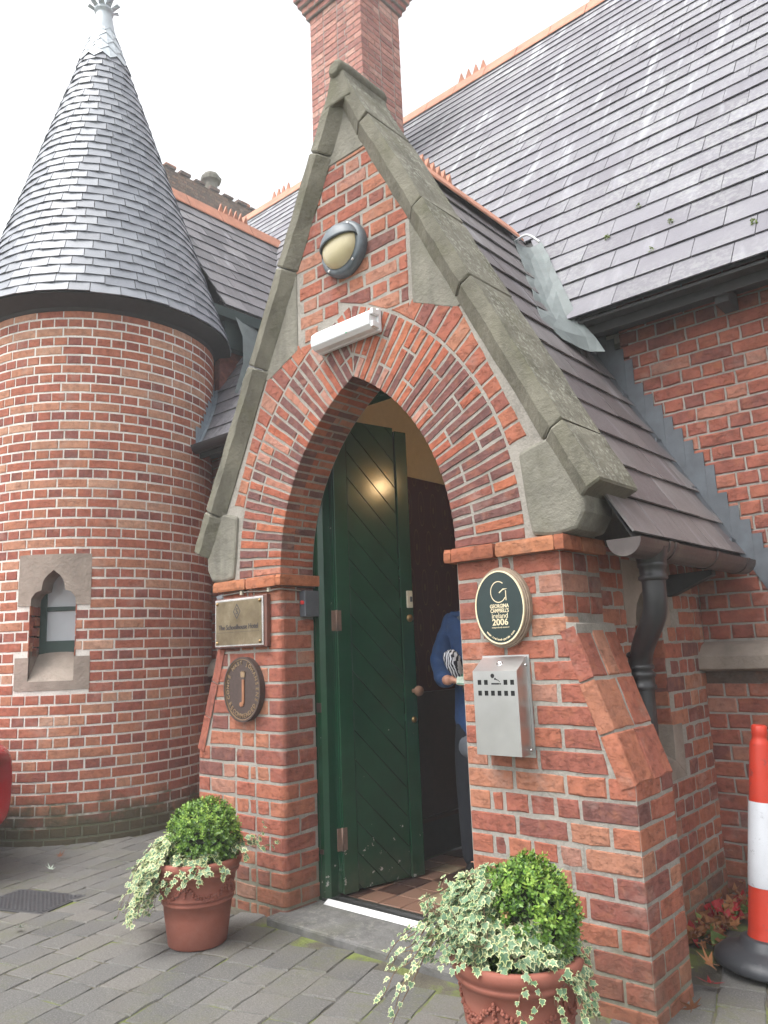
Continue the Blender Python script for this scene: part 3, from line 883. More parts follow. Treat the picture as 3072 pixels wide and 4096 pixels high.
# reveals of the slit (the far jamb faces the street)
for i in range(6):
    z = .905+i*CM
    row_fill(0, .295, z, CM-.01, [.19, .1] if i % 2 else [.1, .19], (PR-.30, .955, 0), EY, NF, .05, bkS)
    row_fill(0, .13, z, CM-.01, [.13], (PR-.005, .655, 0), (-1, 0, 0), (0, 1, 0), .05, bkS)
# --- gable courses above the stones and beside the arch crown
def tri_stone(x, z):     # inside the grey triangular stones
    d = abs(x-XC); return d > .392 and z < 3.47-(d-.392)*2.05+.03 and z > 2.92-(d-.40)*.40
def gclips(u, z):
    out = []
    d = u-XC; s = 1 if d >= 0 else -1
    # coping line: |x-XC| <= .395+(3.465-z)*.445-.018
    out.append((1, .445, XC+.395+3.465*.445-.016)); out.append((-1, .445, -XC+.395+3.465*.445-.016))
    if z < ZS+math.sqrt((RO)**2-CX**2)+.06:
        c = XC-s*CX; vx, vz = u-c, z-ZS; l = math.hypot(vx, vz); vx /= l; vz /= l
        out.append((-vx, -vz, -(vx*c+vz*ZS+RO+.014)))
    if 2.86 < z < 3.38: out += [(1, 0, XC+.382), (-1, 0, -XC+.382)]
    return out
def grej(u, z, a, b):
    d = abs(u-XC)
    if tri_stone(u, z) : return True
    if 2.86 < z < 3.38 and a-XC > .36 or 2.86 < z < 3.38 and XC-b > .36: return True
    # inside the ring?
    if z < ZS+math.sqrt(RO*RO-CX*CX) and d+CX < math.sqrt(max(0, RO*RO-(z-ZS)**2)): return True
    return False
bk += rows_on((0, 0, 0), EY, NF, -.6, 1.75, 2.865, 3.90, CP, 'flemish', clips=gclips, reject=grej, D=.08, rndf=rf, off=.06, J=.0125)
# --- spandrel bricks: one radial band outside the ring
for s in (1, -1):
    a = 10
    t = .286
    while t < math.radians(57):
        dt = .084/(RO+.1); t0, t1 = t, t+dt*.86
        pol = []
        c = XC-s*CX
        for (tt, rr_) in ((t0, RO+.014), (t0, RO+.34), (t1, RO+.34), (t1, RO+.014)):
            pol.append((c+s*rr_*math.cos(tt), ZS+rr_*math.sin(tt)))
        if s < 0: pol = pol[::-1]
        pol = clip(pol, s, .445, s*XC+.395+3.465*.445-.016)
        if len(pol) >= 3: pol = clip(pol, -s*.40, 1, 2.905+.40*.40-s*.40*XC-.02) if t > .6 else pol
        cz = sum(q[1] for q in pol)/max(1, len(pol))
        if len(pol) >= 3 and area(pol) > .0012 and cz > 2.125 and abs(sum(q[0] for q in pol)/len(pol)-XC) > .44:
            bk.append(prism_piece(pol, (0, -R_.uniform(0, .002), 0), EY, EZ, NF, .08, R_.random()))
        t += dt
print('porch bricks', len(bk), len(bkS))
def hide_porch(c):
    return c.x < XC and c.y > .3
emit(porch, bk+bkS, 300, 'brick', 'more_brickwork', M_brick)
# --- arch ring
ar = []
NV = 27; T1 = math.acos(CX/RI)
def tmax(R): return math.acos(min(1, CX/R))
for s in (1, -1):
    c = XC-s*CX
    for i in range(NV+9):
        f0 = i/NV*T1; f1 = f0+T1/NV
        g0, g1 = f0+.0055, f1-.0055
        # bond: alternately header outside / inside
        k = (i//2) % 2 if R_.random() < .82 else R_.randrange(2)
        sp = RI+.108 if k else RI+.232
        for (ra, rb) in ((RI, sp-.006), (sp+.006, RO)):
            pol = []
            for (tt, rr_) in ((g0, ra), (g0, rb), (g1, rb), (g1, ra)):
                pol.append((c+s*rr_*math.cos(tt), ZS+rr_*math.sin(tt)))
            if s < 0: pol = pol[::-1]
            pol = clip(pol, -s, 0, -s*XC-.004)     # meets the other side on the axis
            if len(pol) < 3 or area(pol) < .0006: continue
            ar.append(prism_piece(pol, (0, -R_.uniform(-.001, .003), 0), EY, EZ, NF, .09, R_.random()*(.25 if R_.random() < .3 else 1), bev=.003))
        # intrados: same course seen from below, two bricks deep
        if i < NV:
            p0 = Vector((c+s*RI*math.cos(g0), 0, ZS+RI*math.sin(g0))); p1 = Vector((c+s*RI*math.cos(g1), 0, ZS+RI*math.sin(g1)))
            Nn = Vector((c-(p0.x+p1.x)/2, 0, ZS-(p0.z+p1.z)/2)).normalized()
            V = (p1-p0).normalized(); hh = (p1-p0).length; U = V.cross(Nn)
            cuts = [(.088, .238)] if i % 2 else [(.088, .128), (.138, .238)]
            for ya, yb in cuts:
                if U.y > 0: O = Vector((p0.x, 0, p0.z)); q = [(ya, 0), (yb, 0), (yb, hh), (ya, hh)]
                else: O = Vector((p0.x, 0, p0.z)); q = [(-yb, 0), (-ya, 0), (-ya, hh), (-yb, hh)]
                ar.append(prism_piece(q, O, U, V, Nn, .05, R_.random()*(.3 if R_.random() < .3 else 1), bev=.003))
emit(porch, ar, 290, 'arch_brick', 'more_arch_bricks', M_arch)
# --- ledge of moulded tiles at the springing
def ledge_piece(plan, z0, z1, rnd):
    n = len(plan); ctr = (sum(p[0] for p in plan)/n, sum(p[1] for p in plan)/n)
    ins = lambda p, k: (ctr[0]+(p[0]-ctr[0])*k, ctr[1]+(p[1]-ctr[1])*k)
    rg = [[(*ins(p, .975), z0) for p in plan], [(*p, z0+.012) for p in plan], [(*p, z1-.016) for p in plan], [(*ins(p, .95), z1) for p in plan]]
    v = [tuple(c+R_.uniform(-.0012, .0012) for c in q) for r in rg for q in r]; f = [tuple(reversed(range(n))), tuple(range(3*n, 4*n))]
    for j in range(3):
        for i in range(n): f.append((j*n+i, j*n+(i+1) % n, (j+1)*n+(i+1) % n, (j+1)*n+i))
    return mesh_piece(v, f, rnd, None)
ld = []
o_ = .038
def rectp(x0, y0, x1, y1): return [(x0, y0), (x1, y0), (x1, y1), (x0, y1)]
for (x0, x1) in ((PL-.04, -.265), (-.257, XL+.0)): ld.append(rectp(x0, -o_, x1-.004, .1))
ld.append(rectp(XL, -o_, XL+o_, .26))
for (x0, x1) in ((XR, 1.36), (1.366, PR)): ld.append(rectp(x0, -o_, x1-.005, .1))
ld.append(rectp(XR-o_, -o_, XR-.002, .26)); ld.append(rectp(PR-.002, -o_, PR+o_, .115)); ld.append(rectp(PR, .12, PR+o_, .33))
lp = []
for q in ld:
    lp.append(ledge_piece(q, ZL, ZS-.002, R_.random()))
for p in lp: p.sc = [Vector(p.v[4]), Vector(p.v[5]), Vector(p.v[9]), Vector(p.v[8])]
emit(porch, lp, 40, 'ledge_tile', 'more_ledge_tiles', M_tileledge)
# --- tumbled bricks on the buttress slopes
for s in (1, -1):
    top = Vector(((PR if s > 0 else PL)+s*.045, 0, 1.368)); bot = Vector(((BR if s > 0 else BL)+s*.018, 0, .792))
    S = (top-bot); Ls = S.length; S.normalize(); U = Vector((0, 1, 0)) if s > 0 else Vector((0, -1, 0)); N = U.cross(S)
    tb = []
    rows = [(0, .197), (.2, .397), (.40, Ls)]
    wid = [.107, .107, .107]
    for i, (a, b) in enumerate(rows):
        ys = [(-.004, .118), (.127, .225), (.234, YB+.004)] if i != 1 else [(-.004, .175), (.184, YB+.004)]
        if i == 0: ys = [(-.004, .15), (.158, YB+.004)]
        for (ya, yb) in ys:
            O = bot if s > 0 else bot+Vector((0, 0, 0))
            q = [(ya, a), (yb, a), (yb, b-.006), (ya, b-.006)] if s > 0 else [(-yb, a), (-ya, a), (-ya, b-.006), (-yb, b-.006)]
            tb.append(prism_piece(q, O+N*(R_.uniform(-.003, .003)-.012), U, S, N, .065, R_.uniform(.2, .95), bev=.005, jit=.003))
    emit(porch, tb, 20, 'sloping_brick', 'more_sloping_bricks', M_brick)
    mb = MB()
    pts = [((PR if s > 0 else PL)+s*.002, 1.30), ((PR if s > 0 else PL)+s*.046, 1.30), ((PR if s > 0 else PL)+s*.044, 1.366), ((PR if s > 0 else PL)+s*.002, 1.374)]
    if s < 0: pts = pts[::-1]
    mb.prism(pts, (0, -.002, 0), EY, EZ, NF, YB+.002); mb.build('mortar_fillet', M_mortar, porch)

# --- stones of the gable
def mir(poly, s):
    q = [(XC+s*a, b) for a, b in poly]
    return q if s > 0 else q[::-1]
mb = None
for s in (1, -1):
    mb = MB(); mb.prism(mir([(.404, 2.925), (.655, 2.815), (.70, 2.83), (.404, 3.45)], s), (0, -.002, 0), EY, EZ, NF, .12); mb.build('spandrel_stone', M_panel, porch, bevel=.006)
    # kneeler: front profile and a thinner nib under the coping
    prof = [(.965, ZS+.008), (1.07, ZS-.004), (1.165, 1.725), (1.205, 1.79), (1.212, 1.875), (1.10, 2.12), (1.0, 2.10), (.925, 2.075), (.945, 1.85)]
    mb = MB(); mb.prism(mir(prof, s), (0, -.014, 0), EY, EZ, NF, .25); mb.build('kneeler_stone', M_panel, porch, bevel=.016, segs=2)
mb = MB(); mb.prism([(XC-.20, 3.905), (XC+.20, 3.905), (XC, 4.30)], (0, -.003, 0), EY, EZ, NF, .12); mb.build('apex_panel', M_panel, porch, bevel=.004)
# raking coping stones
SL_ = Vector((.51, 0, -1.0)).normalized()   # down the right rake
def coping(s, za, zb, mitre=False, name='coping_stone'):
    """from height za (top) to zb (bottom), measured on the outer arris"""
    N = Vector((s*1.0, 0, .51)).normalized(); D = Vector((s*.51, 0, -1.0)).normalized()
    A = Vector((XC+s*w_out(za), 0, za)); Ln = (za-zb)/(-D.z)
    prof = [(0, -.05), (-.062, -.055), (-.13, -.002), (-.13, .28), (0, .30)]   # (n, y)
    k = .012; rg = []
    steps = max(4, int(Ln/.09)); r = random.Random(int(za*1000)+s)
    for i in range(-1, steps+2):
        if i == -1: t, sc_ = .0025, .93
        elif i == steps+1: t, sc_ = Ln-.0025, .93
        elif i == 0: t, sc_ = .012, 1
        elif i == steps: t, sc_ = Ln-.012, 1
        else: t, sc_ = Ln*i/steps, 1
        ring = []
        for n_, y in prof:
            nn = -.065+(n_+.065)*sc_; yy = .12+(y-.12)*(.5+.5*sc_)
            p = A+D*t+N*(nn+r.uniform(-.004, .004))+Vector((0, yy+r.uniform(-.004, .003), 0))
            if mitre and t < .3:
                over = -(p.x-XC)*s
                if over > -.001: p = Vector((XC+s*.001, p.y, p.z-0.0))
            ring.append(p)
        rg.append(ring)
    mbb = MB(); n = len(prof); vs = [q for rr_ in rg for q in rr_]; fs = []
    for i in range(len(rg)-1):
        for j in range(n):
            q = (i*n+j, i*n+(j+1) % n, (i+1)*n+(j+1) % n, (i+1)*n+j); fs.append(q if s > 0 else q[::-1])
    a_ = tuple(range(n)); b_ = tuple((len(rg)-1)*n+j for j in range(n))
    fs += [a_[::-1] if s > 0 else a_, b_ if s > 0 else b_[::-1]]
    mbb.mesh(vs, fs); 
    return mbb.build(name, M_coping, porch, recalc=True)
for s, zs in ((1, (4.035, 3.41, 2.92, 2.165, 1.895)), (-1, (4.01, 3.44, 2.93, 2.14, 1.91))):
    for a, b in zip(zs[:-1], zs[1:]): coping(s, a, b)
    coping(s, 4.43, zs[0], True, 'apex_coping')
# saddle roll on the apex
mb = MB()
pts = [Vector((XC, y, 4.405+.004*math.sin(y*30))) for y in (-.075, -.06, .0, .1, .2, .29, .315)]
mb.tube(pts, [.035, .052, .056, .055, .056, .055, .045], 12); mb.build('apex_roll', M_coping, porch)
mb = MB(); mb.prism([(XC-.10, 4.20), (XC+.10, 4.20), (XC+.045, 4.385), (XC-.045, 4.385)], (0, -.058, 0), EY, EZ, NF, .36); mb.build('apex_block', M_coping, porch, bevel=.01)

# --- porch roof: slates on both slopes
def porch_z(x): return RIDGE_Z-RSL*abs(x-XC)
T_M = math.tan(math.radians(56.3)); EV_Y, EV_Z = 1.20, 3.142     # main roof eaves
sp = []
for s in (1, -1):
    S = Vector((-s*1., 0, RSL)).normalized(); U = Vector((0, s*1., 0))
    we = 1.325; O = Vector((XC+s*we, 0, RIDGE_Z-RSL*we))
    Lr = we/abs(S.x)
    # main roof plane: z = EV_Z+T_M*(y-EV_Y); slate stays in front: T_M*y - (z) <= T_M*EV_Y-EV_Z
    def cl(u, v, s=s, S=S, O=O):
        z = O.z+S.z*v
        c = []
        if z > EV_Z: c.append((s*T_M, -S.z, T_M*EV_Y-EV_Z+O.z-.02))
        return c
    u0, u1 = (.11, YM) if s > 0 else (-YM, -.25)
    if s > 0:
        sp += slates(O, U, S, .11, YM+.6, 0, .2, .2, .30, clips=lambda u, v: [(1, 0, YM-.012)])
        sp += slates(O, U, S, .22, YM+.9, .2, Lr, .212, .31, clips=lambda u, v, cl=cl: (cl(u, v) or [(1, 0, YM-.012)]))
    else:
        sp += slates(O, U, S, -YM-.9, -.22, 0, Lr, .212, .31, clips=lambda u, v, cl=cl: (cl(u, v) or [(-1, 0, YM-.012)]))
emit(porch, sp, 160, 'roof_slate', 'more_roof_slates', M_slateP)
mb = MB()
for s in (1, -1):
    a = Vector((XC, .1, RIDGE_Z-.012)); b = Vector((XC+s*1.33, .1, RIDGE_Z-.012-RSL*1.33))
    q = [a, b, b+Vector((0, 1.38, 0)), a+Vector((0, 1.68, 0))]; mb.poly(q[::-1] if s < 0 else q)
mb.build('roof_boarding', M_soffit, porch)
# crested ridge tiles of the porch roof
def ridge_tile(name, parent, A, B, wdt=.11, crest=None, drop=.10, mat=M_terra_ridge):
    A = Vector(A); B = Vector(B); d = (B-A).normalized(); sd_ = Vector((0, 0, 1)).cross(d).normalized(); mbb = MB()
    prof = [(-wdt, -drop), (-wdt*.2, .028), (0, .034), (wdt*.2, .028), (wdt, -drop)]
    P0 = [A+sd_*a+Vector((0, 0, b)) for a, b in prof]; P1 = [B+sd_*a+Vector((0, 0, b)) for a, b in prof]
    Q0 = [p-Vector((0, 0, .016)) for p in P0]; Q1 = [p-Vector((0, 0, .016)) for p in P1]
    n = 5; fs = []
    for i in range(4): fs += [(i, i+1, n+i+1, n+i), (2*n+i+1, 2*n+i, 3*n+i, 3*n+i+1)]
    fs += [(0, n, 3*n, 2*n), (n-1, 2*n-1+2*n, 2*n-1, n-1)][:1]+[(n-1, 2*n+n-1, 3*n+n-1, n+n-1)]
    for i in range(4): fs += [(i+1, i, 2*n+i, 2*n+i+1), (n+i, n+i+1, 3*n+i+1, 3*n+i)]
    mbb.mesh(P0+P1+Q0+Q1, fs)
    ob = mbb.build(name, mat, parent, recalc=True)
    if crest:
        nn, hh = crest; Lc = (B-A).length; mc = MB(); st = Lc/nn
        for i in range(nn):
            c0_ = A+d*(st*(i+.08))+Vector((0, 0, .03)); c1_ = A+d*(st*(i+.92))+Vector((0, 0, .03)); tp = (c0_+c1_)/2+d*st*.1+Vector((0, 0, hh))
            t_ = sd_*.014
            mc.mesh([c0_+t_, c1_+t_, tp+t_, c0_-t_, c1_-t_, tp-t_], [(0, 1, 2), (5, 4, 3), (0, 3, 4, 1), (1, 4, 5, 2), (2, 5, 3, 0)])
        mc.build('crest', mat, ob) if False else None
        cobj = MB.build(mc, 'crest', mat, parent); cobj.parent = ob; cobj.location = (0, 0, 0)
    return ob
for i in range(4):
    y0 = .30+i*.34
    ridge_tile('ridge_tile', porch, (XC, y0, RIDGE_Z+.012), (XC, y0+.332, RIDGE_Z+.012), crest=((6, .075) if i < 3 and i % 2 == 1 else None))
# gutter, brackets, downpipe
gx, gz, gr = 1.895, 1.672, .068
mb = MB()
def half_round(mb, cx, cz, r, y0, y1, th=.006):
    n = 12; rg = []
    for y in (y0, y1):
        rg.append([(cx+r*math.cos(PI+PI*k/n), y, cz+r*math.sin(PI+PI*k/n)) for k in range(n+1)]+[(cx+(r-th)*math.cos(2*PI-PI*k/n), y, cz+(r-th)*math.sin(2*PI-PI*k/n)) for k in range(n+1)])
    m_ = 2*(n+1); fs = [(k, (k+1) % m_, m_+(k+1) % m_, m_+k) for k in range(m_)]+[tuple(range(m_-1, -1, -1)), tuple(range(m_, 2*m_))]
    mb.mesh(rg[0]+rg[1], fs)
gut = thing('gutter', 'brown half round iron gutter under the porch slates, beside the kneeler stone', 'gutter', (gx, .05, gz-gr))
half_round(mb, gx, gz, gr, .03, YM-.06); mb.build('trough', M_gutter, gut, recalc=True)
mb = MB(); n = 14
mb.prism([(gx+gr*math.cos(PI+PI*k/n), gz+gr*math.sin(PI+PI*k/n)) for k in range(n+1)], (0, .024, 0), EY, EZ, NF, .008); mb.build('stop_end', M_gutter, gut)
for y in (.30, .36, .86, 1.30):
    mb = MB(); half_round(mb, gx, gz+.002, gr+.006, y, y+.028, .008); mb.build('joint_collar', M_gutter, gut, recalc=True)
for y in (1.02,):
    mb = MB(); mb.prism([(PR+.002, 1.50), (PR+.035, 1.50), (gx-.02, 1.585), (gx-.02, 1.61), (PR+.002, 1.60)], (0, y, 0), EY, EZ, NF, .06); mb.build('bracket', M_soffit, gut)
dp = thing('downpipe', 'black iron swan neck downpipe dropping behind the right buttress', 'downpipe', (1.75, .42, 0))
pts = [(gx, .27, gz-.06), (gx, .27, gz-.19), (gx-.004, .275, gz-.25), (gx-.02, .29, gz-.295), (gx-.09, .35, gz-.375), (gx-.13, .40, gz-.42), (gx-.15, .42, gz-.47), (gx-.152, .425, gz-.53), (gx-.152, .425, 0)]
def smooth(pts, n=3):
    P = [Vector(p) for p in pts]
    for _ in range(n):
        Q = [P[0]]
        for a, b in zip(P[:-1], P[1:]): Q += [a*.75+b*.25, a*.25+b*.75]
        P = Q+[P[-1]]
    return P
mb = MB(); mb.tube(smooth(pts, 2), .046, 14); mb.build('pipe', M_iron, dp)
for (x, y, z0, r) in ((gx, .27, gz-.15, .057), (gx-.152, .425, gz-.58, .057), (gx-.152, .425, gz-.50, .054)):
    mb = MB(); mb.lathe([(r-.008, 0), (r, .006), (r, .018), (r-.006, .024), (r-.006, .05), (r, .056), (r, .068), (r-.01, .076)], (x, y, z0), 18); mb.build('collar', M_iron, dp)
mb = MB(); mb.lathe([(.05, 0), (.056, .03), (.066, .075), (.07, .085)], (gx, .27, gz-.105), 16); mb.build('outlet', M_iron, dp)
# slit window of the porch side
sw = thing('slit_window', 'narrow stone framed slit window in the porch side wall behind the downpipe', 'window', (PR, .8, .7))
mb = MB()   # head: two halves with a pointed opening (front on x=PR)
def side_prism(poly, x, dep, mat, name, bevel=0):
    m_ = MB(); m_.prism(poly, (x, 0, 0), (0, 1, 0), (0, 0, 1), (1, 0, 0), dep); return m_.build(name, mat, sw, bevel=bevel)
arcp = [(.955-.0, 1.36), (.95, 1.41), (.93, 1.455), (.885, 1.50), (.805, 1.545)]
side_prism([(1.06, 1.36), (1.06, 1.655), (.805, 1.655)]+arcp[::-1], PR+.002, .28, M_lintel, 'head_stone', .003)
arcl = [(1.61-a, b) for a, b in arcp]
side_prism([(.805, 1.545)]+[(.805, 1.655), (.55, 1.655), (.55, 1.36)]+arcl[:-1], PR+.002, .13, M_lintel, 'head_stone', .003)
side_prism([(.955, .74), (1.07, .66), (1.07, .90), (.955, .90)], PR+.002, .30, M_lintel, 'jamb_stone', .003)
side_prism([(.54, .66), (.655, .74), (.655, .90), (.54, .90)], PR+.002, .13, M_lintel, 'jamb_stone', .003)
mb = MB(); mb.mesh([(PR+.002, .54, .658), (PR+.002, 1.07, .658), (PR+.002, .955, .738), (PR+.002, .655, .738), (PR-.30, .655, .90), (PR-.30, .955, .90)], [(0, 1, 2, 3), (3, 2, 5, 4)]); mb.build('sill_stone', M_lintel, sw)
mb = MB(); mb.box((PR-.30, .64, .7), (PR-.285, .97, 1.6)); mb.build('pane', M_glassd, sw)
# ------------------------------------------------------------------ hallway behind the door
FZ = .055
hall = bpy.data.objects.new('hallway', None); C.objects.link(hall); hall.location = (.6, 1.5, 0); structure(hall)
HX0, HX1, HY0, HY1, HZ = .0, 1.36, .242, 4.2, 2.95
def ceil_z(x): return RIDGE_Z-RSL*abs(x-XC)-.17
mb = MB(); mb.poly([(HX0, HY0, FZ), (HX0, HY1, FZ), (HX0, HY1, .28), (HX0, HY0, .28)][::-1]); mb.build('skirting', M_skirt, hall)
mb = MB(); mb.poly([(HX0-.006, HY0, .28), (HX0-.006, HY0, .98), (HX0-.006, HY1, .98), (HX0-.006, HY1, .28)]); mb.build('dado_panelling', M_dado, hall)
mb = MB(); mb.box((HX0-.01, HY0, .98), (HX0+.025, HY1, 1.03)); mb.box((HX0-.01, HY0, .262), (HX0+.02, HY1, .285)); mb.build('dado_rail', M_dado, hall)
mb = MB(); mb.poly([(HX0-.006, HY0, 1.03), (HX0-.006, HY0, 2.41), (HX0-.006, HY1, 2.41), (HX0-.006, HY1, 1.03)]); mb.build('papered_wall', M_paper, hall)
mb = MB(); mb.poly([(HX0-.003, HY0, 2.41), (HX0-.003, HY0, 2.95), (HX0-.003, HY1, 2.95), (HX0-.003, HY1, 2.41)])
# sloping ceiling following the rafters
yc_ = YM+.02
mb.poly([(HX0-.003, HY0, ceil_z(HX0)), (XC, HY0, ceil_z(XC)), (XC, yc_, ceil_z(XC)), (HX0-.003, yc_, ceil_z(HX0))]); mb.poly([(XC, HY0, ceil_z(XC)), (HX1, HY0, ceil_z(HX1)), (HX1, yc_, ceil_z(HX1)), (XC, yc_, ceil_z(XC))])
mb.poly([(HX0, yc_, 2.95), (HX1, yc_, 2.95), (HX1, HY1, 2.95), (HX0, HY1, 2.95)])
mb.poly([(HX0, yc_, 2.9), (HX1, yc_, 2.55), (XC, yc_, ceil_z(XC))])
mb.poly([(HX1, HY0, FZ), (HX1, HY1, FZ), (HX1, HY1, 2.95), (HX1, yc_, 2.95), (HX1, yc_, 2.5), (HX1, HY0, 2.5)])
mb.poly([(HX0-.02, HY1-.004, FZ), (HX1+.01, HY1-.004, FZ), (HX1+.01, HY1-.004, 2.97), (HX0-.02, HY1-.004, 2.97)]); mb.build('plaster_wall', M_plaster, hall)
mb = MB(); mb.box((HX0, HY0, -.05), (HX1, HY1, FZ-.004)); mb.build('floor_bed', M_skirt, hall)
fl = []
tw = .152
for i in range(9):
    for j in range(16):
        x = HX0+.02+i*tw*.95; y = .335+j*tw
        k = (i*2+j*5) % 5; rnd = [.15, .5, .45, .48, .2, .55, .8][(i+j*3) % 7]+R_.uniform(-.05, .05)
        key = box_tmpl(tw*.95-.006, tw-.006, .02, .003, R_.randrange(3), .0008)
        Rm = Matrix(((1, 0, 0, x), (0, 0, 1, y), (0, -1, 0, FZ+R_.uniform(-.0008, .0008)), (0, 0, 0, 1)))
        fl.append(piece(key, Rm, rnd))
emit(hall, fl, 140, 'floor_tile', 'more_floor_tiles', M_quarry)
# threshold
thr = thing('threshold', 'aluminium and rubber threshold strip along the open doorway', 'threshold', (XC, .25, .035))
mb = MB(); mb.prism([(.085, .036), (XR-.03, .036), (XR-.03, .046), (.085, .046)], (0, .238, 0), EY, EZ, NF, .03); mb.mesh([(.05, .202, .0375), (XR-.01, .202, .0375), (XR-.01, .236, .056), (.05, .236, .056), (XR-.01, .236, .0365), (.05, .236, .0365)], [(0, 1, 2, 3), (1, 4, 2), (0, 3, 5)]); mb.prism([(.085, .046), (XR-.03, .046), (XR-.03, .05), (.085, .05)], (0, .244, 0), EY, EZ, NF, .022); mb.build('strip', M_alu, thr)
mb = MB(); mb.tube([(.085, .282, .05), (XR-.03, .282, .05)], .013, 8); mb.box((.085, .268, .037), (XR-.03, .335, .05)); mb.build('rubber_seal', M_rubber, thr)
# ------------------------------------------------------------------ door frame and door leaf
fr = thing('door_frame', 'dark green pointed timber door frame inside the brick arch', 'door frame', (XC, .26, FZ))
y0, y1 = .244, .335
mb = MB(); ch = .022
for s, x in ((1, XL), (-1, XR)):
    q = [(x-s*.03, y0), (x+s*.034, y0), (x+s*.056, y0+ch), (x+s*.056, y1), (x-s*.03, y1)]
    n = len(q); mb = MB(); mb.mesh([(a_, b_, z_) for z_ in (.038, 2.63) for a_, b_ in q], [(i, (i+1) % n, n+(i+1) % n, n+i) for i in range(n)]+[tuple(range(n)), tuple(range(n, 2*n))]); mb.build('frame_post', M_green, fr, recalc=True)
mb = MB(); mb.box((XL+.02, y0+.002, 2.632), (XR-.02, y1-.002, 2.75)); mb.build('frame_head', M_green, fr, bevel=.006)
door = thing('door', 'open dark green boarded door leaf with chipped paint at its foot', 'door', (.085, .30, FZ))
DH = Vector((.088, .31, 0)); DE = Vector((.208, .83, 0)); DD = (DE-DH).normalized(); DW = (DE-DH).length; DN = Vector((DD.y, -DD.x, 0))   # DN faces +X
def dprof(u):   # height of the leaf's curved top at distance u from the hinge
    x = HALF-.085-u*(HALF-.085)/DW     # distance from the axis
    x = max(0, x); R = RI-.09
    return 2.605
zb = FZ+.012
def dpoly(u0, u1, z0=None, n=6):
    q = [(u0, zb if z0 is None else z0), (u1, zb if z0 is None else z0)]
    for i in range(n+1): u = u1+(u0-u1)*i/n; q.append((u, dprof(u)))
    return q
mb = MB(); mb.prism(dpoly(0, DW), DH-DN*.012, DD, EZ, DN, .034); mb.build('leaf_back', M_green, door)
for (a, b, pr) in ((0.0, .092, .012), (DW-.088, DW, .012)):
    mb = MB(); mb.prism(dpoly(a, b, zb-.004), DH+DN*pr, DD, EZ, DN, .022); mb.build('stile', M_green, door, bevel=.004)
# diagonal boards between the stiles
bw = .128; u0, u1 = .097, DW-.093
for i in range(-6, 26):
    t0 = zb+i*bw*1.22; q = [(u0, t0+ (u1-u0)*1.0), (u0, t0+(u1-u0)+bw*1.22-.008), (u1, t0+bw*1.22-.008), (u1, t0)]
    q = [(u1, t0), (u1, t0+bw*1.22-.004), (u0, t0+(u1-u0)*1.0+bw*1.22-.004), (u0, t0+(u1-u0)*1.0)]
    q = clip(q, 0, -1, -zb)
    if len(q) > 2:
        # cut by the curved top (local tangent)
        um = (u0+u1)/2
        k = (dprof(u1)-dprof(u0))/(u1-u0)
        q = clip(q, -k, 1, dprof(u0)-k*u0+.02)
    if len(q) > 2 and area(q) > .0008:
        mb = MB(); mb.prism(q, DH+DN*.002, DD, EZ, DN, .014); mb.build('board', M_green, door, bevel=.0025)
for z in (.30, 1.43, 2.0)[:2]:
    mb = MB(); p = DH+DN*.014-DD*.03
    mb.prism([(-.005, z-.02), (.055, z-.02), (.055, z+.09), (-.005, z+.09)], p+DN*.002, DD, EZ, DN, .006); mb.tube([p+DD*.024+DN*.004+Vector((0, 0, z-.022)), p+DD*.024+DN*.004+Vector((0, 0, z+.092))], .006, 8); mb.build('hinge', M_hinge, door)
E_ = DH+DD*(DW-.03)+DN*.014
mb = MB(); mb.lathe([(.012, 0), (.012, .03), (.024, .036), (.03, .05), (.026, .066), (0.001, .07)], n=16, axis=Matrix.Translation(E_+Vector((0, 0, 1.06))) @ DN.to_track_quat('Z', 'Y').to_matrix().to_4x4()); mb.build('door_knob', M_wood, door)
for z, r in ((1.475, .022), (.90, .018)):
    mb = MB(); mb.lathe([(r, 0), (r, .006), (r*.7, .012), (.001, .014)], n=14, axis=Matrix.Translation(E_+DD*-.004+Vector((0, 0, z))) @ DN.to_track_quat('Z', 'Y').to_matrix().to_4x4()); mb.build('lock_rose', M_brassk, door)
mb = MB(); mb.prism([(-.022, 1.535), (.018, 1.535), (.018, 1.635), (-.022, 1.635)], E_+DN*.012, DD, EZ, DN, .014); mb.build('door_contact', M_cream, door, bevel=.004)
mb = MB(); mb.prism([(-.004, 1.57), (.012, 1.57), (.012, 1.60), (-.004, 1.60)], E_+DN*.0145, DD, EZ, DN, .004); mb.build('contact_slot', M_greybox, door)
# lit wall lamp in the hall: it shows as the warm reflection on the door
lampc = Vector((HX1-.10, 1.10, 2.50))
wl = thing('hall_lamp', 'small warm globe lamp glowing on the hall wall', 'lamp', tuple(lampc))
a = NT('warm lamp glass'); a.b.inputs['Emission Color'].default_value = (1, .66, .33, 1); a.b.inputs['Emission Strength'].default_value = 24; M_glow = a.done((.8, .6, .3), .4)
mb = MB(); mb.lathe([(.001, -.05), (.03, -.04), (.048, -.012), (.05, .01), (.036, .04), (.015, .052)], tuple(lampc), 18); mb.build('globe', M_glow, wl)
mb = MB(); mb.tube([lampc+Vector((0, 0, .05)), lampc+Vector((.03, 0, .085)), lampc+Vector((.1, 0, .06))], .008, 8); mb.lathe([(.04, 0), (.04, .01), (.01, .02)], n=14, axis=Matrix.Translation(lampc+Vector((.1, 0, .06))) @ Vector((-1, 0, 0)).to_track_quat('Z', 'Y').to_matrix().to_4x4()); mb.build('bracket', M_brassk, wl)

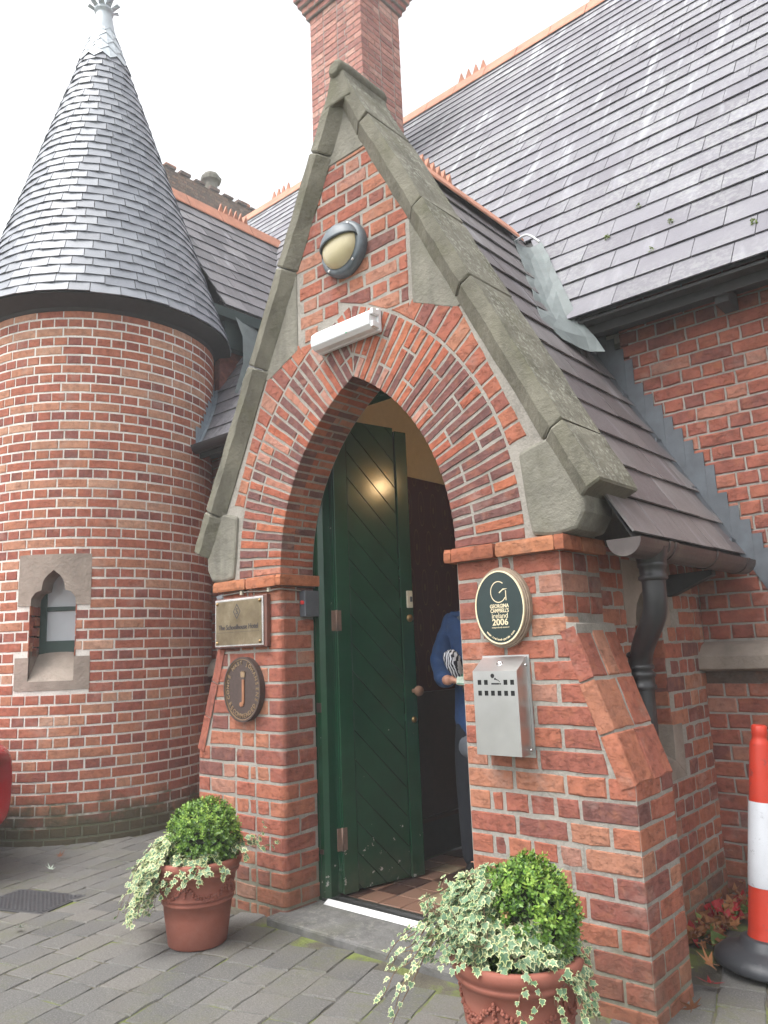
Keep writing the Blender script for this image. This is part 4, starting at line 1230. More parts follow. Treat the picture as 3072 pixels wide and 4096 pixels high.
# ------------------------------------------------------------------ turret
TX, TY, TR = -3.398, .794, 1.022
tur = thing('turret', 'round red brick turret with a tall pointed conical slate roof', 'turret', (TX, TY, 0))
TZ0, TZ1 = -.04, 4.19
mb = MB()
ns = 96
def cyl(th, r, z): return (TX+r*math.cos(th), TY+r*math.sin(th), z)
W0, W1 = math.radians(-50.0+1.6), math.radians(-39.2+1.6)     # window opening
W0, W1 = math.radians(-56.0), math.radians(-37.0)
WZ0, WZ1 = 1.155, 1.735
HZ0, HZ1 = 1.735, 2.128; H0, H1 = math.radians(-62.4), math.radians(-31.3)
S0, S1 = math.radians(-62.8), math.radians(-31.0); SZ0, SZ1 = 1.10, 1.345
rm = TR-.0035
# mortar drum with the window opening left out
bands = [TZ0, 1.11, WZ1+.4, TZ1]
def drum(z0, z1, th0, th1, n):
    for i in range(n):
        a0 = th0+(th1-th0)*i/n; a1 = th0+(th1-th0)*(i+1)/n
        mb.poly([cyl(a0, rm, z0), cyl(a1, rm, z0), cyl(a1, rm, z1), cyl(a0, rm, z1)], smooth=False)
drum(TZ0, 1.11, 0, 2*PI, 96); drum(2.12, TZ1, 0, 2*PI, 96); drum(1.11, 2.12, W1+.01, W0-.01+2*PI, 88)
mb.build('mortar', M_mortarT, tur)
tb = []
nhd = 57     # headers round the drum
r = 0; z = -.03
while z < TZ1:
    hd = r % 2; cnt = nhd if hd else nhd//2
    stp = 2*PI/cnt; off = 0 if hd else stp*.25+.03
    for i in range(cnt):
        th = off+i*stp+R_.uniform(-.002, .002); t0, t1 = th+.0045/TR, th+stp-.0065/TR
        tc = (t0+t1)/2; tcn = (tc+PI) % (2*PI)-PI; zc = z+.034
        parts_ = [(t0, t1)]
        def cut(a0, a1):
            out = []
            for p0, p1 in parts_:
                q0, q1 = (p0+PI) % (2*PI)-PI, (p0+PI) % (2*PI)-PI+(p1-p0)
                if q1 <= a0 or q0 >= a1: out.append((q0, q1)); continue
                if q0 < a0-.02: out.append((q0, a0-.004))
                if q1 > a1+.02: out.append((a1+.004, q1))
            return out
        if HZ0-.01 < zc < HZ1: parts_ = cut(H0, H1)
        elif SZ0 < zc < SZ1+.005: parts_ = cut(S0, S1)
        elif SZ1 < zc < HZ0: parts_ = cut(W0, W1)
        for (p0, p1) in parts_:
            if p1-p0 < .02: continue
            nseg = 1 if p1-p0 < .15 else 2
            h = CM-.0145; b = .0035; rr_ = TR+R_.uniform(-.001, .0022); ths = [p0+(p1-p0)*k/nseg for k in range(nseg+1)]
            v = []; bt = b/TR; jz = lambda: R_.uniform(-.0016, .0016)
            for k, t in enumerate(ths):
                ti = t+(bt if k == 0 else (-bt if k == nseg else 0))
                v += [cyl(ti, rr_, z+b+jz()), cyl(ti, rr_, z+h-b+jz()), cyl(t, rr_-b, z+jz()), cyl(t, rr_-b, z+h+jz()), cyl(t, rr_-.05, z), cyl(t, rr_-.05, z+h)]
            f = []
            for k in range(nseg):
                A, B = 6*k, 6*k+6
                f += [(A, B, B+1, A+1), (A+2, B+2, B, A), (A+1, B+1, B+3, A+3), (A+4, B+4, B+2, A+2), (A+3, B+3, B+5, A+5)]
            f += [(0, 1, 3, 2), (2, 3, 5, 4), (6*nseg+1, 6*nseg, 6*nseg+2, 6*nseg+3), (6*nseg+3, 6*nseg+2, 6*nseg+4, 6*nseg+5)]
            nrm = Vector((math.cos(tc), math.sin(tc), 0))
            rnd = (R_.uniform(.0, .62) if hd else R_.uniform(.35, 1.0))
            if z < 1.3: rnd = R_.uniform(.05, .7) if R_.random() < .85 else R_.uniform(.6, 1)
            p = mesh_piece(v, f, min(.999, rnd), nrm)
            e_ = 6*nseg; p.sc2 = None
            p.sc = [Vector(v[0]), Vector(v[e_]), Vector(v[e_+1]), Vector(v[1])] if nrm.dot(CAM-Vector(v[0])) > 0 else None
            if p.sc is None: del p.sc; p.n = nrm
            tb.append(p)
    z += CM; r += 1
print('turret bricks', len(tb))
emit(tur, tb, 300, 'brick', 'more_brickwork', M_brickT)
# window reveals in brick, stone head, sill, frame, pane
win = MB()
twin = bpy.data.objects.new('window', None); C.objects.link(twin); twin.parent = tur; twin.location = (TR*math.cos(math.radians(-46.5)), TR*math.sin(math.radians(-46.5)), 1.4)
WC = (W0+W1)/2
def cmap(u, z, d=0.):   # u metres along the drum from the window axis, d depth inwards, parallel reveal
    th = WC+u/TR; n = Vector((math.cos(WC), math.sin(WC), 0)); q = Vector(cyl(th, TR+.003, z))
    return q-n*d
uw = (W1-W0)/2*TR
ogee = [(uw, 1.735), (uw*.99, 1.79), (uw*.80, 1.835), (uw*.52, 1.852), (uw*.50, 1.885), (uw*.45, 1.925), (uw*.28, 1.965), (0, 2.005)]
def half_stone(s, name, outline, inner, d=.21):
    """curved plate between outline (outer) and inner edge, given from bottom to top"""
    m_ = MB(); poly = outline+inner[::-1]
    # strips between inner and outer at equal parameter
    N_ = 10; n = len(inner)
    def samp(line, t):
        Ls = [0]
        for a, b in zip(line[:-1], line[1:]): Ls.append(Ls[-1]+math.hypot(b[0]-a[0], b[1]-a[1]))
        x = t*Ls[-1]
        for i in range(len(line)-1):
            if x <= Ls[i+1]+1e-9:
                k = (x-Ls[i])/max(1e-9, Ls[i+1]-Ls[i]); a, b = line[i], line[i+1]; return (a[0]+(b[0]-a[0])*k, a[1]+(b[1]-a[1])*k)
        return line[-1]
    M_ = 24
    ins = [samp(inner, i/M_) for i in range(M_+1)]; out = [samp(outline, i/M_) for i in range(M_+1)]
    for i in range(M_):
        for j in range(4):
            f = lambda p, q, k: (p[0]+(q[0]-p[0])*k, p[1]+(q[1]-p[1])*k)
            a = f(ins[i], out[i], j/4); b = f(ins[i], out[i], (j+1)/4); c_ = f(ins[i+1], out[i+1], (j+1)/4); d_ = f(ins[i+1], out[i+1], j/4)
            q = [cmap(s*p[0], p[1]) for p in (a, b, c_, d_)]; m_.poly(q if s > 0 else q[::-1])
        q = [cmap(s*ins[i][0], ins[i][1]), cmap(s*ins[i+1][0], ins[i+1][1]), cmap(s*ins[i+1][0], ins[i+1][1], d), cmap(s*ins[i][0], ins[i][1], d)]; m_.poly(q if s > 0 else q[::-1])
        q = [cmap(s*out[i][0], out[i][1], .03), cmap(s*out[i+1][0], out[i+1][1], .03), cmap(s*out[i+1][0], out[i+1][1]), cmap(s*out[i][0], out[i][1])]; m_.poly(q if s > 0 else q[::-1])
    o = m_.build(name, M_lintel, twin); return o
hw = (H1-H0)/2*TR
for s in (1, -1): half_stone(s, 'head_stone', [(hw, 1.735), (hw, 1.95), (hw, 2.128), (0, 2.128)], ogee)
sw_ = (S1-S0)/2*TR
for s in (1, -1): half_stone(s, 'sill_stone', [(sw_, 1.345), (sw_, 1.10), (0, 1.10)], [(uw, 1.345), (uw, 1.165), (0, 1.165)][::1], .03)
mb = MB()
K = 8
for i in range(K):
    a = -uw+2*uw*i/K; b = -uw+2*uw*(i+1)/K
    mb.poly([cmap(a, 1.166), cmap(b, 1.166), cmap(b*1.0, 1.40, .22), cmap(a*1.0, 1.40, .22)])
for s in (1, -1):
    q = [cmap(s*uw, 1.165), cmap(s*uw, 1.345), cmap(s*uw, 1.345, .22), cmap(s*uw, 1.345, .219), cmap(s*uw, 1.40, .22)]
    mb.poly([cmap(s*uw, 1.166), cmap(s*uw, 1.40), cmap(s*uw, 1.40, .22), cmap(s*uw, 1.40, .22)])
mb.build('sloping_sill', M_lintel, twin)
wb = []
for i in range(5):
    z = 1.350+i*CM
    if z+CM > 1.76: break
    for s in (1, -1):
        p0 = cmap(s*uw, z); p1 = cmap(s*uw, z, .15); n_ = Vector((math.cos(WC), math.sin(WC), 0)); side = Vector((-n_.y, n_.x, 0))*(-s)
        for a, b in (((.002, .098), (.106, .21)) if i % 2 else ((.002, .05), (.058, .155), (.163, .21))):
            U = -n_ if s < 0 else n_; O = p0 if s < 0 else p0
            q = [(a, 0), (b, 0), (b, CM-.011), (a, CM-.011)] if s < 0 else [(-b, 0), (-a, 0), (-a, CM-.011), (-b, CM-.011)]
            wb.append(prism_piece(q, Vector((O.x, O.y, z)), U, (0, 0, 1), side, .008, R_.random()*.7))
emit(tur, wb, 30, 'brick', 'reveal_brickwork', M_brickT)
mb = MB(); n_ = Vector((math.cos(WC), math.sin(WC), 0)); sd_ = Vector((-n_.y, n_.x, 0)); O = cmap(0, 0, .205)
def wq(u0, u1, z0, z1, d=.02): mb.prism([(u0, z0), (u1, z0), (u1, z1), (u0, z1)], O, sd_, EZ, n_, d)
wq(-uw-.02, -uw+.05, 1.36, 2.02); wq(uw-.05, uw+.02, 1.36, 2.02); wq(-uw+.05, uw-.05, 1.36, 1.47); wq(-uw+.05, uw-.05, 1.70, 1.735); mb.build('window_frame', M_darkgreen, twin, bevel=.004)
mb = MB(); O = cmap(0, 0, .22); wq(-uw, uw, 1.4, 1.735, .004); mb.build('pane', M_blind, twin)
mb = MB(); O = cmap(0, 0, .218); wq(-uw, uw, 1.735, 2.04, .004); mb.build('upper_pane', M_blind, twin)
# soffit under the eaves
mb = MB()
RE, ZE, ZA = 1.168, 4.233, 8.0; LEAN = Vector((-.075, -.065, 0))
def cone_pt(th, t, lift=0.):
    """t 0 at eaves .. 1 at the apex, slightly bell-cast at the foot"""
    rr_ = RE*(1-t)+.012*math.exp(-t*9); return Vector((TX+(rr_+lift*.93)*math.cos(th), TY+(rr_+lift*.93)*math.sin(th), ZE+(ZA-ZE)*t+lift*.3))+LEAN*t
for i in range(72):
    a0, a1 = 2*PI*i/72, 2*PI*(i+1)/72
    mb.poly([cyl(a1, TR-.02, 4.15), cyl(a0, TR-.02, 4.15), tuple(cone_pt(a0, 0)-Vector((0, 0, .012))), tuple(cone_pt(a1, 0)-Vector((0, 0, .012)))][::-1])
    for k in range(24):
        ta, tb_ = .98*(k/24)**1.5, .98*((k+1)/24)**1.5; mb.poly([cone_pt(a0, ta, -.012), cone_pt(a1, ta, -.012), cone_pt(a1, tb_, -.012), cone_pt(a0, tb_, -.012)])
mb.build('eaves_soffit', M_soffit, tur)
mb = MB(); mb.lathe([(TR-.01, 4.13), (TR+.012, 4.135), (TR+.016, 4.19)], (TX, TY, 0), 72); mb.build('wall_head', M_soffit, tur)
ts = []
NR = 33; TT = .80
for r in range(NR):
    t0 = TT*r/NR; t1 = t0+TT/NR*1.28
    rad = RE*(1-t0); wdt = .205-.085*r/NR; cnt = max(9, int(2*PI*rad/wdt)); stp = 2*PI/cnt; off = R_.uniform(0, stp) if r % 2 == 0 else off+stp*.5
    jj = [R_.uniform(-.14, .14) for _ in range(cnt)]
    for i in range(cnt):
        a0 = off+i*stp+jj[i]*stp+.003/max(rad, .1); a1 = off+(i+1)*stp+jj[(i+1) % cnt]*stp-.003/max(rad, .1)
        dz = R_.uniform(-.0016, .0016); l0 = .013+R_.uniform(0, .005); l1 = .001
        q = [cone_pt(a0, t0+dz, l0), cone_pt(a1, t0+dz+R_.uniform(-.0008, .0008), l0), cone_pt(a1, t1, l1), cone_pt(a0, t1, l1)]
        bkq = [cone_pt(a0, t0+dz, l0-.009), cone_pt(a1, t0+dz, l0-.009)]
        nrm = (q[1]-q[0]).cross(q[3]-q[0]).normalized()
        p = mesh_piece(q+bkq, [(0, 1, 2, 3), (4, 5, 1, 0), (0, 3, 4), (5, 2, 1)], R_.random(), nrm); ts.append(p)
print('turret slates', len(ts))
emit(tur, ts, 300, 'cone_slate', 'more_cone_slates', M_slateT)
# lead dressing at the tip: rows of pointed sheets
ld = []
for r in range(6):
    t0 = TT-.014+r*.028; t1 = t0+.05; cnt = 11-r
    for i in range(cnt):
        a0 = 2*PI*(i+.5*(r % 2))/cnt; a1 = a0+2*PI/cnt; am = (a0+a1)/2; l = .017-.001*r
        q = [cone_pt(a0, t0+.016, l), cone_pt(am, t0-.004, l+.004), cone_pt(a1, t0+.016, l), cone_pt(a1, t1, l-.010), cone_pt(am, t1, l-.008), cone_pt(a0, t1, l-.010)]
        ld.append(mesh_piece(q, [(0, 1, 4, 5), (1, 2, 3, 4)], R_.random(), (q[2]-q[0]).cross(q[5]-q[0]).normalized()))
emit(tur, ld, 60, 'lead_sheet', 'more_lead_sheets', M_zinc)
tip = cone_pt(0, .985); tip = Vector((TX, TY, tip.z))+LEAN
mb = MB(); zc_ = tip.z-.30
mb.lathe([(.15, zc_-.1), (.115, zc_+.05), (.085, zc_+.22), (.075, zc_+.26), (.095, zc_+.27), (.095, zc_+.30), (.07, zc_+.31), (.065, zc_+.42), (.03, zc_+.5), (.02, zc_+.8), (.001, zc_+.82)], (tip.x, tip.y, 0), 20); mb.build('finial', M_zinc, tur)
for i in range(8):
    a = 2*PI*i/8; d = Vector((math.cos(a), math.sin(a), 0)); t_ = Vector((-d.y, d.x, 0)); b = Vector((tip.x, tip.y, zc_+.30))
    mb = MB(); mb.mesh([b+d*.07-t_*.03, b+d*.07+t_*.03, b+d*.14+Vector((0, 0, .06))+t_*.03, b+d*.17+Vector((0, 0, .05)), b+d*.14+Vector((0, 0, .06))-t_*.03, b+d*.1+Vector((0, 0, .05))], [(0, 1, 5), (1, 2, 5), (2, 3, 5), (3, 4, 5), (4, 0, 5), (1, 0, 4, 3, 2)]); mb.build('finial_leaf', M_zinc, tur)
# spider-stained bolt hole in the wall
mb = MB(); th = math.radians(-12.2)
# ------------------------------------------------------------------ main building
main = thing('main_building', 'long red brick school building with steep patched slate roof behind the porch', 'building', (2.5, YM, 0))
mb = MB(); mb.box((PR-.25, YM+.006, -.05), (4.6, YM+.25, 3.6)); mb.box((-3.3, YM+.006, -.05), (PL+.25, YM+.25, 3.6)); mb.box((PL+.2, YM+.02, 3.05), (PR-.2, YM+.10, 3.42))
# plinth below the string is a little proud
mb.box((PR-.1, YM-.036, -.05), (4.6, YM+.01, 1.06)); mb.box((-3.0, YM-.036, -.05), (PL+.1, YM+.01, 1.06)); mb.build('mortar', M_mortarM, main)
wbk = rows_on((0, YM-.042, 0), EY, NF, PR-.02, 4.5, -.03, 1.06, CM, 'english', D=.08, rndf=rf)
wbk += rows_on((0, YM, 0), EY, NF, PR-.3, 4.5, 1.285, 3.36, CM, 'english', D=.08, rndf=rf, start=1,
               clips=lambda u, z: [(-RSL, -1, -(RIDGE_Z+RSL*XC)+.0)] if z > 1.69 else [(-1, 0, -PR)])
wbk += rows_on((0, YM-.042, 0), EY, NF, -2.9, PL+.1, -.03, 1.06, CM, 'english', D=.08, rndf=rf)
wbk += rows_on((0, YM, 0), EY, NF, -2.9, PL+.1, 1.285, 3.36, CM, 'english', D=.08, rndf=rf)
print('wall bricks', len(wbk))
emit(main, wbk, 210, 'brick', 'more_brickwork', M_brickM)
for x0, x1 in ((PR-.05, 2.62), (2.626, 4.4), (-2.9, -1.6), (-1.594, PL+.05)):
    mb = MB(); mb.mesh([(x, y, z) for x in (x0, x1) for y, z in ((YM+.01, 1.275), (YM-.05, 1.255), (YM-.115, 1.20), (YM-.115, 1.135), (YM-.02, 1.12))], [(0, 1, 6, 5), (1, 2, 7, 6), (2, 3, 8, 7), (3, 4, 9, 8), (4, 3, 2, 1, 0), (5, 6, 7, 8, 9)])
    mb.build('string_stone', M_lintel, main, bevel=.004)
mb = MB(); mb.box((PR, YM-.028, 1.06), (4.4, YM, 1.125)); mb.box((-2.9, YM-.028, 1.06), (PL, YM, 1.125)); mb.build('string_shadow_strip', M_brickdark, main)  # dark strip stands in for the shadow below the string stones
# roof slates
SR = Vector((0, 1, T_M)).normalized(); RG_Y = 4.72; RG_Z = EV_Z+T_M*(RG_Y-EV_Y); LR = (RG_Y-EV_Y)/SR.y
def val(u, v):      # valley against the porch roof, and the chimney is left to pass through
    z = EV_Z+SR.z*v; out = []
    if z < 4.12:
        if u > XC: out.append((-RSL, -SR.z, -(RIDGE_Z+RSL*XC-EV_Z)-.10))
        else: out.append((RSL, -SR.z, -(RIDGE_Z-RSL*XC-EV_Z)-.06))
    return out
ms = slates((0, EV_Y, EV_Z), EY, SR, -6.5, 4.6, 0, LR, .2015, .325, clips=val, th=.007, jit=.006, wv=.06)
mb = MB(); 
A0 = Vector((-6.8, EV_Y+.02, EV_Z)); 
def rp(x, v, d=0.): return Vector((x, EV_Y, EV_Z))+SR*v+Vector((0, -SR.z, SR.y))*d
zi = (RIDGE_Z-EV_Z)/SR.z
for q in ([(-6.6, 0), (XC-.56, 0), (XC, zi), (XC, LR), (-6.6, LR)], [(XC+.56, 0), (4.7, 0), (4.7, LR), (XC, LR), (XC, zi)]):
    mb.poly([rp(x, v, -.012) for x, v in q])
mb.poly([(-6.6, RG_Y, RG_Z), (4.7, RG_Y, RG_Z), (4.7, 8.4, EV_Z), (-6.6, 8.4, EV_Z)])
# eaves boards and soffit
mb.box((XC+.62, EV_Y+.10, EV_Z-.085), (4.7, EV_Y+.125, EV_Z-.02)); mb.box((-3.2, EV_Y+.03, EV_Z-.10), (XC-.62, EV_Y+.055, EV_Z-.02))
mb.box((XC+.62, EV_Y+.02, EV_Z-.03), (4.7, YM+.1, EV_Z-.014)); mb.box((-3.2, EV_Y+.05, EV_Z-.03), (XC-.62, YM+.1, EV_Z-.012))
mb.build('eaves_boarding', M_soffit, main)
for i in range(5):
    mb = MB(); x = 1.95+i*.62; mb.box((x, EV_Y+.13, EV_Z-.12), (x+.07, YM-.003, EV_Z-.035)); mb.build('rafter_foot', M_soffit, main)
print('main slates', len(ms))
emit(main, ms, 300, 'roof_slate', 'more_roof_slates', M_slate)
# ridge with occasional crests
for i in range(22):
    x = -6.4+i*.46
    if x > 3.6: break
    ridge_tile('ridge_tile', main, (x, RG_Y, RG_Z+.03), (x+.452, RG_Y, RG_Z+.03), .13, crest=((4, .13) if i % 4 == 2 else None), drop=.16)
mossp = [(2.18, 1.36), (1.70, 1.55), (1.62, 1.42), (2.30, 1.62), (1.45, 1.75), (1.28, 1.62)]
for i, (x, y) in enumerate(mossp):
    c_ = Vector((x, y, EV_Z+T_M*(y-EV_Y)+.03)); mbm = MB(); rr = random.Random(i)
    for k in range(60):
        d = Vector((rr.gauss(0, 1), rr.gauss(0, 1), rr.gauss(0, 1))).normalized(); q = c_+d*rr.uniform(.006, .019); t_ = d.orthogonal().normalized()*.005
        mbm.poly([q-t_, q+t_, q+d*.008], 0, rr.random())
    o = mbm.build('moss_clump', M_moss, main); o['kind'] = 'stuff'
# chimney stack
CHX0, CHX1, CHY0, CHY1 = -2.70, -1.88, 2.95, 3.64; CT = 8.95
chim = bpy.data.objects.new('chimney', None); C.objects.link(chim); chim.parent = main; chim.location = (-2.29-2.5, 3.3-YM, 5.5)
mb = MB(); mb.box((CHX0+.006, CHY0+.006, 5.3), (CHX1-.006, CHY1-.006, CT)); mb.build('mortar', M_mortarM, chim)
cb = []
z = 5.75; r = 0; h = CM-.0105
def crow(x0, x1, y0, y1, z, r, cb, hh=h):
    E1, E2 = (.215, .1025) if r % 2 else (.1025, .215)
    for (cx_, s, yy) in ((x1, 1, y0), (x0, -1, y0)):
        cb.append(bull(cx_, yy, z, hh, E1, E2, s, 1, .006, R_.random()))
    row_fill(0, (x1-x0)-2*E1-.02, z, hh, [.215, .1025] if r % 2 else [.1025, .215, .1025], (x0+E1+.01, y0, 0), EY, NF, .09, cb)
    row_fill(0, (y1-y0)-E2-.01, z, hh, [.215] if r % 2 else [.1025, .215], (x1, y0+E2+.01, 0), (0, 1, 0), (1, 0, 0), .09, cb)
    row_fill(0, (y1-y0)-E2-.01, z, hh, [.215], (x0, y1, 0), (0, -1, 0), (-1, 0, 0), .09, cb)
while z < 8.78:
    crow(CHX0, CHX1, CHY0, CHY1, z, r, cb); z += CM; r += 1
for k in range(8):
    o_ = .035*(k+1) if k < 4 else (.14 if k < 6 else .10)
    crow(CHX0-o_, CHX1+o_, CHY0-o_, CHY1+o_, z, r, cb); z += CM; r += 1
mb = MB()
for k in range(8):
    o_ = (.035*(k+1) if k < 4 else (.14 if k < 6 else .10))-.006; zz_ = z-(8-k)*CM
    mb.box((CHX0-o_, CHY0-o_, zz_-.009), (CHX1+o_, CHY1+o_, zz_+CM-.011))
mb.build('corbel_core', M_mortarM, chim)
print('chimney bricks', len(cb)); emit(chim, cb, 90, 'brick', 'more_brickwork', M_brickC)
# left gutter of the main eaves
lg = thing('gutter', 'short dark gutter between the turret and the mossy left coping', 'gutter', (-1.9, EV_Y-.05, EV_Z-.08))
mb = MB()
n = 10; ya, zc_ = EV_Y-.035, EV_Z-.012; r_ = .065; rg = []
for x in (-3.0, XC-.75):
    rg.append([(x, ya+r_*math.cos(PI+PI*k/n), zc_+r_*math.sin(PI+PI*k/n)) for k in range(n+1)]+[(x, ya+(r_-.007)*math.cos(2*PI-PI*k/n), zc_+(r_-.007)*math.sin(2*PI-PI*k/n)) for k in range(n+1)])
m_ = 2*(n+1); mb.mesh(rg[0]+rg[1], [(k, (k+1) % m_, m_+(k+1) % m_, m_+k) for k in range(m_)]+[tuple(range(m_)), tuple(range(2*m_-1, m_-1, -1))]); mb.build('trough', M_iron, lg, recalc=True)
# stepped lead flashing, right: porch roof against the wall
fl_ = thing('stepped_flashing', 'grey stepped lead flashing between the porch slates and the red wall', 'flashing', (1.6, YM, 1.7))
x = XC+.60
i = 0
while x < PR+.36:
    zr = porch_z(x+.055); zt = math.ceil((zr+.27)/CM)*CM-.004
    mb = MB(); mb.prism([(x-.0, porch_z(x)-.0+.0), (x+.052, porch_z(x+.052)), (x+.052, zt), (x, zt+.0)], (0, YM-.008-.002*(i % 2), 0), EY, EZ, NF, .004); mb.build('lead_step', M_lead, fl_)
    x += .0485; i += 1
mb = MB()
for k in range(14):
    xa = XC+.58+k*.055; xb = xa+.056
    for (y0_, y1_, l0, l1) in ((YM-.085, YM-.014, .010, .016),):
        mb.poly([(xa, y0_, porch_z(xa)+l0*2), (xb, y0_, porch_z(xb)+l0*2), (xb, y1_, porch_z(xb)+l1*2), (xa, y1_, porch_z(xa)+l1*2)])
        mb.poly([(xa, y0_, porch_z(xa)+.02), (xb, y0_, porch_z(xb)+.02), (xb, y0_, porch_z(xb)+l0*2), (xa, y0_, porch_z(xa)+l0*2)])
    if k % 3 == 0: mb.box((xb-.004, YM-.086, porch_z(xb)+.016), (xb+.004, YM-.016, porch_z(xb)+.040))
mb.build('lead_soaker', M_lead, fl_)
# lead dressed round the turret on the left roof slope
ft = thing('stepped_flashing', 'blue grey stepped lead flashing where the left roof meets the round turret', 'flashing', (-2.5, 1.3, 3.3))
for i in range(15):
    y = EV_Y-.04+i*.042
    if (y-TY) > TR-.12: break
    xs = TX+math.sqrt(TR**2-(y-TY)**2)+.004; y2 = y+.042; xs2 = TX+math.sqrt(max(0, TR**2-(y2-TY)**2))+.004
    zb_, zt = EV_Z+T_M*(y-EV_Y), math.ceil((EV_Z+T_M*(y2-EV_Y)+.11)/CM)*CM
    mb = MB(); mb.mesh([(xs+.006, y, zb_), (xs2+.006, y2, zb_+.06), (xs2+.004, y2, zt), (xs+.004, y, zt)], [(0, 1, 2, 3), (3, 2, 1, 0)]); mb.build('lead_step', M_leadlight, ft)
mb = MB()
for i in range(12):
    y = EV_Y-.03+i*.05; xs = TX+math.sqrt(TR**2-(y-TY)**2); y2 = y+.05; xs2 = TX+math.sqrt(max(.02, TR**2-(y2-TY)**2))
    za, z2 = EV_Z+T_M*(y-EV_Y), EV_Z+T_M*(y2-EV_Y)
    mb.poly([(xs, y, za+.03), (xs+.06, y, za+.035), (xs2+.06, y2, z2+.035), (xs2, y2, z2+.03)])
mb.build('lead_soaker', M_leadlight, ft)
# valley lead by the porch ridge: creased sheet from the ridge end to below the main eaves
vl = thing('valley_lead', 'crumpled pale lead valley sheet between porch slates and main roof eaves', 'flashing', (1.0, 1.25, 3.3))
mb = MB(); rr = random.Random(5); nu, nv = 5, 11; vs = []
for j in range(nv+1):
    t = j/nv       # 0 bottom lip, 1 at the ridge
    # left edge on the porch slope, right edge on the main slope
    zL = 2.86+t*(3.95-2.86); xL = XC+(RIDGE_Z-zL)/RSL; yv = EV_Y+(zL-EV_Z)/T_M
    L = Vector((xL-.035, min(yv-.20+.06*t, 1.25+.30*t), porch_z(xL-.035)+.035)) if t > 0 else Vector((xL-.03, 1.0, porch_z(xL-.03)+.035))
    if zL < EV_Z+.05: R = Vector((xL+.075+.03*(1-t), EV_Y+.04, max(zL+.05, 2.90)))
    else: R = rp(xL+.085, (zL+.075-EV_Z)/SR.z, .032)
    Mv = Vector((xL, yv-.02 if zL > EV_Z else EV_Y+.02, zL-.0+.01)) if zL > EV_Z else (L+R)/2+Vector((-.02, .05, -.03))
    for i in range(nu+1):
        s = i/nu; p = L*(1-s)**2+Mv*2*s*(1-s)+R*s*s
        p += Vector((rr.uniform(-1, 1), rr.uniform(-1, 1), rr.uniform(-1, 1)))*.0055; vs.append(p)
fs = [(j*(nu+1)+i, j*(nu+1)+i+1, (j+1)*(nu+1)+i+1, (j+1)*(nu+1)+i) for j in range(nv) for i in range(nu)]
mb.mesh(vs, fs); o = mb.build('lead_sheet', M_leadgreen, vl)
sm_ = o.modifiers.new('solid', 'SOLIDIFY'); sm_.thickness = .004
# rounded lead end below the eaves
mb = MB(); mb.lathe([(.001, 0), (.03, .0), (.042, .03), (.045, .13), (.04, .16)], (1.215, EV_Y+.03, 2.88), 14); mb.build('lead_end', M_lead, vl)
mb = MB(); mb.tube(smooth([(XC+.09, 1.56, 4.0), (XC+.2, 1.5, 3.98), (XC+.27, 1.45, 3.93), (XC+.33, 1.46, 3.86)], 2), .008, 6); mb.build('white_cable', M_white, vl)
# ------------------------------------------------------------------ gabled wing behind the turret
wing = thing('side_wing', 'slate roofed wing with smooth red ridge tiles, half hidden by the turret cone', 'building', (-4.2, 2.5, 0))
WRX, WRZ = -4.0, 6.64; WEX, WEZ = -2.62, 4.68
SW = Vector((WRX-WEX, 0, WRZ-WEZ)); WL = SW.length; SW.normalize()
ws = slates((WEX, 0, WEZ), (0, 1, 0), SW, 1.62, 3.9, 0, WL, .222, .30, clips=lambda u, v: [(T_M, -SW.z, WEZ-EV_Z+T_M*EV_Y+.02)] if True else None, th=.007, wv=.05)
M_slateW = slate_mat('wing slate', [(0, (.085, .082, .092)), (.4, (.13, .125, .136)), (.75, (.16, .152, .165)), (1, (.185, .18, .19))], .55, .1, .5, 'x')
emit(wing, ws, 80, 'roof_slate', 'more_roof_slates', M_slateW)
mb = MB(); mb.poly([(WEX+.01, 1.62, WEZ-.02), (WEX+.01, 3.9, WEZ-.02), (WRX, 3.9, WRZ-.02), (WRX, 1.62, WRZ-.02)]); mb.poly([(WRX, 1.62, WRZ-.02), (WRX, 3.9, WRZ-.02), (2*WRX-WEX, 3.9, WEZ-.02), (2*WRX-WEX, 1.62, WEZ-.02)]); mb.build('roof_boarding', M_soffit, wing)
mb = MB(); mb.box((-5.2, 1.66, 0), (WEX-.14, 3.2, WEZ-.04)); mb.mesh([(WEX-.14, 1.665, WEZ-.05), (2*WRX-WEX+.14, 1.665, WEZ-.05), (WRX, 1.665, WRZ-.05)], [(1, 0, 2)]); mb.build('wall', M_brickM, wing)
mb = MB(); mb.box((WEX-.12, 1.0, WEZ-.13), (WEX+.02, 3.2, WEZ-.03)); mb.box((WEX-.14, 1.66, WEZ-.40), (WEX-.05, 3.2, WEZ-.13)); mb.build('box_gutter', M_fascia, wing)
for i in range(5):
    y = 1.62+i*.47
    ridge_tile('ridge_tile', wing, (WRX, y, WRZ+.03), (WRX, y+.462, WRZ+.03), .12, crest=((6, .12) if i in (2,) else None), drop=.15)
mb = MB(); mb.mesh([(WEX+.01, 1.72, WEZ-.05), (WEX+.07, 1.78, WEZ-.30), (WEX+.15, 1.72, WEZ-.62), (WEX+.30, 1.5, WEZ-1.0), (WEX-.03, 2.0, WEZ-.02), (WEX+.0, 2.1, WEZ-.30), (WEX+.05, 2.05, WEZ-.62), (WEX+.2, 1.82, WEZ-1.0)], [(0, 1, 5, 4), (1, 2, 6, 5), (2, 3, 7, 6), (4, 5, 1, 0), (5, 6, 2, 1), (6, 7, 3, 2)]); o = mb.build('lead_apron', M_leadgreen, wing)
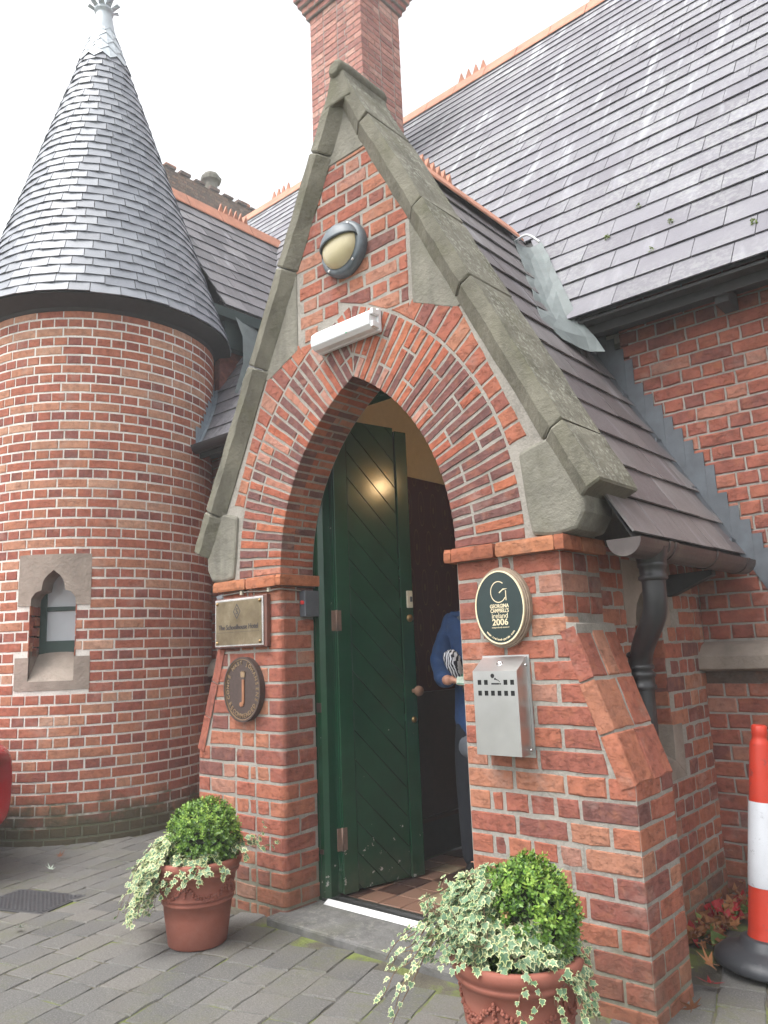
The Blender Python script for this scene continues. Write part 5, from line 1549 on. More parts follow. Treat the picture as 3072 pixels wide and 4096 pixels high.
# ------------------------------------------------------------------ distant house beyond the wing
far = thing('distant_house', 'distant dark brick parapet with one squat clay chimney pot', 'house', (-12.5, 8, 0))
FX, FZ_ = -12, 13.35
fb = []
mb = MB(); mb.box((FX-3, 5.5, 0), (FX-.006, 10.2, FZ_-.1)); mb.build('wall', M_brickdark, far)
fb = rows_on((FX, 0, 0), (0, 1, 0), (1, 0, 0), 6.0, 10.0, 12.2, FZ_-.02, .085, 'english', D=.05, rndf=rf)
emit(far, fb, 120, 'brick', 'more_brickwork', M_brickdark)
mb = MB()
for i in range(9): mb.box((FX-.3, 6.0+i*.45, FZ_-.01), (FX+.05, 6.0+i*.45+.3, FZ_+.04+.03*(i % 2)))
mb.build('coping', M_brickdark, far)
for nm, y in (('chimney_pot', 8.48),):
    mb = MB(); mb.lathe([(.18, -.6), (.17, .3), (.20, .34), (.27, .38), (.28, .47), (.22, .50), (.2, .58), (.17, .6)], (FX-.25, y, FZ_+.02), 8, smooth=False); mb.build(nm, M_panel, far)
for i, y in enumerate((6.95, 9.3)):
    mb = MB(); mb.box((FX-.2, y, FZ_+.04), (FX, y+.3, FZ_+.12)); mb.build('ridge_tile', M_terra_ridge, far)
# ------------------------------------------------------------------ fittings on the front
def P3(o, u, z, d=0.): return Vector((o[0]+u, o[1]-d, o[2]+z))
def text(body, size, x, z, y, name, parent, mat, extr=.0015, font_bold=False, rot=0., align='CENTER', sx=1.):
    cu = bpy.data.curves.new(name, 'FONT'); cu.body = body; cu.size = size; cu.align_x = align; cu.align_y = 'CENTER'; cu.extrude = extr; cu.resolution_u = 3
    if font_bold: cu.offset = size*.018
    o = bpy.data.objects.new('tmp', cu); C.objects.link(o)
    me = bpy.data.meshes.new_from_object(o.evaluated_get(bpy.context.evaluated_depsgraph_get()))
    bpy.data.objects.remove(o); bpy.data.curves.remove(cu)
    L = wloc(parent)
    M = Matrix.Translation((x-L.x, y-L.y, z-L.z)) @ Matrix.Rotation(PI/2, 4, 'X') @ Matrix.Rotation(rot, 4, 'Z') @ Matrix.Diagonal((sx, 1, 1, 1))
    me.transform(M); me.name = name; me.materials.clear(); me.materials.append(mat)
    ob = bpy.data.objects.new(name, me); C.objects.link(ob); ob.parent = parent; ob.color = (0, 0, 0, 1)
    return ob
def join(objs, name):
    bm = bmesh.new()
    for o in objs: bm.from_mesh(o.data)
    me = bpy.data.meshes.new(name); bm.to_mesh(me); bm.free(); me.materials.append(objs[0].data.materials[0])
    p = objs[0].parent
    for o in objs: bpy.data.objects.remove(o)
    ob = bpy.data.objects.new(name, me); C.objects.link(ob); ob.parent = p; ob.color = (0, 0, 0, 1); return ob
def ring_text(body, size, cx, cz, rx, rz, a0, a1, y, name, parent, mat, inward=False):
    n = len(body); out = []
    for i, ch in enumerate(body):
        if ch == ' ': continue
        t = a0+(a1-a0)*i/(n-1); x = cx+rx*math.sin(t); z = cz+rz*math.cos(t)
        rot = -t if not inward else PI-t
        out.append(text(ch, size, x, z, y, name, parent, mat, .002, True, rot))
    return join(out, name)
# brass hotel plate on a mahogany board
px0, px1, pz0, pz1 = -.535, -.115, 1.345, 1.61
bp = thing('brass_plaque', 'rectangular brass name plaque screwed to the left pier under the ledge', 'plaque', ((px0+px1)/2, 0, pz0))
mb = MB(); mb.box((px0-.002, -.028, pz0-.006), (px1+.022, -.001, pz1+.006)); mb.build('backing_board', M_mahog, bp, bevel=.003)
mb = MB(); mb.box((px0, -.036, pz0), (px1, -.027, pz1)); mb.build('bevelled_edge', M_brassedge, bp, bevel=.004)
mb = MB(); mb.box((px0+.012, -.0375, pz0+.012), (px1-.012, -.030, pz1-.012)); mb.build('plate', M_brass, bp)
for x in (px0+.024, px1-.024):
    for z in (pz0+.024, pz1-.024):
        mb = MB(); mb.lathe([(.009, 0), (.009, .003), (.006, .007), (.001, .008)], n=12, axis=Matrix.Translation((x, -.0375, z)) @ Matrix.Rotation(PI/2, 4, 'X')); mb.build('screw_cap', M_brassk, bp)
pc = (px0+px1)/2
text('The Schoolhouse Hotel', .040, pc, 1.452, -.0385, 'lettering', bp, M_engrave, .0008, False, 0, 'CENTER', .90)
mb = MB()
def dia(mb, cx, cz, a, b, y, t):
    o_ = [(0, -b), (a, 0), (0, b), (-a, 0)]; i_ = [(0, -b+t*1.6), (a-t*1.2, 0), (0, b-t*1.6), (-a+t*1.2, 0)]
    for k in range(4):
        j = (k+1) % 4; mb.poly([(cx+o_[k][0], y, cz+o_[k][1]), (cx+o_[j][0], y, cz+o_[j][1]), (cx+i_[j][0], y, cz+i_[j][1]), (cx+i_[k][0], y, cz+i_[k][1])])
dia(mb, pc-.01, 1.538, .032, .043, -.0382, .005); mb.build('emblem', M_engrave, bp)
text('S', .046, pc-.01, 1.537, -.0384, 'emblem_letter', bp, M_engrave, .0006)
mb = MB(); mb.box((px0+.02, -.0384, 1.425), (px1-.03, -.0374, 1.4262)); mb.build('underline', M_engrave, bp)
# oval cast bronze plaque
oc = (-.305, 1.117); ow, oh = .157, .172
ob_ = thing('bronze_plaque', 'oval dark bronze plaque with raised letters and a tall letter J', 'plaque', (oc[0], 0, oc[1]-oh))
def oval(mb, cx, cz, rx, rz, y0, y1, n=48, cap=True, mi=0):
    a_ = [(cx+rx*math.cos(2*PI*k/n), y0, cz+rz*math.sin(2*PI*k/n)) for k in range(n)]; b_ = [(cx+rx*math.cos(2*PI*k/n), y1, cz+rz*math.sin(2*PI*k/n)) for k in range(n)]
    mb.mesh(a_+b_, [(k, (k+1) % n, n+(k+1) % n, n+k) for k in range(n)], mi, smooth=True)
    if cap: mb.poly(a_, mi)
def oval_ring(mb, cx, cz, rx, rz, w_, y0, y1, n=48):
    A = lambda k, d, y: (cx+(rx-d)*math.cos(2*PI*k/n), y, cz+(rz-d)*math.sin(2*PI*k/n))
    for k in range(n):
        mb.poly([A(k, 0, y0), A(k+1, 0, y0), A(k+1, w_, y0), A(k, w_, y0)], smooth=True)
        mb.poly([A(k, 0, y1), A(k+1, 0, y1), A(k+1, 0, y0), A(k, 0, y0)], smooth=True); mb.poly([A(k, w_, y0), A(k+1, w_, y0), A(k+1, w_, y1), A(k, w_, y1)], smooth=True)
mb = MB(); oval(mb, oc[0]+.004, oc[1], ow, oh, -.028, -.001); mb.build('plate', M_bronze, ob_)
mb = MB(); oval_ring(mb, oc[0]+.004, oc[1], ow, oh, .009, -.036, -.026); mb.build('rim', M_bronze, ob_)
mb = MB(); oval_ring(mb, oc[0]+.004, oc[1], ow-.010, oh-.010, .004, -.033, -.027); mb.build('inner_rim', M_bronzehi, ob_)
ring_text('CONDÉ NAST JOHANSENS', .031, oc[0]+.004, oc[1], ow-.032, oh-.032, math.radians(-108), math.radians(112), -.029, 'raised_lettering', ob_, M_bronzehi)
ring_text('RECOMMENDED', .031, oc[0]+.004, oc[1], ow-.032, oh-.032, math.radians(236), math.radians(128), -.029, 'raised_lettering', ob_, M_bronzehi, True)
mb = MB()
jx, jz = oc[0]+.004, oc[1]
pts = [(jx+.009, jz+.052), (jx+.009, jz-.06), (jx+.006, jz-.076), (jx-.004, jz-.084), (jx-.012, jz-.082)]
for a_, b_ in zip(pts[:-1], pts[1:]):
    d = Vector((b_[0]-a_[0], 0, b_[1]-a_[1])).normalized(); s = Vector((d.z, 0, -d.x))*.0085
    A, B = Vector((a_[0], -.034, a_[1])), Vector((b_[0], -.034, b_[1])); mb.mesh([A-s, A+s, B+s, B-s, *(q+Vector((0, .006, 0)) for q in (A-s, A+s, B+s, B-s))], [(0, 1, 2, 3), (0, 4, 5, 1), (2, 6, 7, 3), (1, 5, 6, 2), (3, 7, 4, 0)])
oval(mb, jx-.010, jz-.078, .010, .011, -.0345, -.027, 14); mb.build('raised_letter', M_copperj, ob_, recalc=True)
mb = MB(); cz = jz+.064
mb.prism([(jx-.008, cz), (jx+.024, cz), (jx+.026, cz+.022), (jx+.03, cz+.03), (jx+.018, cz+.024), (jx+.016, cz+.034), (jx+.008, cz+.026), (jx+.0, cz+.034), (jx-.002, cz+.024), (jx-.014, cz+.03), (jx-.010, cz+.022)], (0, -.034, 0), EY, EZ, NF, .007); mb.build('raised_crown', M_bronzehi, ob_)
# oval green guide plaque on an oak back
gc = (1.372, 1.448); gw_, gh_ = .118, .150
gp = thing('green_plaque', 'oval dark green plaque with cream lettering on the right pier', 'plaque', (gc[0], 0, gc[1]-gh_))
mb = MB()
for rx, y0, y1 in ((.012, -.022, -.001), (.006, -.030, -.022), (0.0, -.036, -.030)): oval(mb, gc[0], gc[1], gw_+rx+.002, gh_+rx+.002, y0, y1)
mb.build('backing_board', M_oak, gp)
mb = MB(); oval(mb, gc[0], gc[1], gw_-.002, gh_-.002, -.0405, -.035); mb.build('plate', M_plaqueg, gp)
mb = MB(); oval_ring(mb, gc[0], gc[1], gw_-.001, gh_-.001, .0055, -.0425, -.036); mb.build('gold_rim', M_gold, gp)
yy = -.0408
mb = MB(); rr_ = .042; n = 26; c_ = (gc[0]+.0, gc[1]+.062)
for i in range(n):
    t0 = math.radians(52)+math.radians(275)*i/n; t1 = math.radians(52)+math.radians(275)*(i+1)/n; w_ = .0034
    q = lambda t, r: (c_[0]+r*.92*math.cos(t), yy-.0006, c_[1]+r*1.05*math.sin(t)); mb.poly([q(t0, rr_), q(t1, rr_), q(t1, rr_-w_), q(t0, rr_-w_)][::-1])
mb.mesh([(c_[0]+.002, yy-.0006, c_[1]-.002), (c_[0]+.022, yy-.0006, c_[1]+.012), (c_[0]+.045, yy-.0006, c_[1]+.011), (c_[0]+.022, yy-.0006, c_[1]+.0065), (c_[0]+.004, yy-.0006, c_[1]-.006)], [(0, 4, 3, 1), (1, 3, 2)])
mb.mesh([(c_[0]+.033, yy-.0006, c_[1]-.036), (c_[0]+.0365, yy-.0006, c_[1]-.036), (c_[0]+.0365, yy-.0006, c_[1]+.004), (c_[0]+.033, yy-.0006, c_[1]+.004)], [(0, 1, 2, 3)])
mb.build('printed_initial', M_gold, gp)
text('GEORGINA', .0215, gc[0], gc[1]+.004, yy, 'lettering', gp, M_gold, .0006, True, 0, 'CENTER', .82)
text("CAMPBELL'S", .0215, gc[0], gc[1]-.0145, yy, 'lettering', gp, M_gold, .0006, True, 0, 'CENTER', .76)
text('ireland', .030, gc[0], gc[1]-.035, yy, 'lettering', gp, M_gold, .0006, False, 0, 'CENTER', .95)
text('2006', .036, gc[0], gc[1]-.061, yy, 'lettering', gp, M_gold, .0006, True, 0, 'CENTER', 1.06)
text('Independently assessed', .0088, gc[0], gc[1]-.081, yy, 'lettering', gp, M_gold, .0004)
ring_text('www.ireland-guide.com', .0125, gc[0], gc[1], gw_-.022, gh_-.020, math.radians(220), math.radians(140), yy, 'lettering', gp, M_gold, True)
# cigarette bin
bx0, bx1, bz0, bz1, bd = 1.255, 1.462, .872, 1.195, .088
cb_ = thing('cigarette_bin', 'brushed steel wall cigarette bin with two rows of square slots', 'ash bin', ((bx0+bx1)/2, 0, bz0))
mb = MB(); T = .055
def bxp(x, y, z): return (x, y, z)
sx0, sx1 = bx0, bx1
side = [(-bd, bz0), (-bd, bz1), (-.006, bz1+T), (-.006, bz0)]
# front panel with real slots
holes = []; 
cols = [bx0+.022+k*.0306 for k in range(6)]
for k in range(6): holes.append((cols[k], bz1-.095))
for k in (0, 1, 4, 5): holes.append((cols[k], bz1-.053))
hs_ = .0175
xs = sorted({bx0, bx1} | {c for h_ in holes for c in (h_[0], h_[0]+hs_)}); zs = sorted({bz0, bz1} | {c for h_ in holes for c in (h_[1], h_[1]+hs_*1.1)})
for i in range(len(xs)-1):
    for j in range(len(zs)-1):
        mx_, mz_ = (xs[i]+xs[i+1])/2, (zs[j]+zs[j+1])/2
        if any(a < mx_ < a+hs_ and b < mz_ < b+hs_*1.1 for a, b in holes): continue
        mb.poly([(xs[i], -bd, zs[j]), (xs[i+1], -bd, zs[j]), (xs[i+1], -bd, zs[j+1]), (xs[i], -bd, zs[j+1])])
mb.poly([(bx0, -bd, bz1), (bx1, -bd, bz1), (bx1, -.006, bz1+T), (bx0, -.006, bz1+T)])
mb.poly([(bx1, y, z) for y, z in side][::-1]); mb.poly([(bx0, y, z) for y, z in side]); mb.poly([(bx0, -bd, bz0), (bx0, -.006, bz0), (bx1, -.006, bz0), (bx1, -bd, bz0)])
mb.build('casing', M_steel, cb_)
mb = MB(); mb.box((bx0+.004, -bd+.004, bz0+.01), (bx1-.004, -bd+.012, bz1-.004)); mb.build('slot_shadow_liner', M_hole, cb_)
mb = MB(); mb.box((bx0-.004, -.0055, bz0-.012), (bx1+.010, -.001, bz1+T+.005)); mb.build('back_plate', M_steel, cb_)
mb = MB(); yk = -bd-.0006; kx, kz = cols[2]+.004, bz1-.052
mb.box((kx, yk, kz), (kx+.036, yk+.0005, kz+.0062)); mb.box((kx+.038, yk, kz), (kx+.041, yk+.0005, kz+.0062)); mb.box((kx+.0425, yk, kz), (kx+.045, yk+.0005, kz+.0062))
for (dx, dz, r) in ((.007, .034, .009), (.019, .022, .0045), (.027, .019, .003), (.033, .016, .0025), (.038, .012, .002)): 
    a_ = []; mb.poly([(kx+dx+r*math.cos(2*PI*k/14), yk, kz+dz+r*math.sin(2*PI*k/14)) for k in range(14)])
mb.build('smoking_symbol', M_hole, cb_)
mb = MB(); nrm = Vector((0, -T, bd-.006)).normalized(); mb.lathe([(.014, 0), (.014, .005), (.01, .006), (.008, .002), (.001, .002)], n=18, axis=Matrix.Translation((bx0+.105, -bd*.5, bz1+T*.46)) @ nrm.to_track_quat('Z', 'Y').to_matrix().to_4x4()); mb.build('lock', M_chrome, cb_)
for z in (bz0+.02, bz1+.02):
    mb = MB(); mb.lathe([(.006, 0), (.006, .004), (.001, .005)], n=10, axis=Matrix.Translation((bx1+.006, -.03, z)) @ Matrix.Rotation(PI/2, 4, 'Y')); mb.build('rivet', M_chrome, cb_)
# bulkhead lamp with eyelid
lc = (.548, 3.36); lr = .150
bl = thing('bulkhead_lamp', 'round grey eyelid wall lamp with amber glass high in the gable', 'lamp', (lc[0], 0, lc[1]))
fwd = Matrix.Translation((lc[0], 0, lc[1])) @ Matrix.Rotation(PI/2, 4, 'X')   # local z -> -Y
mb = MB(); mb.lathe([(lr-.002, .001), (lr, .006), (lr, .034), (lr-.012, .048), (lr-.034, .056), (lr-.036, .045)], n=40, axis=fwd); mb.build('base_ring', M_bulk, bl)
mb = MB(); n = 28; Rg = lr-.034
def dome(t, f, k=1.): # f 0 rim..1 pole
    r = Rg*math.cos(f*PI/2)*k; return fwd @ Vector((r*math.cos(t), r*math.sin(t), .05+.062*math.sin(f*PI/2)*k))
for i in range(n):
    for j in range(7):
        mb.poly([dome(2*PI*i/n, j/7), dome(2*PI*(i+1)/n, j/7), dome(2*PI*(i+1)/n, (j+1)/7), dome(2*PI*i/n, (j+1)/7)], smooth=True)
mb.build('diffuser', M_amber, bl, recalc=True)
mb = MB(); tilt = math.radians(8)
for i in range(16):
    for j in range(8):
        def ey(t, f): # hood over the upper part: sphere cap cut by a plane
            a_ = PI*t; z0_ = .02; zz_ = (Rg+.006)*math.sin(a_); xx = (Rg+.006)*math.cos(a_); 
            k = f; zc_ = z0_+(zz_-z0_)*(1-k) if zz_ > z0_ else zz_
            r2 = min(.999, (xx*xx+zc_*zc_)/(Rg+.006)**2); h_ = .05+.070*math.sqrt(1-r2)
            c_, s_ = math.cos(tilt), math.sin(tilt); return fwd @ Vector((xx*c_-zc_*s_, xx*s_+zc_*c_, h_))
        mb.poly([ey(i/16, j/8), ey((i+1)/16, j/8), ey((i+1)/16, (j+1)/8), ey(i/16, (j+1)/8)], smooth=True)
o = mb.build('eyelid_hood', M_bulk, bl, recalc=True); sm_ = o.modifiers.new('solid', 'SOLIDIFY'); sm_.thickness = .008; sm_.offset = 1
for t in (math.radians(62), math.radians(-48), math.radians(232)):
    mb = MB(); mb.lathe([(.007, 0), (.007, .006), (.003, .006), (.003, .002)], n=12, axis=fwd @ Matrix.Translation((.131*math.cos(t), .131*math.sin(t), .05))); mb.build('screw', M_chrome, bl)
# emergency light
el = thing('emergency_light', 'white oblong emergency light above the point of the arch', 'light fitting', (.55, 0, 2.87))
ex0, ex1, ez0, ez1 = .345, .772, 2.842, 2.955
mb = MB(); mb.box((ex0, -.028, ez0-.004), (ex1, -.001, ez1+.004)); mb.build('base_tray', M_white, el, bevel=.006)
prof = [(-.026, ez0), (-.060, ez0+.004), (-.082, ez0+.022), (-.086, ez0+.05), (-.080, ez1-.03), (-.05, ez1-.004), (-.026, ez1)]
mb = MB(); n = len(prof); vs = [(x, y, z) for x in (ex0+.003, ex1-.012) for y, z in prof]; mb.mesh(vs, [(i, i+1, n+i+1, n+i) for i in range(n-1)]+[tuple(range(n))[::-1], tuple(range(n, 2*n))], smooth=False); mb.build('diffuser', M_white, el, bevel=.004, recalc=True)
for z0_ in (ez0+.008, ez1-.04):
    mb = MB(); mb.box((ex1-.013, -.074, z0_), (ex1+.005, -.03, z0_+.03)); mb.build('clip', M_white, el, bevel=.003)
mb = MB(); mb.lathe([(.004, 0), (.003, .004), (.001, .005)], n=8, axis=Matrix.Translation((ex0+.26, -.084, ez0+.022)) @ Matrix.Rotation(PI/2, 4, 'X')); mb.build('indicator', M_led, el)
# grey box with the red button, cable under the ledge
pb = thing('push_button_box', 'small grey box with a red button under the left ledge beside the door', 'button box', (XL+.02, .18, 1.50))
mb = MB(); mb.box((XL+.001, .13, 1.49), (XL+.048, .232, 1.63)); mb.build('box', M_greybox, pb, bevel=.004)
mb = MB(); mb.lathe([(.011, 0), (.011, .012), (.006, .016), (.001, .017)], n=12, axis=Matrix.Translation((XL+.03, .13, 1.565)) @ Matrix.Rotation(PI/2, 4, 'X')); mb.build('button', M_redbtn, pb)
mb = MB(); mb.tube(smooth([(-.50, -.012, ZL-.018), (-.3, -.013, ZL-.010), (-.1, -.014, ZL-.024), (XL, -.012, ZL-.016), (XL+.012, .05, ZL-.02), (XL+.014, .13, ZL-.025)], 2), .0045, 6); mb.build('cable', M_cable, pb)
for x in (-.33, -.10):
    mb = MB(); mb.box((x, -.02, ZL-.026), (x+.016, -.006, ZL-.004)); mb.build('cable_clip', M_cream, pb)
ps = thing('pipe_stub', 'dark rounded pipe end poking out below the left ledge end', 'pipe', (PL-.05, .1, 1.62))
mb = MB(); mb.tube([(PL+.01, .08, 1.62), (PL-.05, .06, 1.615), (PL-.075, .03, 1.60)], .045, 12); mb.build('pipe_end', M_greybox, ps)
# ------------------------------------------------------------------ flower pots with box and ivy
def pot(name_label, c, rot):
    t = thing('flower_pot', name_label, 'flower pot', (c[0], c[1], 0), 'terracotta pots flanking the door')
    h = .375
    prof = [(.001, .004), (.128, 0), (.134, .006), (.150, .12), (.158, .185), (.165, .188), (.165, .197), (.159, .2), (.160, .207), (.168, .21), (.168, .219), (.162, .224), (.176, .30), (.184, .305), (.192, .315), (.192, .323), (.187, .327), (.196, .335), (.203, .350), (.203, h-.008), (.197, h), (.183, h), (.178, h-.01), (.172, h-.05), (.001, h-.05)]
    mb = MB(); mb.lathe(prof[:-1], (c[0], c[1], 0), 48); mb.build('body', M_terra, t)
    mb = MB(); mb.lathe([(.172, h-.052), (.09, h-.035), (.001, h-.03)], (c[0], c[1], 0), 20); mb.build('soil', M_soil, t)
    # swags of fruit between ties
    for k in range(5):
        a0 = rot+2*PI*k/5; mbs = MB(); rr = random.Random(k)
        for i in range(17):
            f = i/16; a = a0+2*PI/5*(.06+.88*f); z = .272-.052*math.sin(PI*f); r = .166+(z-.222)*.17
            for q in range(3):
                p = Vector((c[0]+r*math.cos(a+rr.uniform(-.015, .015)), c[1]+r*math.sin(a), z+rr.uniform(-.009, .009)*(.6+math.sin(PI*f))))
                s = rr.uniform(.006, .0095)
                mbs.mesh([p+Vector(v)*s for v in ((1, 0, 0), (-1, 0, 0), (0, 1, 0), (0, -1, 0), (0, 0, 1), (0, 0, -1))], [(0, 2, 4), (2, 1, 4), (1, 3, 4), (3, 0, 4), (2, 0, 5), (1, 2, 5), (3, 1, 5), (0, 3, 5)], smooth=True)
        mbs.build('garland', M_terra, t)
        mbt = MB()
        for i in range(9):
            z = .285-i*.006; r = .168+(z-.222)*.17; p = Vector((c[0]+r*math.cos(a0+rr.uniform(-.05, .05)*(i/9)), c[1]+r*math.sin(a0+rr.uniform(-.05, .05)*(i/9)), z)); s = .0075
            mbt.mesh([p+Vector(v)*s for v in ((1, 0, 0), (-1, 0, 0), (0, 1, 0), (0, -1, 0), (0, 0, 1), (0, 0, -1))], [(0, 2, 4), (2, 1, 4), (1, 3, 4), (3, 0, 4), (2, 0, 5), (1, 2, 5), (3, 1, 5), (0, 3, 5)], smooth=True)
        mbt.build('tassel', M_terra, t)
    return t
PLc, PRc = Vector((-.145, -.42, 0)), Vector((1.677, -.55, 0))
pot('terracotta pot under the cream edged ivy, standing left of the green door', PLc, .3)
pot('terracotta pot cut by the bottom edge, standing in front of the right pier', PRc, 1.1)
def leaf_quad(mb, p, d, up, L, W, mi, rnd):
    d = d.normalized(); s = d.cross(up); s = s.normalized() if s.length > 1e-4 else d.orthogonal().normalized(); n = s.cross(d)
    a = p; b = p+d*L*.5+s*W*.5+n*L*.06; c_ = p+d*L; e = p+d*L*.5-s*W*.5+n*L*.06
    mb.mesh([a, b, c_, e], [(0, 1, 2), (0, 2, 3)], mi, rnd)
def box_ball(c, R, H, label, seed, dry):
    rr = random.Random(seed)
    t = thing('box_shrub', label, 'shrub', tuple(c), 'clipped box shrubs in the pots')
    mb = MB(); nsh = 1350
    lump = [(Vector((rr.gauss(0, 1), rr.gauss(0, 1), rr.gauss(0, 1))).normalized(), rr.uniform(-.10, .10)) for _ in range(26)]
    for i in range(nsh):
        d = Vector((rr.gauss(0, 1), rr.gauss(0, 1), rr.gauss(0, 1)+.15)).normalized()
        if d.z < -.62: continue
        k = 1.
        for l, s in lump:
            q = d.dot(l)
            if q > .8: k += s*(q-.8)/.2
        rad = k*rr.choice([1, 1, .97, .93, .85, .75])
        p = c+Vector((d.x*R*rad, d.y*R*rad, d.z*H*rad))
        # a sprig: several opposite leaves
        ax_ = (d+Vector((rr.uniform(-.6, .6), rr.uniform(-.6, .6), rr.uniform(-.1, .9)))).normalized()
        tipy = 1 if (rad > .95 and d.z > .25 and rr.random() < .45) else 0
        if dry and rad > .9 and d.z < .5 and rr.random() < .035: tipy = 2
        for q in range(4):
            o_ = p+ax_*(q*.0075-.012); side = ax_.orthogonal().normalized(); side = Matrix.Rotation(q*PI/2+rr.uniform(-.4, .4), 3, ax_) @ side
            for sg in (1, -1):
                leaf_quad(mb, o_, side*sg+ax_*.55, ax_, rr.uniform(.014, .021), rr.uniform(.008, .012), tipy, rr.random())
        leaf_quad(mb, p+ax_*.018, ax_, d.orthogonal(), .012, .007, 1 if tipy != 2 else 2, rr.random())
    o = mb.build('foliage', [M_box, M_boxtip, M_boxdry], t); o['kind'] = 'stuff'
    mb = MB(); n = 16; core = []
    mb.lathe([(R*.3, -H*.7)]+[(R*.74*math.cos(f), H*.74*math.sin(f)) for f in [(-.8+i*.29) for i in range(8)]]+[(.001, H*.74)], tuple(c), 14); mb.build('inner_twigs', M_twig, t)
    mb = MB(); mb.tube([c+Vector((0, 0, -H*1.0)), c+Vector((.005, 0, -H*.5)), c], .012, 8); mb.build('stem', M_twig, t)
    return t
box_ball(PLc+Vector((.02, .02, .445)), .165, .175, 'bright green clipped box dome in the pot left of the door', 3, False)
box_ball(PRc+Vector((.02, .025, .44)), .16, .195, 'clipped box dome with brown specks in the front right pot', 9, True)
# ivy leaf meshes: five lobes, green inside a cream margin
def ivy_mesh(var, cream):
    rr = random.Random(40+var)
    out = [(0, 0), (.30, -.12), (.50, .10), (.34, .30), (.46, .62), (.20, .58), (0, 1.0), (-.20, .60), (-.45, .62), (-.33, .30), (-.5, .10), (-.30, -.12)]
    out = [(x*rr.uniform(.9, 1.1), y*rr.uniform(.94, 1.06)) for x, y in out]
    cx, cy = 0, .3; k = cream
    inn = [(cx+(x-cx)*k*rr.uniform(.9, 1.08), cy+(y-cy)*k*rr.uniform(.9, 1.08)) for x, y in out]
    zf = lambda x, y: .12*abs(x)-.22*(y-.35)**2+rr.uniform(-.02, .02)
    v = [(x, y, zf(x, y)) for x, y in out]+[(x, y, zf(x, y)+.005) for x, y in inn]+[(cx, cy, 0)]
    n = len(out); f = []; m = []
    for i in range(n):
        j = (i+1) % n
        f.append((i, j, n+j, n+i)); m.append(1); f.append((n+i, n+j, 2*n)); m.append(0)
    me = bpy.data.meshes.new('ivy_leaf'); me.from_pydata(v, [], f); me.materials.append(M_ivyg); me.materials.append(M_ivyc); me.polygons.foreach_set('material_index', m); me.update()
    return me, v, f, m
IVY = [ivy_mesh(i, k) for i, k in enumerate((.66, .74, .80, .60, .86))]
def ivy(label, base, strands, seed, size, singles=300):
    rr = random.Random(seed)
    t = thing('ivy_plant', label, 'ivy', tuple(base), 'trailing ivy in the pots')
    leaves = []; stems = MB()
    for st in strands:
        P0, pts_, dens, sz, cr = st
        P = smooth([Vector(p) for p in pts_], 2)
        stems.tube(P, [.0022*(1-.55*i/len(P)) for i in range(len(P))], 5)
        # walk along
        d_acc = 0; nextd = rr.uniform(0, dens)
        tot = sum((b-a).length for a, b in zip(P[:-1], P[1:])); run = 0
        for a_, b_ in zip(P[:-1], P[1:]):
            seg_ = (b_-a_).length
            while nextd < d_acc+seg_:
                f = (nextd-d_acc)/seg_; p = a_.lerp(b_, f); tg = (b_-a_).normalized()
                fr_ = nextd/max(tot, 1e-3)
                out_ = (p-Vector((base[0], base[1], p.z))); out_ = out_.normalized() if out_.length > 1e-3 else Vector((1, 0, 0))
                nrm = (out_*rr.uniform(.2, 1.)+Vector((rr.uniform(-.6, .6), rr.uniform(-.6, .6), rr.uniform(.3, 1.1)))).normalized()
                nrm = (nrm+(CAM-p).normalized()*.35).normalized()
                dd = tg+out_*.6+Vector((rr.uniform(-1, 1), rr.uniform(-1, 1), rr.uniform(-1.1, .15))); dd = (dd-nrm*dd.dot(nrm)).normalized()
                s = sz*rr.uniform(.7, 1.2)*(1-.4*fr_)
                pet = p+dd*s*.35+nrm*.008
                x_ = dd.cross(nrm).normalized()
                M = Matrix(((x_.x*s, dd.x*s, nrm.x*s, pet.x), (x_.y*s, dd.y*s, nrm.y*s, pet.y), (x_.z*s, dd.z*s, nrm.z*s, pet.z), (0, 0, 0, 1)))
                if pet.z > .004: leaves.append((M, rr.choice(cr), rr.random()))
                nextd += dens*rr.uniform(.6, 1.4)
            d_acc += seg_
    stems.build('stems', M_stem, t)
    def vis(M):
        q = proj(M.translation)
        return -1e9 if q is None or not (-10 < q[0] < 3082 and -10 < q[1] < 4106) else M.to_scale().x/q[2]-(.0 if (CAM-M.translation).dot(M.translation-Vector(base)) > 0 else .02)
    leaves.sort(key=lambda q: -vis(q[0]))
    for M, k, rn in leaves[:singles]:
        o = bpy.data.objects.new('leaf', IVY[k][0]); C.objects.link(o); o.parent = t; o.matrix_local = Matrix.Translation(-Vector(base)) @ M; o.color = (rn, 0, 0, 1)
    if leaves[singles:]:
        mb = MB()
        for M, k, rn in leaves[singles:]:
            me, v, f, m = IVY[k]; n0 = len(mb.v); mb.v += [tuple(M @ Vector(q)) for q in v]
            for ff, mm in zip(f, m): mb.f.append(tuple(n0+i for i in ff)); mb.m.append(mm); mb.r.append(rn+.001); mb.sm.append(False)
        o = mb.build('more_leaves', [M_ivyg, M_ivyc], t); o['kind'] = 'stuff'
    print('ivy leaves', len(leaves))
rr = random.Random(21)
IR = Vector((.755, .655, 0)); IF = Vector((.655, -.755, 0))      # picture right, towards the viewer
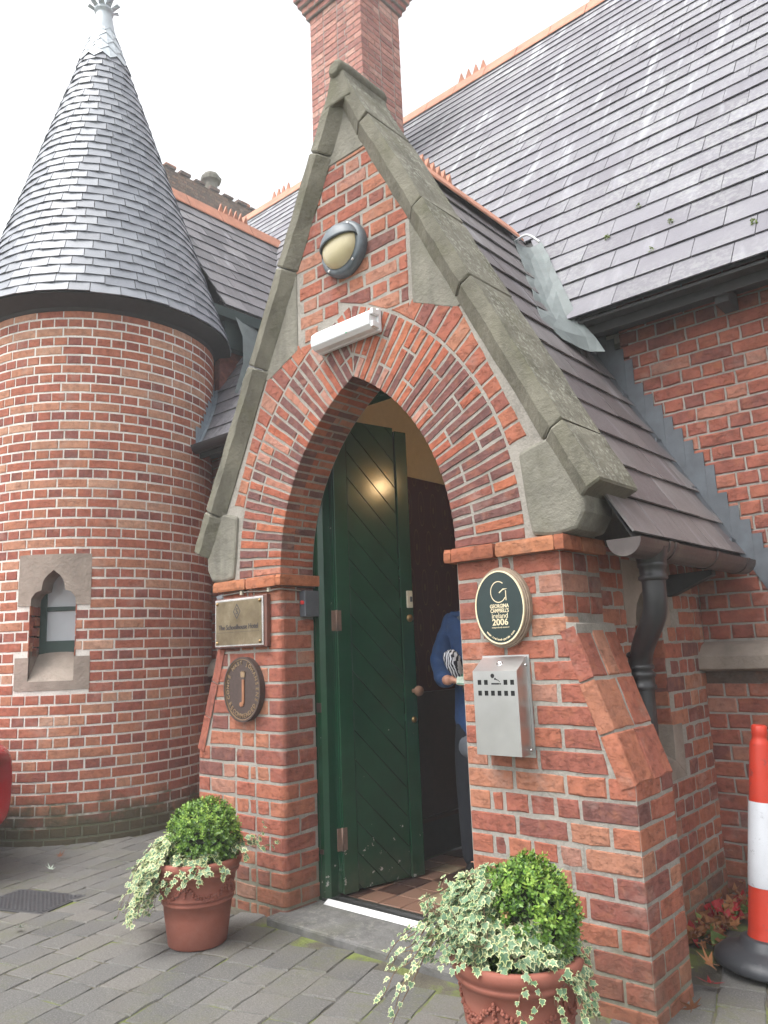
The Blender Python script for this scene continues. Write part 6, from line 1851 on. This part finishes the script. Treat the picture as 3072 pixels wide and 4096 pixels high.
def strand(c, ang, r0, out, drop, z0=.385, rise=.05, n=6, dens=.017, sz=.036, cr=(0, 1, 2, 3), wig=.03):
    d = IR*math.cos(ang)+IF*math.sin(ang); pts = []
    for i in range(n+1):
        f = i/n
        r = r0+out*(1-(1-f)**1.7); z = z0+rise*math.sin(min(1, f*2.2)*PI)*(1 if f < .45 else .6) - drop*max(0, f-.18)**1.35/.765
        s = Vector((-d.y, d.x, 0))*rr.uniform(-wig, wig)
        p = c+d*r+s; p = Vector((p.x, p.y, max(.012, z+rr.uniform(-.012, .012)))); pts.append(p)
    return (c, pts, dens, sz, cr)
S1 = []
for i in range(46):  # thick tail falling to the picture's left
    a_ = PI+rr.uniform(-.95, .8); S1.append(strand(PLc, a_, .05, rr.uniform(.12, .28), rr.uniform(.05, .30), .40, .075, dens=.0135, sz=.040))
for i in range(7): S1.append(strand(PLc, PI+rr.uniform(-.4, .8), .1, rr.uniform(.20, .33), rr.uniform(.22, .36), .40, .05, dens=.026, sz=.034))
for i in range(7): S1.append(strand(PLc, rr.uniform(.7, 2.1), .13, .08, rr.uniform(.02, .12), .39, .03, dens=.016, sz=.038))
S1.append(strand(PLc, -.05, .15, .16, -.10, .40, .05, dens=.024, sz=.040)); S1.append(strand(PLc, .1, .15, .22, -.04, .40, .04, dens=.024, sz=.040)); S1.append(strand(PLc, .35, .15, .12, .02, .40, .03, dens=.02, sz=.038))
ivy('cream edged ivy spilling over the left side of the pot by the brass plaque pier', (PLc.x, PLc.y, .33), S1, 5, .04)
S2 = []
for i in range(105):
    a_ = PI+rr.uniform(-.85, .95); fr2 = max(0, PI-a_); k_ = rr.random()
    S2.append(strand(PRc, a_, .05, rr.uniform(.06, .24)*(1-.3*fr2), rr.uniform(-.10, .13)*(1-.5*fr2), .44, .10+.08*k_, dens=.0155, sz=.034, cr=(4, 2, 4, 2, 1)))
for i in range(18): S2.append(strand(PRc, rr.uniform(1.2, 2.6), .07, rr.uniform(.08, .13), rr.uniform(-.02, .06), .43, .06, dens=.017, sz=.046, cr=(1, 2, 4, 1)))
for i in range(12): S2.append(strand(PRc, rr.uniform(-.1, .9), .12, rr.uniform(.06, .12), rr.uniform(.08, .22), .39, .03, dens=.018, sz=.032, cr=(1, 2, 4)))
for i in range(4): S2.append(strand(PRc, rr.uniform(.7, 1.6), .15, rr.uniform(.05, .08), rr.uniform(.14, .22), .385, .02, dens=.026, sz=.026, cr=(1, 2, 4)))
for i in range(10): S2.append(strand(PRc, PI+rr.uniform(-.2, .7), .12, rr.uniform(.20, .31), rr.uniform(.0, .28), .41, .05, dens=.026, sz=.030, cr=(2, 1, 3)))
S2.append(strand(PRc, -.35, .12, .14, .22, .50, .10, dens=.022, sz=.036, cr=(1, 2, 1)))
ivy('grey green ivy mounded over the pot at the bottom edge of the picture', (PRc.x, PRc.y, .33), S2, 8, .035)
# ------------------------------------------------------------------ traffic cone
TC = (2.012, .72)
tc = thing('traffic_cone', 'scuffed red and white traffic cone on a heavy black rubber base', 'traffic cone', (TC[0], TC[1], 0))
mb = MB(); mb.lathe([(.001, .002), (.188, 0), (.194, .008), (.19, .03), (.165, .052), (.12, .066), (.10, .074), (.09, .10), (.082, .104), (.06, .106)], (TC[0], TC[1], 0), 40); mb.build('base', M_cblack, tc)
mb = MB(); mb.lathe([(.068, .1), (.064, .13), (.058, .30)], (TC[0], TC[1], 0), 32); mb.build('lower_body', M_cred, tc)
mb = MB(); mb.lathe([(.060, .295), (.0605, .30), (.050, .615), (.049, .618)], (TC[0], TC[1], 0), 32); mb.build('white_sleeve', M_cwhite, tc)
mb = MB(); mb.lathe([(.047, .61), (.039, .84), (.036, .852), (.030, .86), (.028, .875), (.031, .885), (.030, .915), (.024, .92), (.018, .915), (.016, .88)], (TC[0], TC[1], 0), 32); mb.build('upper_body', M_cred, tc)
tc.rotation_mode = 'QUATERNION'
from mathutils import Quaternion
tc.rotation_quaternion = Quaternion(IF, math.radians(-5.2)) @ Quaternion((0, 0, 1), 0)
tc.location.z = .014
# ------------------------------------------------------------------ fallen leaves
def maple(p, s, yaw, tx, ty, mat, label, seed):
    rr = random.Random(seed); mb = MB()
    out = []
    for k in range(5):
        a = math.radians(-100+50*k)+PI/2
        out.append((.30*math.cos(a-.42), .30*math.sin(a-.42))); l = (.75, .95, 1.1, .95, .75)[k]*rr.uniform(.9, 1.1); out.append((l*math.cos(a), l*math.sin(a)))
    out.append((.25*math.cos(math.radians(215)), .25*math.sin(math.radians(215)))); out.append((0, -.15))
    cur = rr.uniform(.15, .5)
    M = Matrix.Translation(p) @ Matrix.Rotation(yaw, 4, 'Z') @ Matrix.Rotation(tx, 4, 'X') @ Matrix.Rotation(ty, 4, 'Y') @ Matrix.Scale(s, 4)
    v = [M @ Vector((x, y, cur*(x*x+y*y)*rr.uniform(.6, 1.2))) for x, y in out]+[M @ Vector((0, 0, 0))]; n = len(out)
    mb.mesh(v, [(i, (i+1) % n, n) for i in range(n)], 0, rr.random())
    mb.tube([M @ Vector((0, -.1, 0)), M @ Vector((.05, -.5, .1))], .0015, 4)
    o = mb.build('fallen_leaf', mat); o.data.transform(Matrix.Translation(-Vector(p))); o.location = p
    return tag(o, label, 'leaf', 'fallen leaves by the cone')
maple(Vector((1.905, .40, .03)), .075, .5, -.35, .15, M_leafred, 'bright red fallen leaf flat on the paving before the cone base', 1)
maple(Vector((1.865, .52, .055)), .07, 2.2, .5, -.4, M_leafbrown, 'curled orange brown leaf leaning behind the bright red one', 2)
maple(Vector((1.80, .44, .05)), .05, 1.0, .9, .2, M_leafyel, 'small green leaf tucked against the foot of the porch wall', 3)
maple(Vector((1.935, .13, .045)), .06, 3.6, 1.0, .3, M_leafbrown, 'brown folded leaf leaning on the corner of the right buttress', 4)
mb = MB(); rr = random.Random(77)
for i in range(170):
    y = rr.uniform(.78, YM-.06); x = PR+.02+abs(rr.gauss(0, .07))+max(0, (y-1.1))*rr.uniform(0, .7); z = rr.uniform(.01, .05)+max(0, .17*(y-.85))*rr.random()
    s = rr.uniform(.018, .045); mi = rr.choice([0, 1, 1, 1, 1, 1, 2])
    M = Matrix.Translation((x, y, z)) @ Matrix.Rotation(rr.uniform(0, 6.3), 4, 'Z') @ Matrix.Rotation(rr.uniform(-1, 1), 4, 'X') @ Matrix.Rotation(rr.uniform(-1, 1), 4, 'Y') @ Matrix.Scale(s, 4)
    v = [M @ Vector(q) for q in ((0, -1, .1), (.55, -.3, .0), (.9, .3, .2), (.35, .3, -.1), (0, 1, .3), (-.35, .3, -.1), (-.9, .3, .2), (-.55, -.3, 0), (0, 0, -.1))]
    mb.mesh(v, [(k, (k+1) % 8, 8) for k in range(8)], mi, rr.random())
o = mb.build('leaf_litter', [M_leafred, M_leafbrown, M_leafyel]); o['kind'] = 'stuff'; o['label'] = 'heap of red and brown leaves in the corner behind the cone'
sc_ = [(-2.22, -.06, 'brown', 'curled brown leaf lying against the mossy turret foot'), (-1.95, -.25, 'yel', 'pale scrap of leaf on the paving before the turret'), (-1.0, -.86, 'yel', 'pale leaf lying on the paving left of the ivy tail')]
for i, (x, y, k, lb) in enumerate(sc_):
    o = maple(Vector((x, y, .02)), .045, i*1.7, .3, .2, M_leafbrown if k == 'brown' else M_leafl, lb, 20+i); o['group'] = 'stray leaves on the paving'
# ------------------------------------------------------------------ parked red car, only its corner shows
car = thing('parked_car', 'shiny red car, only the rounded corner of its bumper showing at the left edge', 'car', (-4.5, -1.28, 0))
def car_body():
    mb = MB(); X0, X1, Y0, Y1 = -5.9, -1.86, -2.06, -.32
    secs = []
    prof = [(0, .38, .66, .84), (.05, .30, .76, .95), (.25, .20, .82, .985), (.8, .19, .90, 1.), (2.6, .19, .94, 1.), (3.5, .2, .92, .99), (3.8, .22, .86, .95), (3.91, .32, .7, .84)]
    n = 20
    for u, zl, zh, k in prof:
        ring = []; xm = X1-u; ym = (Y0+Y1)/2; hw = (Y1-Y0)/2*k
        for i in range(n):
            t = 2*PI*i/n; c_, s_ = math.cos(t), math.sin(t); e_ = .38
            yy = ym+hw*math.copysign(abs(c_)**e_, c_); zz_ = (zl+zh)/2+(zh-zl)/2*math.copysign(abs(s_)**e_, s_); xx = xm-(.22*(1-k)**.5 if u < .1 else 0)-(.34*abs((yy-ym)/hw)**4 if u < .9 else 0)*(1-min(1, u/.9))
            ring.append((xx, yy, zz_))
        secs.append(ring)
    vs = [p for r in secs for p in r]; fs = [(j*n+i, j*n+(i+1) % n, (j+1)*n+(i+1) % n, (j+1)*n+i) for j in range(len(secs)-1) for i in range(n)]+[tuple(range(n))[::-1], tuple(range((len(secs)-1)*n, len(secs)*n))]
    mb.mesh(vs, fs, smooth=True); return mb
o = car_body().build('body', M_car, car, recalc=True); o.modifiers.new('sub', 'SUBSURF').levels = 2; o.modifiers['sub'].render_levels = 2
mb = MB(); cab = [(-3.35, .9), (-3.85, 1.40), (-5.5, 1.43), (-6.15, .92)]
n = len(cab); L_ = [(x, -.55-.12*(z > 1), z) for x, z in cab]; Rr = [(x, -1.97+.12*(z > 1), z) for x, z in cab]
mb.mesh(L_+Rr, [(0, 1, n+1, n), (2, 3, n+3, n+2), (0, 3, 2, 1), (n, n+1, n+2, n+3)]); mb.build('cabin_glass', M_glassd, car, recalc=True)
mb = MB(); mb.box((-5.55, -1.86, 1.40), (-3.80, -.66, 1.46)); mb.build('roof', M_car, car, bevel=.05, segs=3)
for x in (-3.35, -5.5):
    for y in (-.52, -2.0):
        w_ = bpy.data.objects.new('wheel', None); C.objects.link(w_); w_.parent = car; w_.location = (x+4.5, y+1.28, .31)
        ax_ = Matrix.Translation((x, y-.1, .31)) @ Matrix.Rotation(-PI/2, 4, 'X')
        mb = MB(); mb.lathe([(.2, 0), (.29, .0), (.31, .03), (.31, .17), (.29, .2), (.2, .2)], n=28, axis=ax_); mb.build('tyre', M_tyre, w_)
        mb = MB(); mb.lathe([(.001, .19), (.06, .195), (.2, .18), (.2, .02), (.001, .02)], n=20, axis=ax_); mb.build('rim', M_chrome, w_)
for y in (-.62, -1.9):
    mb = MB(); mb.lathe([(.001, .05), (.06, .04), (.085, 0)], n=16, axis=Matrix.Translation((-2.66, y, .66)) @ Matrix.Rotation(PI/2, 4, 'Y')); mb.build('headlight', M_blind, car)
# ------------------------------------------------------------------ visitor inside the door
person = thing('person', 'person in a blue hooded jacket and dark cap just inside the doorway', 'person', (.50, 1.08, FZ))
def skin_mesh(name, joints, edges, mat, parent, sub=2, root=0):
    me = bpy.data.meshes.new(name); L = wloc(parent)
    me.from_pydata([tuple(Vector(j[0])-L) for j in joints], edges, []); me.materials.append(mat)
    o = bpy.data.objects.new(name, me); C.objects.link(o); o.parent = parent; o.color = (0, 0, 0, 1)
    m = o.modifiers.new('skin', 'SKIN'); m.use_smooth_shade = True
    for i, j in enumerate(joints):
        r = j[1]; me.skin_vertices[0].data[i].radius = r if isinstance(r, tuple) else (r, r)
        me.skin_vertices[0].data[i].use_root = (i == root)
    if sub: s = o.modifiers.new('sub', 'SUBSURF'); s.levels = sub; s.render_levels = sub
    return o
# faces the viewer: towards (.6,-.8)
fx = Vector((.45, -.89, 0)); rx = Vector((-.89, -.45, 0))      # forward, and the person's right hand side (picture left)
B = Vector((.525, 1.05, FZ))
def W(r, f, z): return B+rx*r+fx*f+Vector((0, 0, z))
# body under the clothes: one continuous surface with head, hands fitted at the wrists
J = [(W(0, 0, .93), (.125, .10)), (W(0, 0, 1.12), (.12, .095)), (W(0, .01, 1.30), (.10, .07)), (W(0, 0, 1.42), (.075, .07)), (W(0, .015, 1.49), (.05, .05)), (W(0, .03, 1.56), (.072, .082)), (W(0, .03, 1.64), (.07, .085)), (W(0, .02, 1.69), (.045, .055)),
     (W(.15, 0, 1.37), .035), (W(.225, -.03, 1.15), .045), (W(.19, .14, 1.065), .034), (W(.155, .20, 1.06), .027),
     (W(-.15, 0, 1.37), .035), (W(-.24, -.02, 1.13), .045), (W(-.22, .12, .98), .034), (W(-.2, .19, .95), .027),
     (W(.09, 0, .88), .085), (W(.10, .02, .50), .06), (W(.10, 0, .09), .034), (W(.10, .09, .035), .026),
     (W(-.09, 0, .88), .085), (W(-.10, .02, .50), .06), (W(-.10, 0, .09), .034), (W(-.10, .09, .035), .026)]
E_ = [(0, 1), (1, 2), (2, 3), (3, 4), (4, 5), (5, 6), (6, 7), (2, 8), (8, 9), (9, 10), (10, 11), (2, 12), (12, 13), (13, 14), (14, 15), (0, 16), (16, 17), (17, 18), (18, 19), (0, 20), (20, 21), (21, 22), (22, 23)]
skin_mesh('body', J, E_, M_skin, person)
JJ = [(W(0, 0, .66), (.20, .17)), (W(0, 0, .90), (.19, .16)), (W(0, 0, 1.12), (.165, .13)), (W(0, .0, 1.30), (.17, .125)), (W(0, 0, 1.41), (.10, .09)), (W(.165, 0, 1.385), .078), (W(.245, -.035, 1.14), .07), (W(.195, .13, 1.062), .056), (W(.175, .165, 1.06), .05),
      (W(-.165, 0, 1.385), .078), (W(-.26, -.03, 1.12), .07), (W(-.225, .13, .98), .055)]
jk = skin_mesh('jacket', JJ, [(0, 1), (1, 2), (2, 3), (3, 4), (3, 5), (5, 6), (6, 7), (7, 8), (3, 9), (9, 10), (10, 11)], M_jacket, person)
tx_ = bpy.data.textures.new('cloth folds', 'CLOUDS'); tx_.noise_scale = .09
dm = jk.modifiers.new('folds', 'DISPLACE'); dm.texture = tx_; dm.strength = .035; dm.mid_level = .5
skin_mesh('hood', [(W(.09, -.06, 1.43), .04), (W(.10, .04, 1.42), .035), (W(.0, .10, 1.36), .03), (W(-.10, .04, 1.42), .035), (W(-.09, -.06, 1.43), .04), (W(0, -.11, 1.42), .05)], [(0, 1), (1, 2), (2, 3), (3, 4), (4, 5), (5, 0)], M_grey, person)
skin_mesh('fleece_hem', [(W(0, 0, .60), (.20, .17)), (W(0, 0, .70), (.205, .175)), (W(0, 0, .80), (.18, .15))], [(0, 1), (1, 2)], M_grey, person, 2)
skin_mesh('trousers', [(W(0, 0, 1.02), (.15, .13)), (W(0, 0, .82), (.16, .14)), (W(.095, 0, .72), .10), (W(.105, .02, .48), .082), (W(.105, 0, .03), .07), (W(-.095, 0, .72), .10), (W(-.105, .02, .48), .082), (W(-.105, 0, .03), .07)], [(0, 1), (1, 2), (2, 3), (3, 4), (1, 5), (5, 6), (6, 7)], M_trouser, person)
for s in (1, -1): skin_mesh('shoe', [(W(s*.105, -.05, .045), .045), (W(s*.105, .06, .04), .045), (W(s*.11, .17, .03), .035)], [(0, 1), (1, 2)], M_shoe, person)
# face: nose, eyes, ears, mouth; cap and hair
hc = W(0, .03, 1.60)
mb = MB(); mb.mesh([hc+fx*.083+Vector((0, 0, .02)), hc+fx*.083-rx*.016+Vector((0, 0, -.028)), hc+fx*.083+rx*.016+Vector((0, 0, -.028)), hc+fx*.112+Vector((0, 0, -.022)), hc+fx*.09+Vector((0, 0, -.034))], [(0, 3, 2), (0, 1, 3), (1, 4, 3), (4, 2, 3)]); mb.build('nose', M_skin, person)
for s in (1, -1):
    mb = MB(); mb.lathe([(.001, -.004), (.010, .0), (.008, .006), (.001, .009)], n=10, axis=Matrix.Translation(hc+rx*s*.031+fx*.072+Vector((0, 0, .012))) @ fx.to_track_quat('Z', 'Y').to_matrix().to_4x4()); mb.build('eye', M_shoe, person)
    mb = MB(); mb.lathe([(.02, 0), (.024, .006), (.012, .012), (.001, .008)], n=10, axis=Matrix.Translation(hc+rx*s*.07+Vector((0, 0, -.005))) @ (rx*s).to_track_quat('Z', 'Y').to_matrix().to_4x4()); mb.build('ear', M_skin, person)
mb = MB(); mb.tube([hc+fx*.078+rx*.022+Vector((0, 0, -.055)), hc+fx*.084+Vector((0, 0, -.058)), hc+fx*.078-rx*.022+Vector((0, 0, -.055))], .005, 6); mb.build('mouth', M_cred, person)
mb = MB(); ax_ = Matrix.Translation(W(0, .02, 1.655)); mb.lathe([(.097, -.05), (.1, -.01), (.096, .03), (.07, .065), (.001, .078)], n=20, axis=ax_)
mb.mesh([W(.08, .08, 1.648), W(-.08, .08, 1.648), W(-.06, .185, 1.635), W(.06, .185, 1.635), W(.08, .08, 1.657), W(-.08, .08, 1.657), W(-.06, .185, 1.642), W(.06, .185, 1.642)], [(0, 1, 2, 3), (7, 6, 5, 4), (3, 2, 6, 7), (0, 3, 7, 4), (1, 5, 6, 2)]); mb.build('cap', M_cap, person)
skin_mesh('hair', [(W(.0, -.055, 1.55), (.075, .05)), (W(0, -.05, 1.62), (.085, .06))], [(0, 1)], M_hairm, person)
# hands: palm and five fingers closed round what they hold
def hand(wr, fwd_, palm_n, thumb_s, name, parent):
    """wr wrist, fwd_ along the knuckles, palm_n towards the palm side"""
    fwd_ = fwd_.normalized(); palm_n = palm_n.normalized(); sd = fwd_.cross(palm_n)*thumb_s
    js = [(wr, (.024, .02)), (wr+fwd_*.045, (.036, .018)), (wr+fwd_*.075, (.036, .015))]; es = [(0, 1), (1, 2)]
    for k, l in enumerate((.92, 1., .95, .78)):
        o_ = sd*(.030-.02*k); b0 = wr+fwd_*.078+o_
        p1 = b0+fwd_*.030*l; p2 = p1+(fwd_*.45+palm_n).normalized()*.026*l; p3 = p2+(palm_n-fwd_*.55).normalized()*.02*l
        i0 = len(js); js += [(b0, .0095), (p1, .009), (p2, .0082), (p3, .0072)]; es += [(2, i0), (i0, i0+1), (i0+1, i0+2), (i0+2, i0+3)]
    t0 = wr+fwd_*.03+sd*.034; i0 = len(js); js += [(t0, .012), (t0+(fwd_*.7+sd*.3+palm_n*.5).normalized()*.032, .0105), (t0+(fwd_*.9+palm_n*1.1).normalized()*.056, .0085)]; es += [(1, i0), (i0, i0+1), (i0+1, i0+2)]
    skin_mesh(name, js, es, M_skin, parent, 1)
wr_ = W(.155, .20, 1.06)
hand(wr_, fx*.55-rx*.85+Vector((0, 0, .05)), fx*-.2+Vector((0, 0, -1))*.4+rx*-.0+fx*-.6, 1, 'hand', person)
hand(W(-.2, .19, .95), fx+Vector((0, 0, -.4)), rx, 1, 'hand', person)
hp = wr_+(fx*.55-rx*.85).normalized()*.07
um = thing('umbrella', 'folded black and white patterned umbrella held in the visitor\'s hand', 'umbrella', tuple(hp))
mb = MB(); A = hp-fx*.0+Vector((0, 0, .02)); ud = (Vector((0, 0, 1))+rx*.35+fx*.1).normalized(); r0 = random.Random(2)
n = 16; sec = [(.012, -.03), (.02, .0), (.034, .03), (.042, .06), (.046, .09), (.04, .125), (.028, .15), (.001, .158)]; q_ = Matrix.Translation(A) @ ud.to_track_quat('Z', 'Y').to_matrix().to_4x4(); vs = []
for r, h_ in sec:
    for k in range(n): a = 2*PI*k/n; rr2 = r*(1+.16*math.sin(a*5+h_*20)); vs.append(q_ @ Vector((rr2*math.cos(a), rr2*math.sin(a), h_)))
mb.mesh(vs, [(j*n+k, j*n+(k+1) % n, (j+1)*n+(k+1) % n, (j+1)*n+k) for j in range(len(sec)-1) for k in range(n)], smooth=True); mb.build('folded_cloth', M_zebra, um)
mb = MB(); mb.tube([A-ud*.09, A-ud*.02], .010, 8); mb.build('handle', M_cap, um)
lf = thing('leaflet', 'small printed green and white card held with the umbrella', 'leaflet', tuple(hp+fx*.03))
lo = hp-rx*.05+fx*.035+Vector((0, 0, .005)); lu = (-rx+fx*.1+Vector((0, 0, -.12))).normalized(); lv = (Vector((0, 0, 1))*.75-fx*.6).normalized(); ln = lu.cross(lv)
if ln.dot(fx) < 0: lu = -lu; ln = lu.cross(lv); lo = hp-rx*.02+fx*.035
mb = MB(); mb.prism([(-.06, -.035), (.075, -.035), (.075, .04), (-.06, .04)], lo, lu, lv, ln, .003); mb.build('card', M_leafl, lf)
mb = MB(); mb.prism([(-.058, .018), (.073, .018), (.073, .038), (-.058, .038)], lo+ln*.0006, lu, lv, ln, .0004); mb.prism([(-.058, -.033), (.073, -.033), (.073, -.026), (-.058, -.026)], lo+ln*.0006, lu, lv, ln, .0004); mb.build('printed_band', M_leafg, lf)
mb = MB(); mb.prism([(-.02, .0), (.03, .0), (.03, .012), (-.02, .012)], lo+ln*.0006, lu, lv, ln, .0004); mb.build('red_print', M_leafr, lf)
# ------------------------------------------------------------------ thin haze volume added to stand in for lens glare
hm = bpy.data.materials.new('added glare haze'); hm.use_nodes = True; ht = hm.node_tree; ht.nodes.clear()
ho = ht.nodes.new('ShaderNodeOutputMaterial'); hv = ht.nodes.new('ShaderNodeVolumePrincipled'); ht.links.new(hv.outputs[0], ho.inputs['Volume'])
hv.inputs['Density'].default_value = .0042; hv.inputs['Color'].default_value = (.93, .96, 1, 1)
mb = MB(); mb.box((-151, -151, -1.2), (151, 151, 14.8)); o = mb.build('haze', hm); o['kind'] = 'stuff'
print('objects', len(bpy.data.objects))
